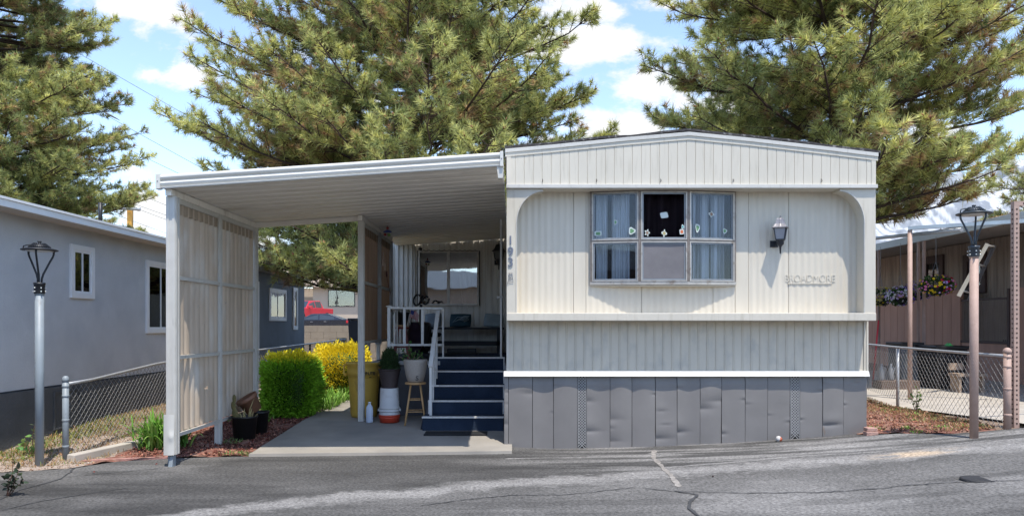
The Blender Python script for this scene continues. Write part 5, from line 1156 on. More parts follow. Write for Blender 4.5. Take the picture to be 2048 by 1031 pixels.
r_ = np.random.RandomState(9); n = 3600; a = r_.rand(n) * 2 * math.pi; q = r_.rand(n) ** .5; h = r_.rand(n)
rad = .125 * q * (1.05 - .35 * h); pp = np.stack([x + rad * np.cos(a), y + rad * np.sin(a), zp + .24 + h * .30 * (1 - .35 * q)], 1)
leaves_mesh('herb', pp, np.stack([np.cos(a) * .4, np.sin(a) * .4, np.full(n, 1.)], 1), .035, np.array([.035, .07, .022]) * (.5 + r_.rand(n, 1)), LEAF, t, seed=4, aspect=.2)
mb = MB()
for k in range(40): a = r_.rand() * 6.28; q = r_.rand() * .13; mb.tube([(x + q * .4 * math.cos(a), y + q * .4 * math.sin(a), zp + .2), (x + q * math.cos(a), y + q * math.sin(a), zp + .24 + .27 * r_.uniform(.6, 1.0))], .003, 4)
mb.build('stems', mat('green_stem', (.05, .07, .03), .8), t)
# jug
x, y = (739 - 1024) * 9.3 / F, 9.3; z = g(x, y) + .035; t = thing('bottle', (x, y, z), 'pale blue white plastic jug on the concrete beside the inner carport post', 'bottle')
mb = MB(); mb.lathe((x, y, z), [(.040, 0), (.046, .01), (.046, .17), (.040, .205), (.022, .232), (.017, .24), (.017, .255), (.001, .256)], 18, sy=.7); mb.build('bottle_wall', mat('milky_plastic', (.50, .56, .66), .4, var=.05), t)
mb = MB(); mb.lathe((x, y, z), [(.020, .248), (.020, .268), (.001, .27)], 14); mb.build('cap', mat('cap_plastic', (.7, .72, .75), .4), t)
mb = MB(); mb.org = V(-1.5, 9.45, z); mb.bar((-1.60, 9.50, z), (-1.56, 9.62, z + .22), .03, .02); mb.bar((-1.63, 9.5, z), (-1.555, 9.64, z + .17), .025, .012); tag(mb.build('wood_scrap', mat('old_wood', (.22, .13, .08), .8, var=.3)), 'two scraps of brown wood leaning between the yellow can and the buckets', 'wood scrap')
# stool with the beige planter
WOOD = mat('blond_wood', (.48, .29, .13), .5, var=.18, vscale=3, stretch=(8, 8, .6))
def stool(x, y, z, h, rs, spread, m, label, ms=None, legw=.012, rings=(.33, .62), square=False):
    t = thing('stool', (x, y, z), label, 'stool'); mb = MB(); mb.lathe((x, y, z), [(rs - .008, h - .028), (rs, h - .022), (rs, h - .006), (rs - .008, h), (.001, h)], 30); mb.build('seat', ms or m, t, fix=True)
    q = []
    for k in range(4):
        a = math.pi / 4 + k * math.pi / 2 + .12; top = V(x + rs * .62 * math.cos(a), y + rs * .62 * math.sin(a), z + h - .026); bot = V(x + spread * math.cos(a), y + spread * math.sin(a), z); q.append((top, bot)); mb = MB()
        if square: mb.bar(top, bot, legw * 3.0, legw * 2.0)
        else: mb.tube([top, bot], [legw, legw * 1.05], 10)
        mb.build('leg', m, t)
    for k in range(4):
        for f_ in rings:
            f_ = f_ + (.05 if k % 2 else 0); p1 = q[k][1].lerp(q[k][0], f_); p2 = q[(k + 1) % 4][1].lerp(q[(k + 1) % 4][0], f_); mb = MB(); mb.tube([p1, p2], legw * .6, 8); mb.build('rung', m, t)
    return t
x, y = (831 - 1024) * 9.2 / F, 9.2; z = g(x, y) + .035; stool(x, y, z, .54, .135, .185, WOOD, 'blond wooden stool holding the beige planter beside the steps')
zp = z + .54; t = thing('planter', (x, y, zp), 'large beige speckled planter with a swirl mark on the wooden stool', 'plant pot')
mb = MB(); mb.lathe((x, y, zp), [(.082, 0), (.10, .012), (.122, .08), (.140, .17), (.150, .25), (.153, .285), (.148, .292), (.140, .285), (.13, .22)], 36); mb.lathe((x, y, zp), [(.138, .255), (.001, .265)], 24); mb.build('pot_wall', mat('beige_stone_resin', (.36, .32, .28), .75, var=.08, vscale=60), t)
lettering('S', .085, (x + .035, y - .113, zp + .055), mat('swirl_grey', (.10, .09, .08), .7), 'swirl_mark', t, depth=.010, bold=.001, rotz=R(17))
r_ = np.random.RandomState(3); mb = MB(); pts = []; nr = []
for (dx, dz) in ((-.13, .17), (-.06, .26), (-.02, .12), (.03, .16), (-.17, .09), (.12, .12)):
    line = [(x - .03 + dx * s, y, zp + .25 + dz * s - .12 * abs(dx) * s * s) for s in np.linspace(0, 1, 6)]; mb.tube(line, .004, 5)
    for s in np.linspace(.3, 1, 10): pts.append((x - .03 + dx * s + r_.randn() * .018, y + r_.randn() * .02, zp + .25 + dz * s + r_.randn() * .012)); nr.append(r_.randn(3))
mb.build('stems', mat('pale_stem', (.26, .20, .12), .8), t); leaves_mesh('leaves', pts, nr, .05, np.array([.07, .15, .04]) * (.6 + .8 * r_.rand(len(pts), 1)), LEAF, t, seed=2, aspect=.6)

# ------------------------------------------------------------------ things on the deck
RED = mat('dark_red_paint', (.19, .03, .025), .5, var=.15)
x, y = (803 - 1024) * 10.5 / F, 10.5; stool(x, y, DZ, .47, .115, .155, RED, 'dark red painted stool on the deck behind the white rail', legw=.014, rings=(.4,), square=True)
mb = MB(); mb.org = V(x, y, DZ + .47); mb.box(x - .07, x + .07, y - .07, y + .07, DZ + .472, DZ + .502); tag(mb.build('wooden_block', WOOD, bevel=.003), 'small square of orange wood between the red stool and the black pot', 'wood block')
zp = DZ + .503; t = thing('planter', (x, y, zp), 'black tapering pot with sparse stems on the dark red stool', 'plant pot'); mb = MB(); mb.lathe((x, y, zp), [(.078, 0), (.115, .16), (.122, .165), (.122, .185), (.11, .185), (.09, .1)], 24); mb.lathe((x, y, zp), [(.108, .15), (.001, .16)], 16); mb.build('pot_wall', BLACKP, t)
mb = MB(); pts = []; nr = []
for (dx, dz) in ((-.2, .03), (-.12, .1), (.1, .06), (-.16, .05), (.05, .11)):
    mb.tube([(x, y, zp + .15), (x + dx * .5, y - .02, zp + .17 + dz), (x + dx, y - .03, zp + .15 + dz)], .004, 5)
    for s in np.linspace(.3, 1, 7): pts.append((x + dx * s, y - .02, zp + .16 + dz * s)); nr.append(r_.randn(3))
mb.build('stems', MATS['pale_stem'], t); leaves_mesh('leaves', pts, nr, .04, np.array([.10, .12, .04]) * (.6 + .8 * r_.rand(len(pts), 1)), LEAF, t, seed=5)
# little flag
fx, fy = (823 - 1024) * 10.4 / F, 10.4; fz = 1.4 + (650 - 619) * 10.4 / F
t = thing('small_flag', (fx, fy, fz), 'small striped american flag on a thin stick above the black pot', 'flag'); mb = MB(); mb.tube([(fx - .005, fy, fz + .015), (fx - .06, fy + .02, fz - .26)], .003, 6); mb.build('stick', WOOD, t)
mb = MB(); rows = 13; Hh, Ww = .105, .14
def fp(u, v): return (fx - .006 - .022 * (v) + Ww * u * .82, fy + .018 * math.sin(u * 7) , fz - Hh * v - .085 * u * u - .01 * math.sin(u * 6))
for k in range(rows):
    for i in range(10):
        mb.cur = 2 if (k < 7 and i < 4) else (0 if k % 2 == 0 else 1)
        mb.add([fp(i / 10, k / rows), fp((i + 1) / 10, k / rows), fp((i + 1) / 10, (k + 1) / rows), fp(i / 10, (k + 1) / rows)], [(0, 1, 2, 3)])
mb.build('cloth', [mat('flag_red', (.42, .03, .05), .8), mat('flag_white', (.6, .6, .6), .8), mat('flag_blue', (.03, .05, .20), .8)], t, fix=False)
# bench with pillows
BW = mat('black_bench_wood', (.012, .012, .016), .6, var=.3)
t = thing('bench', (-.85, 12.5, DZ), 'long black bench against the porch wall under the window', 'bench')
mb = MB(); mb.box(-1.62, -.14, 12.28, 12.74, 1.33, 1.365); mb.build('seat', BW, t, bevel=.004); mb = MB(); mb.box(-1.56, -.2, 12.3, 12.34, 1.05, 1.13); mb.build('stretcher', BW, t)
for a in (-1.58, -.26):
    mb = MB(); mb.box(a, a + .09, 12.3, 12.72, DZ, 1.33); mb.build('leg', BW, t)
def pillow(cx, w, h, m, label, dec=None, tilt=0):
    t = thing('pillow', (cx, 12.6, 1.365), label, 'pillow'); mb = MB()
    def f_(s):
        def q(u, v):
            a, b = u * 2 - 1, v * 2 - 1; th = .075 * (max(0, 1 - a ** 4) * max(0, 1 - b ** 4)) ** .6; pinch = 1 - .06 * (a * a * b * b)
            X = a * w / 2 * (1 - .05 * (1 - b * b) * 0) * pinch; Z = b * h / 2 * pinch; X, Z = X * math.cos(tilt) - Z * math.sin(tilt), X * math.sin(tilt) + Z * math.cos(tilt)
            return (cx + X, 12.62 - s * th + .22 * (Z / h), 1.365 + h / 2 + Z)
        return q
    mb.grid(f_(1), 14, 14); mb.grid(f_(-1), 14, 14); mb.build('cover', m, t, fix=False)
    if dec:
        mb = MB(); rr = random.Random(5)
        for k in range(6):
            a = rr.uniform(-.8, .2); mb.tube([(cx - .14 + .02 * k, 12.53, 1.44 + .02 * k * .5), (cx - .03 + .02 * k, 12.525, 1.50 + .012 * k), (cx + .10 + .012 * k, 12.53, 1.47 + .018 * k)], .004, 5)
        mb.tube([(cx - .15, 12.53, 1.43), (cx - .05, 12.525, 1.545), (cx + .1, 12.53, 1.55), (cx + .15, 12.53, 1.5)], .004, 5); mb.tube([(cx - .15, 12.53, 1.43), (cx, 12.525, 1.43), (cx + .15, 12.53, 1.5)], .004, 5)
        mb.build('leaf_embroidery', mat('pale_thread', (.35, .42, .44), .8), t)
pillow((921 - 1024) * 12.6 / F, .38, .24, mat('dark_teal_cushion', (.012, .04, .055), .9, var=.2), 'dark teal pillow with a leaf drawing in the middle of the bench', True)
pillow((866 - 1024) * 12.6 / F, .30, .25, mat('grey_cushion', (.16, .19, .21), .9, var=.15), 'grey pillow at the left end of the black bench', tilt=.08)
pillow((987 - 1024) * 12.6 / F, .34, .24, mat('pale_blue_cushion', (.24, .29, .31), .9, var=.2), 'pale blue grey pillow at the right end of the black bench', tilt=-.1)
x = (925 - 1024) * 12.3 / F; t = thing('shoe_tray', (x, 12.2, DZ), 'low dark tray with footwear under the black bench', 'tray'); mb = MB(); mb.box(x - .28, x + .28, 12.05, 12.3, DZ, DZ + .03); mb.box(x - .25, x + .24, 12.1, 12.28, DZ + .031, DZ + .10); mb.build('tray', BLACKP, t, bevel=.01)
# exercise bike
x, y = (842 - 1024) * 11.6 / F, 11.6; t = thing('exercise_bike', (x, y, DZ), 'black upright exercise bike with looped handlebars standing on the deck', 'exercise bike')
zt = 1.4 + (650 - 612) * y / F
mb = MB(); mb.tube([(x + .02, y, DZ + .1), (x, y, zt - .1), (x, y, zt + .03)], [.05, .03, .022], 10); mb.build('column', BLACKM, t)
mb = MB()
for cx, rx, rz in ((-.055, .06, .085), (.07, .05, .065)): mb.tube([(x + cx + rx * math.cos(a), y + (.08 if cx > 0 else -.05) + .1 * math.sin(a) * 0, zt + .10 + rz * math.sin(a) + (.3 * rx * math.cos(a))) for a in np.linspace(.6, 6.6, 16)], .014, 8)
mb.tube([(x - .03, y, zt + .03), (x + .03, y, zt + .18)], .02, 8); mb.build('handlebar', BLACKM, t)
mb = MB(); mb.box(x - .25, x + .12, y + .1, y + .5, DZ + .05, DZ + .55); mb.build('flywheel_case', BLACKP, t, bevel=.06); mb = MB(); mb.bar((x - .25, y - .1, DZ + .02), (x + .3, y - .1, DZ + .02), .05); mb.build('foot', BLACKM, t)
mb = MB(); mb.lathe((x + .18, y + .4, zt - .52), [(.02, 0), (.10, .03), (.12, .07), (.05, .10), (.001, .1)], 16); mb.tube([(x + .18, y + .4, DZ + .3), (x + .18, y + .4, zt - .52)], .025, 8); mb.build('saddle', BLACKP, t)
x, y = (829 - 1024) * 11.2 / F, 11.2; t = thing('bag', (x, y, DZ), 'dark purple bag slumped behind the white rail by the flag', 'bag'); mb = MB(); mb.grid(lambda u, v: (x + .12 * math.cos(2 * math.pi * u) * math.sin(math.pi * v) ** .6, y + .09 * math.sin(2 * math.pi * u) * math.sin(math.pi * v) ** .6, DZ + .26 - .26 * math.cos(math.pi * v) + .02 * math.sin(u * 20)), 18, 14); mb.build('cloth', mat('purple_cloth', (.035, .018, .04), .9, var=.4, vscale=10), t)
mb = MB(); mb.tube([(x - .06, y, DZ + .5), (x - .05, y, DZ + .62), (x + .04, y, DZ + .63), (x + .06, y, DZ + .5)], .008, 6); mb.build('strap', BLACKP, t)
# ornaments
x, y = (775 - 1024) * 10.4 / F, 10.4; t = thing('hanging_ornament', (x, y, 2.7), 'small blue and red hanging ornament near the inner screen under the ceiling', 'ornament'); z0 = 1.4 + (650 - 462) * y / F
mb = MB(); mb.tube([(x, y, z0 + .05), (x, y, 2.92)], .0025, 5); mb.build('string', BLACKM, t)
mb = MB(); mb.grid(lambda u, v: (x - .06 + .12 * u, y + .01 * math.sin(u * 6), z0 - .02 + .04 * v * math.sin(.4 + u * 2.4)), 8, 2); mb.build('blue_boat', mat('toy_blue', (.05, .08, .30), .6), t, fix=False)
for dx, dz, nm, c in ((0, .045, 'red_ball', (.35, .04, .04)), (-.035, -.05, 'red_ball', (.35, .04, .04)), (.022, -.055, 'green_ball', (.25, .42, .10))):
    mb = MB(); mb.lathe((x + dx, y, z0 + dz), [(.001, -.022), (.016, -.015), (.022, 0), (.016, .015), (.001, .022)], 12); mb.build(nm, mat('toy_' + nm, c, .5), t)
x, y = -1.955, 11.1; z0 = 1.4 + (650 - 548) * y / F; t = thing('wall_decoration', (x, y, z0), 'small dark red star ornament hanging on the inner brown screen', 'ornament'); mb = MB()
for k in range(5): a = k * 1.2566 + .3; mb.bar((x + .01, y, z0), (x + .012, y + .045 * math.cos(a), z0 + .045 * math.sin(a)), .018, .008)
mb.tube([(x + .01, y, z0 - .02), (x + .03, y + .05, z0 - .18), (x + .05, y + .12, z0 - .3)], .004, 5); mb.build('star', mat('maroon', (.10, .02, .02), .7), t)
x = (841 - 1024) * 12.85 / F; mb = MB(); z0 = 1.4 + (650 - 498) * 12.85 / F; mb.org = V(x, 12.84, z0); mb.lathe((x, 12.82, z0), [(.001, -.035), (.03, -.02), (.038, 0), (.03, .02), (.001, .035)], 12); tag(mb.build('wall_bauble', BLACKP), 'round black bauble at the upper left corner of the porch window', 'ornament')
mb = MB(); pts_ = [(lerp((845 - 1024), (956 - 1024), k / 40) * 12.86 / F, 12.85, 1.4 + (650 - 501) * 12.86 / F + .012 * math.sin(k * 1.7)) for k in range(41)]; mb.tube(pts_, .005, 5); mb.org = V(*pts_[0]); tag(mb.build('string_lights', BLACKM), 'dark string of lights draped along the top of the porch window', 'string lights')

# ------------------------------------------------------------------ left stucco house
XW = -5.62; EZ = 1.4 + 1.246
STU = mat('pale_grey_stucco', (.53, .54, .55), .9, var=.08, vscale=1.6, bump=.22, bscale=45, spots=((.46, .48, .50), 2.2, .5, .78, (1, 1, 1)))
STUD = mat('charcoal_base_stucco', (.085, .09, .096), .9, var=.15, vscale=3, bump=.5, bscale=30)
hs = thing('stucco_house', (-7.6, 8, 0), 'pale grey stucco house with charcoal base and white eave on the left', 'house')
zb0 = 1.4 - .735
mb = MB(); mb.box(-10, XW, 3.2, 12.75, zb0, EZ + .03); mb.build('wall', STU, hs)
mb = MB(); mb.box(-10, XW - .012, 3.2, 12.75, -.2, zb0 - .001); mb.box(XW - .012, XW + .02, 3.2, 12.75, -.2, zb0 - .02); mb.build('base', STUD, hs)
mb = MB(); mb.box(XW, -5.27, 2.9, 12.9, EZ, EZ + .015); mb.build('soffit', mat('soffit_beige', (.50, .46, .42), .8, var=.06, vscale=3, stretch=(1, .3, 1)), hs)
mb = MB(); mb.box(-5.275, -5.25, 2.9, 12.92, EZ - .015, EZ + .055); mb.box(-5.28, -5.235, 2.9, 12.93, EZ + .058, EZ + .085); mb.build('fascia', FRAMEW, hs)
mb = MB(); mb.hexa([(-10.2, 2.9, EZ + .02), (-5.26, 2.9, EZ + .02), (-5.26, 12.95, EZ + .02), (-10.2, 12.95, EZ + .02), (-10.2, 2.9, EZ + .30), (-5.245, 2.9, EZ + .088), (-5.245, 12.95, EZ + .088), (-10.2, 12.95, EZ + .30)]); mb.build('roof', mat('grey_roofing', (.27, .27, .26), .9, var=.12, vscale=8, bump=.3), hs)
frL = (V(XW, 0, 0), V(0, 1, 0), V(1, 0, 0))
def hY(px): return 5.62 * F / (1024 - px)
window(hs, frL, hY(139), hY(186), 1.4 + (650 - 595) * hY(139) / F, 1.4 + (650 - 487) * hY(139) / F, trim=.07, split=.5)
window(hs, frL, hY(291), hY(352), 1.4 + (650 - 666) * hY(291) / F, 1.4 + (650 - 519) * hY(291) / F, trim=.07, split=.45)
mb = MB(); frame_ring(mb, frL, hY(103), hY(158), .12, zb0 - .08, .02, .021, .035); mb.build('crawl_hatch', STUD, hs)
vy = 5.62 * F / (1024 - 145) * 1.1; mb = MB(); mb.hexa([(-6.35, vy - .15, EZ + .12), (-6.05, vy - .15, EZ + .12), (-6.05, vy + .2, EZ + .12), (-6.35, vy + .2, EZ + .12), (-6.3, vy - .02, EZ + .27), (-6.1, vy - .02, EZ + .27), (-6.05, vy + .2, EZ + .27), (-6.35, vy + .2, EZ + .27)]); mb.build('roof_vent', FRAMEW, hs)
vp = P(200, 405, 9.9); mb = MB(); mb.tube([(vp.x + .55, 9.9, EZ + .1), (vp.x + .55, 9.9, EZ + .1)], .03, 8) if False else mb.tube([(-5.70, 9.9, EZ + .1), (-5.70, 9.9, vp.z)], .026, 10); mb.build('vent_pipe', BLACKM, hs)
# house beyond, the pine's shade put into its darker wall colour
STU2 = mat('tree_shade_tinted_stucco', (.185, .21, .235), .9, var=.08, vscale=1.8, bump=.25, bscale=40, spots=((.15, .165, .18), 2, .5, .8))
h2 = thing('shade_tinted_house', (-7.6, 17, .1), 'grey house, tree shade painted into its wall colour, seen through the carport behind the shrubs', 'house')
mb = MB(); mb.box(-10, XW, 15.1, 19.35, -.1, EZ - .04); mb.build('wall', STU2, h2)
mb = MB(); mb.box(-10.1, -5.45, 14.9, 19.5, EZ - .05, EZ + .04); mb.build('eave', GREYP, h2); mb = MB(); mb.hexa([(-10.1, 14.9, EZ + .04), (-5.42, 14.9, EZ + .04), (-5.42, 17.0, EZ + .04), (-10.1, 17.0, EZ + .04), (-10.1, 14.9, EZ + .4), (-5.6, 14.9, EZ + .1), (-5.6, 17.0, EZ + .1), (-10.1, 17.0, EZ + .4)]); mb.build('roof', MATS['grey_roofing'], h2)
window(h2, frL, hY(538), hY(571), 1.4 + (650 - 641) * hY(538) / F, 1.4 + (650 - 575) * hY(538) / F, trim=.08, split=.48, blind=2)
window(h2, frL, hY(585), hY(594), 1.4 + (650 - 659) * hY(585) / F, 1.4 + (650 - 574) * hY(585) / F, trim=.08)
mb = MB(); frame_ring(mb, frL, hY(499), hY(516), .12, 1.4 + (650 - 562) * 15.7 / F, .09, 0, .03); dr = mb.build('door', FRAMEW, h2); mb = MB(); mb.fbox(frL, hY(499) + .09, hY(516) - .09, .2, 1.4 + (650 - 562) * 15.7 / F - .09, .0, .015); mb.build('door_leaf', STU, dr)

# red bicycle-ish toy blur behind the fence -> small red garden cart parts are barely visible: one red watering hose
hx = -5.0; mb = MB(); mb.org = V(hx, 12.4, .2); mb.tube([(hx + .03 * math.sin(k * 1.3), 12.3 + .06 * k * .2, .18 + .06 * k) for k in range(10)], .02, 6); tag(mb.build('hose', mat('red_hose', (.45, .04, .05), .6)), 'red garden hose hung behind the left chain link fence', 'hose')

# ------------------------------------------------------------------ block wall, parked vehicles and building in the background
BLK = mat('concrete_block', (.36, .31, .26), .9, var=.08, vscale=3, bump=.3, bscale=30)
bw = thing('block_wall', (-4.7, 22, .2), 'tan concrete block wall behind the yellow shrub', 'wall'); rr = random.Random(4)
zt0 = 1.4 + (650 - 650.5) * 22 / F; mb = MB(); zz = zt0; first = True; k = 0
while zz > .1:
    x = -8.4 + (.2 if k % 2 else 0); h_ = .2
    while x < 3:
        mb.box(x + .004, x + .396, 22 + rr.uniform(0, .006), 22.2, zz - h_ + .004, zz); x += .4
    zz -= h_; k += 1
mb.build('blocks', BLK, bw, bevel=0); mb = MB(); mb.box(-8.4, 3.2, 22.02, 22.19, .0, zt0 - .01); mb.build('mortar', mat('mortar', (.26, .23, .2), .95), bw)
mb = MB(); mb.box(-5.35, -5.08, 21.8, 21.99, .62, 1.02); tag(mb.build('utility_box', mat('grey_green_box', (.09, .10, .09), .6, var=.2), bevel=.01), 'dark utility meter box mounted in front of the block wall', 'utility box')
t = thing('wheelie_bin', (-4.5, 20.9, g(-4.5, 21)), 'dark grey wheelie bin standing before the block wall behind the inner post', 'bin'); x = (720 - 1024) * 20.9 / F; z = g(x, 20.9); zt = 1.4 + (650 - 636) * 20.9 / F
mb = MB(); mb.hexa([(x - .22, 20.65, z), (x + .22, 20.65, z), (x + .22, 21.15, z), (x - .22, 21.15, z), (x - .29, 20.6, zt - .06), (x + .29, 20.6, zt - .06), (x + .29, 21.25, zt - .06), (x - .29, 21.25, zt - .06)]); mb.build('bin_body', mat('grey_bin', (.09, .10, .12), .5), t, bevel=.02); mb = MB(); mb.box(x - .3, x + .3, 20.58, 21.28, zt - .055, zt); mb.build('lid', MATS['grey_bin'], t, bevel=.02)

def vehicle(name, label, origin, rot, L_, W_, body, glassp, paint, wheels, wr, lights, extra=None, cat='car'):
    """body: side outline [(x,z)], glassp: greenhouse outline; x runs front (-) to rear (+)"""
    t = thing(name, origin, label, cat); cA, sA = math.cos(rot), math.sin(rot)
    def Wp(x, y, z): return (origin[0] + x * cA - y * sA, origin[1] + x * sA + y * cA, origin[2] + z)
    def loft(outline, w0, w1, z0, z1, mb, zw=None):
        n = len(outline); vs = []
        for s in (-1, 1):
            for x, z in outline: w = lerp(w0, w1, max(0, min(1, (z - z0) / (z1 - z0)))); vs.append(Wp(x, s * w / 2, z))
        mb.add(vs, [(i, (i + 1) % n, n + (i + 1) % n, n + i) for i in range(n)] + [tuple(range(n)), tuple(range(n, 2 * n))[::-1]])
    mb = MB(); zb_ = max(z for _, z in body); loft(body, W_ * .97, W_, 0.2, .75, mb); b = mb.build('body', paint, t, bevel=.04)
    mb = MB(); z0 = min(z for _, z in glassp); z1 = max(z for _, z in glassp); loft(glassp, W_ * .94, W_ * .72, z0, z1, mb); cbn = mb.build('cabin', paint, t, bevel=.03)
    GLS = mat('car_glass', (.03, .04, .05), .08, var=.05, spec=.9)
    cxm = sum(x for x, _ in glassp) / len(glassp)
    for s in (-1, 1):     # side windows standing just proud of the cabin
        q = [(cxm + (x - cxm) * .86, z0 + (z - z0) * .86 + .04) for x, z in glassp]
        for (a, b_) in extra['splits']:
            xs = [x for x, z in q]; poly = []
            top = lambda X: float(np.interp(X, *zip(*sorted(extra['toplin']))))
            pl = [(a, z0 + .05), (b_, z0 + .05), (b_, max(z0 + .06, top(b_) - .07)), (a, max(z0 + .06, top(a) - .07))]
            mb = MB(); vs = [Wp(x, s * (lerp(W_ * .94, W_ * .72, (z - z0) / (z1 - z0)) / 2 + .012), z) for x, z in pl]; vi = [Wp(x, s * (lerp(W_ * .94, W_ * .72, (z - z0) / (z1 - z0)) / 2 - .02), z) for x, z in pl]
            mb.hexa([vs[0], vs[1], vi[1], vi[0], vs[3], vs[2], vi[2], vi[3]]); mb.build('side_window', GLS, t)
    for nm, (xa, za, xb, zb2) in (('windscreen', extra['ws']), ('rear_window', extra['rw'])):
        mb = MB(); wA = lerp(W_ * .94, W_ * .72, (za - z0) / (z1 - z0)) * .90; wB = lerp(W_ * .94, W_ * .72, (zb2 - z0) / (z1 - z0)) * .90; d = V(xb - xa, 0, zb2 - za).normalized(); n_ = V(-d.z, 0, d.x) * (.012 if nm == 'rear_window' else .012); n_ = n_ if (n_.x < 0) == (nm == 'windscreen') else -n_
        a = [(xa, -wA / 2, za), (xa, wA / 2, za), (xb, wB / 2, zb2), (xb, -wB / 2, zb2)]; mb.hexa([Wp(x - n_.x, y, z - n_.z) for x, y, z in a] + [Wp(x + n_.x, y, z + n_.z) for x, y, z in a]); mb.build(nm, GLS, t)
    TY = mat('tyre_rubber', (.02, .02, .02), .8, var=.2); RM = mat('wheel_alloy', (.5, .5, .52), .3, metal=.6, var=.1)
    for x in wheels:
        for s in (-1, 1):
            mb = MB(); c0 = V(*Wp(x, s * (W_ / 2 - .2), wr)); c1 = V(*Wp(x, s * (W_ / 2 + .015), wr)); mb.tube([c0, c1], wr, 24, smooth=False); w = mb.build('wheel', TY, t); mb = MB(); c2 = V(*Wp(x, s * (W_ / 2 + .025), wr)); mb.tube([c1, c2], wr * .62, 16, smooth=False); mb.build('rim', RM, w)
    for nm, x, y0, y1, za, zb2, m, dx in lights:
        mb = MB(); mb.hexa([Wp(*p) for p in ((x - dx, y0, za), (x + dx, y0, za), (x + dx, y1, za), (x - dx, y1, za), (x - dx, y0, zb2), (x + dx, y0, zb2), (x + dx, y1, zb2), (x - dx, y1, zb2))]); mb.build(nm, m, t, bevel=.01)
    return t
CHR = mat('chrome_bar', (.5, .5, .52), .25, metal=.8, var=.05); TLR = mat('red_lens', (.5, .02, .03), .3, var=.1); HLW = mat('clear_lens', (.6, .62, .62), .2, var=.05)
BK = mat('trim_black', (.015, .015, .015), .6)
Yt = 66.; xt = (612 - 1024) * Yt / F; RP = mat('bright_red_car_paint', (.50, .02, .035), .25, var=.04, spec=.7)
vehicle('pickup_truck', 'bright red pickup truck with a black grille parked beyond the block wall', (xt, Yt, g(xt, Yt) - .25), R(70), 5.8, 2.0,
        [(-2.9, .45), (-2.95, .75), (-2.9, 1.12), (-1.15, 1.24), (2.9, 1.22), (2.9, .5), (2.6, .4), (-2.7, .38)],
        [(-1.25, 1.22), (-.45, 1.90), (1.15, 1.93), (1.45, 1.22)], RP, (-1.9, 1.9), .42,
        [('grille', -2.93, -.62, .62, .72, 1.08, BK, .05), ('grille_bar', -2.96, -.6, .6, .88, .94, CHR, .06), ('grille_bar', -2.96, -.6, .6, .78, .82, CHR, .06), ('headlight', -2.9, -.98, -.66, .78, 1.06, HLW, .08), ('headlight', -2.9, .66, .98, .78, 1.06, HLW, .08), ('bumper', -2.98, -.98, .98, .42, .64, RP, .1),
         ('mirror', -.85, -1.28, -1.0, 1.25, 1.45, RP, .1), ('mirror', -.85, 1.0, 1.28, 1.25, 1.45, RP, .1)],
        dict(splits=[(-.75, .15), (.25, 1.15)], toplin=[(-1.25, 1.22), (-.45, 1.90), (1.15, 1.93), (1.45, 1.22)], ws=(-1.2, 1.26, -.5, 1.86), rw=(1.42, 1.28, 1.2, 1.88)), 'pickup truck')
Ys = 52.; xs_ = (640 - 1024) * Ys / F
vehicle('sedan', 'black sedan with red tail lights parked in front of the red pickup', (xs_ - .05, Ys, g(xs_, Ys) + .05), R(6), 4.8, 1.82,
        [(-2.4, .35), (-2.45, .55), (-2.3, .78), (-1.2, .95), (1.75, 1.0), (2.3, .98), (2.42, .85), (2.4, .4), (2.2, .3), (-2.2, .28)],
        [(-1.35, .93), (-.35, 1.40), (.75, 1.42), (1.95, .98)], mat('black_car_paint', (.012, .015, .025), .18, var=.05, spec=.8), (-1.5, 1.45), .33,
        [('taillight', 2.36, -.9, -.5, .72, .92, TLR, .07), ('taillight', 2.36, .5, .9, .72, .92, TLR, .07), ('taillight', 2.2, -.93, -.86, .74, .92, TLR, .18), ('headlight', -2.35, -.85, -.5, .58, .72, HLW, .06), ('headlight', -2.35, .5, .85, .58, .72, HLW, .06), ('door_handle', .55, -.94, -.90, .82, .85, CHR, .09), ('door_handle', -.4, -.94, -.90, .8, .83, CHR, .09)],
        dict(splits=[(-.95, .05), (.15, 1.15)], toplin=[(-1.35, .93), (-.35, 1.40), (.75, 1.42), (1.95, .98)], ws=(-1.3, .97, -.42, 1.38), rw=(1.9, 1.02, .82, 1.40)))
Yb = 75.; SB = mat('tan_stucco_far', (.42, .35, .28), .9, var=.05, vscale=.8); bz = 1.0
bb = thing('tan_building', (-16, 75, 1), 'tan stucco building with a shingled mansard roof behind the parked vehicles', 'building')
xa, xb = (612 - 1024) * Yb / F, (760 - 1024) * Yb / F; ze = 1.4 + (650 - 575) * Yb / F
mb = MB(); mb.box((626 - 1024) * Yb / F, 2, Yb, Yb + 12, bz - .5, ze + .1); mb.box(-30, (626 - 1024) * Yb / F, Yb + 3, Yb + 12, bz - .5, ze + .1); mb.build('wall', SB, bb)
rz = ze + 4.3; mb = MB(); RS = mat('tan_shingle', (.44, .35, .28), .9, var=.2, vscale=4)
for k in range(9):
    f0, f1 = k / 9, (k + 1) / 9; y0, y1 = Yb - .9 + 1.9 * f0, Yb - .9 + 1.9 * f1
    mb.hexa([(-24.5, y0 - .08, lerp(ze, rz, f0)), (2, y0 - .08, lerp(ze, rz, f0)), (2, y0 + .2, lerp(ze, rz, f0)), (-24.5, y0 + .2, lerp(ze, rz, f0)), (-24.5, y1, lerp(ze, rz, f1)), (2, y1, lerp(ze, rz, f1)), (2, y1 + .2, lerp(ze, rz, f1)), (-24.5, y1 + .2, lerp(ze, rz, f1))])
mb.build('mansard_roof', RS, bb)
frB = (V(0, Yb, 0), V(1, 0, 0), V(0, -1, 0)); window(bb, frB, (656 - 1024) * Yb / F, (710 - 1024) * Yb / F, 1.4 + (650 - 613) * Yb / F, 1.4 + (650 - 579) * Yb / F, trim=.06, m=BLACKM)
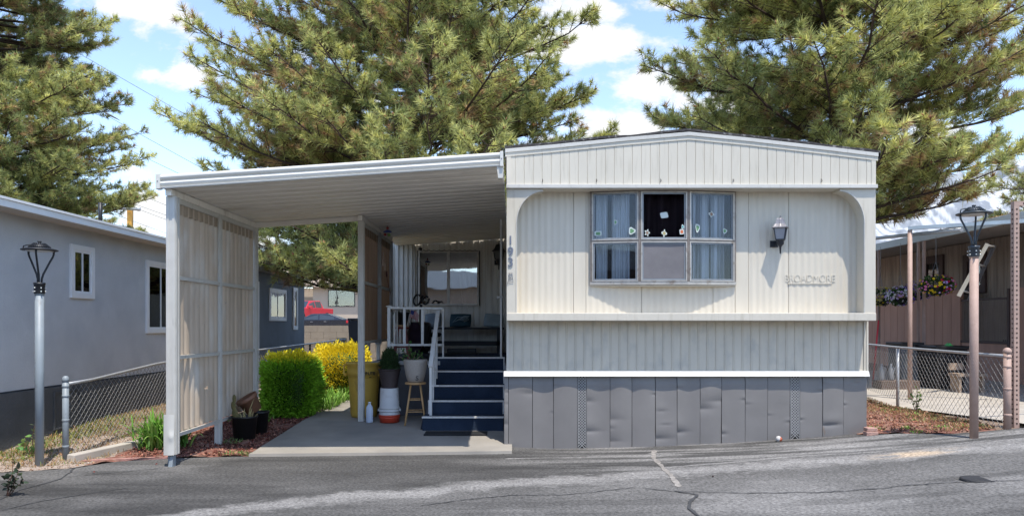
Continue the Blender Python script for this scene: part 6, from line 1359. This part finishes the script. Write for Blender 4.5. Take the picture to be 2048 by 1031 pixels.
window(bb, frB, (738 - 1024) * Yb / F, (790 - 1024) * Yb / F, 1.4 + (650 - 613) * Yb / F, 1.4 + (650 - 579) * Yb / F, trim=.06, m=BLACKM)
mb = MB(); mb.box(-32, -16, 40, 42, .2, .2) if False else None

# ------------------------------------------------------------------ brown neighbour on the right
BRW = mat('brown_board_wall', (.36, .285, .225), .8, var=.2, vscale=5, stretch=(1, 1, .1), spots=((.18, .14, .12), 5, .5, .75, (3, 3, .2)))
BRP = mat('red_brown_boards', (.50, .285, .21), .8, var=.12, vscale=5, stretch=(1, 1, .15))
nb_ = thing('brown_mobile_home', (10.9, 14, .13), 'brown board sided home under a patio awning on the right', 'mobile home'); XN = 10.5; zt = 1.4 + .185 * XN - .05
mb = MB(); n = 74; y0, y1 = 9.0, 25.; w = (y1 - y0) / n
for i in range(n): a = y0 + i * w; mb.box(XN, XN + .1, a, a + w - .012, .0, zt); mb.box(XN + .02, XN + .1, a + w - .012, a + w, .0, zt)
mb.build('wall', BRW, nb_)
mb = MB(); mb.box(XN + .1, 14.5, 9, 25, 0, zt + .05); mb.build('wall_core', BRW, nb_)
frN = (V(XN, 0, 0), V(0, -1, 0), V(-1, 0, 0)); nY = lambda px: XN * F / (px - 1024)
DBR = mat('dark_brown_trim', (.075, .045, .04), .7, var=.15)
def nz_(py, px): return 1.4 + (650 - py) * nY(px) / F
for (pa, pb, pt, pbm, bl) in ((1847, 1889, 515, 585, 1), (1929, 1974, 510, 585, 1)):
    window(nb_, frN, -nY(pa), -nY(pb), nz_(pbm, pb), nz_(pt, pa) , trim=.16, proud=.05, m=DBR, split=.5, blind=bl, gm=GL_DARK)
# awning
aw = thing('patio_awning', (9, 13, 3.1), 'white edged patio awning over the brown neighbouring home', 'awning'); XA = 8.25; za = 1.4 + 1.69
AWW = mat('pale_awning_edge', (.58, .62, .62), .5, var=.05, vscale=4)
mb = MB(); mb.box(XA - .02, XA + .02, 8.0, 25, za, za + .15); mb.build('edge_beam', AWW, aw, bevel=.004)
mb = MB()
pr = []; n = 78
for i in range(n): a = 8.0 + i * 17 / n; w = 17 / n; pr += [(a, 0), (a + w * .6, 0), (a + w * .65, .03), (a + w * .95, .03)]
pr.append((25, 0)); vs = []
for y, d in pr: vs += [(XA, y, za + .10 + d), (XN + .2, y, zt + .03 + d)]
mb.add(vs, [(2 * i, 2 * i + 1, 2 * i + 3, 2 * i + 2) for i in range(len(pr) - 1)]); mb.build('roof', mat('awning_metal', (.42, .38, .34), .6, var=.08, vscale=3), aw, fix=False)
mb = MB(); mb.tube([V((1752 - 1024) * 15.5 / F - .3, 15.8, 1.4 + 173 * 15.5 / F), V((1912 - 1024) * 12.5 / F + .1, 12.5, 1.4 + 191 * 12.5 / F)], .035, 10); mb.build('loose_pole', GALV, aw)
for px in (1758, 1837, 1848):
    y = XA * F / (px - 1024) - (.0 if px != 1848 else -.0); mb = MB(); mb.box(XA - .024, XA + .022, y - .022, y + .022, g(XA, y) - .05, za); mb.build('post', PINKP, aw)
r_ = np.random.RandomState(8); pts = [(XA + abs(r_.randn()) * .25 + .02, yy, za + .13) for yy in np.concatenate([r_.uniform(11.4, 14.0, 1500), r_.uniform(15, 16, 100)])]
blades('needle_litter', 'orange brown dead needles heaped along the edge of the patio awning', 'needle litter', pts, .10, .008, [(.45, .20, .07), (.36, .17, .07), (.5, .28, .12)], 11, kind='stuff', segs=2, out=2.0)
# porch enclosure, lattice
en = thing('porch_enclosure', (10.2, 12, .1), 'red brown board enclosure with a wire lattice in front of the brown home', 'porch'); XE = 10.1; eY = lambda px: XE * F / (px - 1024)
def ez(py, px): return 1.4 + (650 - py) * eY(px) / F
ya, yb = eY(1920), eY(1700); mb = MB(); n = 16; w = (yb - ya) / n; zt1 = 1.4 + .0742 * XE
for i in range(n): mb.box(XE, XE + .03, ya + i * w, ya + (i + 1) * w - .012, .3, zt1)
mb.box(XE + .012, XE + .04, ya, yb, .0, zt1 - .02); mb.build('board_panel', BRP, en)
mb = MB(); mb.box(XE - .04, XE + .06, ya - .05, yb, zt1, zt1 + .05); mb.box(XE - .03, XE + .05, ya - .05, ya + .06, .0, zt1); mb.build('frame', BRP, en)
yc_ = eY(2016); zl0, zl1 = ez(683, 1970), ez(600, 1970)
mb = MB(); mb.box(XE, XE + .05, eY(2036) + .002, ya - .06, .0, zl0 - .035); mb.box(XE, XE + .2, 6.5, eY(2036), .0, zt1); mb.build('base_wall', BRP, en)
mb = MB(); mb.box(XE - .02, XE + .06, yc_, ya, zl0 - .03, zl0 + .02); mb.box(XE - .02, XE + .06, yc_ - .06, yc_, 0, zt1); mb.box(XE - .01, XE + .04, yc_, ya, zl1, zl1 + .04); mb.build('lattice_frame', DBR, en)
mb = MB(); s = .055
for i in range(int((ya - yc_) / s)): mb.box(XE, XE + .01, yc_ + i * s, yc_ + i * s + .012, zl0, zl1)
for i in range(int((zl1 - zl0) / s)): mb.box(XE + .010, XE + .02, yc_, ya, zl0 + i * s, zl0 + i * s + .012)
mb.build('lattice', mat('tan_wire', (.30, .23, .19), .6), en)
mb = MB(); 
for k in range(6): mb.hexa([(XE + .25, lerp(ya, yc_, k / 6), .5 + .12 * k), (XE + .35, lerp(ya, yc_, k / 6), .5 + .12 * k), (XE + .35, lerp(ya, yc_, (k + 1) / 6), .5 + .12 * k), (XE + .25, lerp(ya, yc_, (k + 1) / 6), .5 + .12 * k), (XE + .25, lerp(ya, yc_, k / 6), .62 + .12 * k), (XE + .35, lerp(ya, yc_, k / 6), .62 + .12 * k), (XE + .35, lerp(ya, yc_, (k + 1) / 6), .62 + .12 * k), (XE + .25, lerp(ya, yc_, (k + 1) / 6), .62 + .12 * k)])
mb.build('inner_steps', DBR, en)
# square perforated posts and beams
def perf(mb, a, b, w, holes=True):
    a, b = Vector(a), Vector(b); mb.cur = 0; mb.bar(a, b, w)
    L = (b - a).length; d = (b - a).normalized(); mb.cur = 1
    vert = abs(d.z) > .8; n = int(L / .05)
    for i in range(1, n):
        p = a + d * (i * .05)
        if vert: mb.bar(p + V(0, -w / 2 - .001, -.008), p + V(0, -w / 2 - .001, .008), .016, .003); mb.bar(p + V(-w / 2 - .001, 0, -.008), p + V(-w / 2 - .001, 0, .008), .003, .016)
        else: mb.bar(p + V(0, -w / 2 - .001, 0) - d * .008, p + V(0, -w / 2 - .001, 0) + d * .008, .003, .016)
    mb.cur = 0
HOLE = mat('hole_dark', (.05, .03, .025), .9)
t = thing('perforated_frame', (5.3, 7.5, .3), 'tan perforated square steel frame rising at the right edge of the picture', 'frame')
p0 = P(2030, 861, 7.55); mb = MB(); perf(mb, (p0.x, 7.55, g(p0.x, 7.55) - .02), (p0.x, 7.55, 1.4 + (650 - 403) * 7.55 / F), .055); mb.build('post', [PINKP, HOLE], t)
mb = MB(); zc_ = 1.4 + (650 - 407) * 7.55 / F; perf(mb, (p0.x + .0275, 7.55, zc_), (p0.x + 2.2, 7.55, zc_), .045); mb.build('beam', [PINKP, HOLE], t)
t = thing('pipe_frame', (6.3, 11.35, .15), 'slim tan pipe post with a perforated beam reaching right above the awning edge', 'frame')
p0 = P(1820, 805, 11.35); zt2 = 1.4 + (650 - 460) * 11.35 / F; mb = MB(); mb.tube([(p0.x, 11.35, g(p0.x, 11.35) - .05), (p0.x, 11.35, zt2)], .034, 14); mb.build('post', PINKP, t)
mb = MB(); perf(mb, (p0.x - .03, 11.35, zt2 + .03), (7.9, 10.35, zt2 + .03), .055); mb.build('beam', [mat('bluish_steel', (.38, .44, .47), .5, metal=.3), HOLE], t)
# ladder
t = thing('ladder', (7.6, 11.2, 2.0), 'long ladder leaning diagonally against the awning behind the tan lamp post', 'ladder'); Yl = 11.9
a0, a1 = P(1917, 592, Yl), P(1975, 487, Yl - .2); b0, b1 = P(1938, 600, Yl + .35), P(1989, 490, Yl + .15)
mb = MB(); mb.bar(a0, a1, .05, .035, up=(0, 1, 0)); mb.build('rail', mat('cream_fibreglass', (.55, .50, .40), .5), t); mb = MB(); mb.bar(b0, b1, .05, .035, up=(0, 1, 0)); mb.build('rail', mat('dark_rail', (.05, .045, .045), .6), t)
for f_ in (.12, .36, .62, .97): mb = MB(); mb.tube([a0.lerp(a1, f_), b0.lerp(b1, f_)], .018, 8); mb.build('rung', mat('aluminium_rung', (.5, .48, .44), .4, metal=.5), t)
# bins and jugs behind the fence
t = thing('storage_bin', (8.3, 13.5, .15), 'black bin with a bright green patch on its lid behind the right fence', 'bin'); c = P(1882, 720, 13.4); x = c.x; z = g(x, 13.4); zt3 = 1.4 + (650 - 690) * 13.4 / F
mb = MB(); mb.hexa([(x - .24, 13.1, z), (x + .24, 13.1, z), (x + .24, 13.7, z), (x - .24, 13.7, z), (x - .29, 13.05, zt3 - .07), (x + .29, 13.05, zt3 - .07), (x + .29, 13.8, zt3 - .07), (x - .29, 13.8, zt3 - .07)]); mb.build('bin_body', BLACKP, t, bevel=.02)
mb = MB(); mb.box(x - .31, x + .31, 13.03, 13.85, zt3 - .065, zt3); mb.build('lid', BLACKP, t, bevel=.015); mb = MB(); mb.prism([(x - .06, zt3), (x + .04, zt3), (x - .01, zt3 + .05)], 13.1, 13.2); mb.build('green_marker', mat('bright_green', (.08, .5, .12), .6), t)
t = thing('storage_bin', (7.7, 13.9, .15), 'grey lidded bin to the left of the black bin behind the right fence', 'bin'); x = P(1812, 720, 13.9).x; z = g(x, 13.9); mb = MB(); mb.box(x - .2, x + .2, 13.7, 14.2, z, z + .8); mb.build('bin_body', mat('grey_tote', (.12, .13, .14), .6), t, bevel=.03); mb = MB(); mb.box(x - .23, x + .23, 13.67, 14.23, z + .801, z + .86); mb.build('lid', BLACKP, t, bevel=.01)
for k, px in enumerate((1763, 1782)):
    Yj = 13.2; c = P(px, 745, Yj); x = c.x; z = g(x, Yj) + .18; t = thing('jug', (x, Yj, z), 'white plastic jug on the low ledge, ' + ('nearest the cream home' if k == 0 else 'nearest the pipe post'), 'jug', 'white jugs behind the fence'); mb = MB()
    mb.lathe((x, Yj, z), [(.045, 0), (.052, .02), (.052, .17), (.035, .22), (.018, .26), (.018, .3), (.001, .3)], 14); mb.build('jug_wall', mat('jug_white', (.26, .28, .30), .4), t); mb = MB(); mb.tube([(x + .02, Yj - .02, z + .24), (x + .06, Yj - .02, z + .22), (x + .055, Yj - .02, z + .14)], .01, 6); mb.build('handle', MATS['jug_white'], t)
mb = MB(); mb.org = V(7, 13.2, .13); mb.box(6.75, 7.45, 13.05, 13.4, g(7, 13.2), g(7, 13.2) + .175); tag(mb.build('low_ledge', mat('dim_timber', (.14, .10, .08), .9, var=.2), bevel=.01), 'low timber ledge under the two white jugs behind the fence', 'ledge')
t = thing('wooden_bench', (8, 12.7, .15), 'small tan wooden bench beside the black bin on the neighbouring patio', 'bench'); c = P(1925, 745, 12.6); x = c.x; z = g(x, 12.6); TW = mat('tan_wood', (.36, .27, .2), .8, var=.2)
mb = MB(); mb.box(x - .2, x + .32, 12.4, 12.7, z + .30, z + .35); mb.build('seat', TW, t)
for dx in (-.15, .25): mb = MB(); mb.box(x + dx - .02, x + dx + .02, 12.42, 12.68, z, z + .3); mb.build('leg', TW, t)
mb = MB(); mb.box(x - .2, x + .05, 12.66, 12.70, z + .4, z + .52); mb.build('backrest', TW, t)
c0, c1 = P(1750, 722, 13.6), P(1757, 640, 13.6); mb = MB(); mb.org = V(c0.x, 13.6, .2); mb.tube([(c0.x - .05, 13.6, g(7, 13.6)), c1], .016, 8); tag(mb.build('broom', mat('red_handle', (.45, .02, .03), .5)), 'red broom handle leaning behind the cream home corner', 'broom')
# hanging baskets
def basket(px, py, Y, cols, label, seed, r=.155, n=900):
    c = P(px, py, Y); t = thing('hanging_basket', (c.x, Y, c.z), label, 'flower basket', 'hanging flower baskets'); x, z = c.x, c.z; rq = np.random.RandomState(seed)
    mb = MB(); mb.lathe((x, Y, z - .14), [(.08, 0), (.11, .04), (.15, .13), (.158, .14), (.158, .155), (.145, .155), (.13, .1)], 22); mb.lathe((x, Y, z - .14), [(.14, .14), (.001, .15)], 16); mb.build('pot_wall', BLACKP, t)
    mb = MB(); zt_ = za + .02
    for k in range(3): a = k * 2.094 + .4; mb.tube([(x + .15 * math.cos(a), Y + .15 * math.sin(a), z), (x, Y, z + .52)], .004, 4)
    mb.tube([(x, Y, z + .52), (x, Y, zt_)], .005, 5); mb.build('hanger', mat('grey_wire', (.25, .25, .25), .6), t)
    d = rq.randn(n, 3); d /= np.linalg.norm(d, axis=1)[:, None]; q = np.array([x, Y, z + .05]) + d * np.array([.29, .27, .17]) * (.55 + .45 * rq.rand(n, 1)); q[:, 2] = np.maximum(q[:, 2], z - .12)
    leaves_mesh('leaves', q, d, .05, np.array([.05, .10, .025]) * (.5 + rq.rand(n, 1)), LEAF, t, seed=seed, aspect=.6)
    m = 110; d = rq.randn(m, 3); d[:, 1] = -abs(d[:, 1]) * .9; d /= np.linalg.norm(d, axis=1)[:, None]; q = np.array([x, Y, z + .06]) + d * np.array([.34, .30, .20]); v = []; f = []; cc = []
    for k in range(m):
        nrm = d[k] + rq.randn(3) * .4; nrm /= np.linalg.norm(nrm); a = np.cross(nrm, [0, 0, 1.]); a /= np.linalg.norm(a); b = np.cross(nrm, a); R0 = .026 * rq.uniform(.6, 1.25); b0 = len(v)
        zone = (q[k][0] - x) / .68 + .5; ci = int(np.clip(zone * len(cols) + rq.randn() * .8, 0, len(cols) - 1)); col = np.array(cols[ci])
        v.append(q[k] - nrm * .008); cc.append(col * .6)
        for e in range(10): an = e * 2 * math.pi / 10; rr0 = R0 * (1 if e % 2 == 0 else .72); v.append(q[k] + (a * math.cos(an) + b * math.sin(an)) * rr0 + nrm * .006); cc.append(col)
        f += [(b0, b0 + 1 + e, b0 + 1 + (e + 1) % 10) for e in range(10)]
    o = fast_mesh('flowers', v, f, 3, np.minimum(np.array(cc) * 1.25, .9), LEAF, t); o['kind'] = 'stuff'; return t
YLW, PNK, CRI, PUR, LIL, WHT, CRM = (.75, .55, .02), (.72, .22, .45), (.55, .01, .06), (.20, .10, .45), (.55, .38, .72), (.75, .72, .75), (.62, .56, .22)
basket(1872, 576, 13.8, [PNK, YLW, YLW, YLW, CRI, LIL, CRI, PNK, YLW], 'hanging basket of red, pink and yellow petunias beside the slim posts', 1)
basket(1801, 597, 14.9, [WHT, LIL, WHT, PUR, LIL], 'hanging basket of white and lilac petunias under the awning', 2, n=700)
basket(1833, 587, 15.3, [PUR, LIL, PUR], 'hanging basket of purple petunias mostly behind the pipe post', 3, n=500)
basket(1761, 598, 15.6, [CRM, CRM, YLW, CRM, LIL], 'hanging basket of cream yellow flowers at the cream home corner', 4, n=600)

# ------------------------------------------------------------------ far things in the sky line
# snowy mountain
def mountain():
    nx, ny = 520, 260; xs = np.linspace(1100, 5200, nx); ys = np.linspace(2600, 5200, ny); X, Y = np.meshgrid(xs, ys)
    prof = np.interp(X / Y, [.15, .3, .45, .55, .70, .9, 1.3], [0, 220, 640, 760, 870, 960, 1020]); rise = sstep(2600, 4300, Y)
    rid = 1 - np.abs(fbm(X / 480 + .3 * fbm(X / 900, Y / 900, 3, 8), Y / 700, 6, 61) * 2 - 1); Z = prof * rise * (.72 + .45 * rid) + 190 * (fbm(X / 170, Y / 170, 6, 65) - .5) * rise
    slope = np.hypot(*np.gradient(Z, xs[1] - xs[0], axis=1)[None], ) if False else None
    n1 = fbm(X / 60, Y / 90, 5, 71); n2 = fbm(X / 330, Y / 260, 4, 72); rock = sstep(.46, .60, n1) * sstep(.34, .56, n2) + .8 * sstep(.55, .66, fbm(X / 30 + Z / 60, Y / 200, 5, 74)); rock = np.clip(rock + sstep(420, 150, Z) * .75, 0, 1)
    C = np.array([.46, .475, .50]) * (1 - .8 * rock[..., None]) + np.array([.13, .15, .18]) * .8 * rock[..., None]
    i, j = np.meshgrid(np.arange(nx - 1), np.arange(ny - 1)); a = (j * nx + i).ravel(); f = np.stack([a, a + 1, a + 1 + nx, a + nx], 1)
    tag(fast_mesh('mountain', np.stack([X.ravel(), Y.ravel(), Z.ravel()], 1), f, 4, C.reshape(-1, 3), mat_attr('snowy_rock', .9), smooth=True), kind='structure')
mountain()
# overhead cables
WIRE = mat('cable_black', (.03, .03, .035), .7)
cabs = [((190, 118), (560, 335), 'topmost thin overhead cable in the gap between the left pines'), ((180, 205), (560, 420), 'overhead cable passing just below the street light'), ((240, 283), (560, 440), 'overhead cable entering the sky at the left pine and ending behind the carport roof'),
        ((250, 370), (600, 512), 'overhead cable crossing the small low cloud on its upper side'), ((262, 398), (600, 520), 'pair of low cables over the stucco roof, the upper one'), ((262, 405), (600, 535), 'pair of low cables over the stucco roof, the lower one'), ((262, 433), (600, 560), 'faint lowest overhead cable just above the stucco roof')]
for (a, b, lb) in cabs:
    A, B = P(*a, 46), P(*b, 46); D = (B - A); A2 = A - D * 1.2; mb = MB(); mb.org = A
    mb.tube([A2.lerp(B, s) + V(0, 0, -.8 * 4 * s * (1 - s) * .3) for s in np.linspace(0, 1, 24)], .013, 5); tag(mb.build('power_line', WIRE, fix=False), lb, 'cable', 'overhead cables')
t = thing('street_light', (-26, 40, .9), 'cobra head street light poking out from behind the left pine', 'street light'); h = P(220, 232, 40); mb = MB()
a = P(60, 130, 40); mb.tube([(a.x, 40, .5), (a.x, 40, a.z)], .11, 10); mb.build('pole', GALV, t); mb = MB(); mb.tube([a, P(120, 165, 40), P(175, 200, 40), P(212, 226, 40)], .045, 8); mb.build('arm', GALV, t)
mb = MB(); q0, q1 = P(212, 227, 40), P(239, 239, 40); d = q1 - q0; mb.hexa([q0 + V(0, -.12, -.06), q1 + V(0, -.16, -.05), q1 + V(0, .16, -.05), q0 + V(0, .12, -.06), q0 + V(0, -.08, .09), q1 + V(-.15, -.1, .08), q1 + V(-.15, .1, .08), q0 + V(0, .08, .09)]); mb.build('lamp_head', mat('dark_lamp_housing', (.06, .06, .06), .5), t, bevel=.03)
t = thing('traffic_signal', (-23, 45, .9), 'yellow backed traffic signal hung on a horizontal mast arm above the stucco roof', 'traffic signal'); mb = MB(); A, B = P(60, 410, 45), P(277, 418, 45); mb.tube([A, B], [.13, .10], 10); mb.lathe((B.x, 45, B.z), [(.001, -.13), (.13, -.1), (.14, .1), (.001, .13)], 10); mb.build('mast_arm', GALV, t)
mb = MB(); mb.tube([(A.x, 45, .5), (A.x, 45, A.z + .3)], .16, 10); mb.build('mast', GALV, t)
mb = MB(); p, q = P(251, 452, 45), P(260, 412, 45); mb.box(p.x, q.x, 45.16, 45.42, p.z, q.z); mb.build('signal_back', mat('signal_yellow', (.70, .36, .06), .6, var=.1), t, bevel=.02); mb = MB(); mb.box(p.x - .01, q.x + .01, 45.1, 45.44, p.z - .14, p.z - .01); mb.build('signal_visor', BLACKM, t)
mb = MB(); q = P(266, 403, 45); q2 = P(266, 450, 45); mb.tube([q, q2], .02, 6); mb.build('bracket', BLACKM, t)

# what stands across the street behind the camera (seen in the window glass)
ac = thing('beige_mobile_home', (-6, -10, 0), 'beige mobile home with pale roof across the street, mirrored in the porch window', 'mobile home')
mb = MB(); mb.box(-14, 6, -12, -6.5, 0, 3.1); mb.build('wall', mat('far_beige_wall', (.42, .32, .25), .8), ac); mb = MB(); mb.prism([(-14.5, 3.1), (6.5, 3.1), (6.4, 3.2), (-4, 3.9), (-14.4, 3.2)], -12.5, -6.1); mb.build('roof', FRAMEW, ac)
for k, (x, y, h, r) in enumerate(((-20, -32, 9, 4), (-12, -36, 8, 4.5), (8, -30, 8.5, 4), (16, -34, 7.5, 4.2), (-28, -30, 8, 4), (1, -38, 7, 4))):
    t = thing('broadleaf_tree', (x, y, 0), ['tall leafy tree far left across the street', 'broad leafy tree behind the left end of the beige home across the street', 'leafy tree right of the beige home across the street', 'small leafy tree furthest right across the street', 'leafy tree furthest left across the street', 'leafy tree behind the right end of the beige home across the street'][k], 'tree'); rq = np.random.RandomState(k); n = 2600; d = rq.randn(n, 3); d /= np.linalg.norm(d, axis=1)[:, None]; q = np.array([x, y, h * .6]) + d * np.array([r, r, h * .42]) * (.6 + .4 * rq.rand(n, 1)) * (1 + .3 * (fbm(d[:, 0] * 3 + 9, d[:, 2] * 3 + 9, 3, k)[:, None] - .5))
    leaves_mesh('crown', q, d, .55, np.array([.05, .085, .03]) * (.5 + rq.rand(n, 1)), LEAF, t, seed=k, aspect=.8); mb = MB(); mb.tube([(x, y, -.1), (x + .1, y, h * .4), (x, y, h * .8)], [.25, .18, .06], 8); mb.build('trunk', MATS['pine_bark'], t)
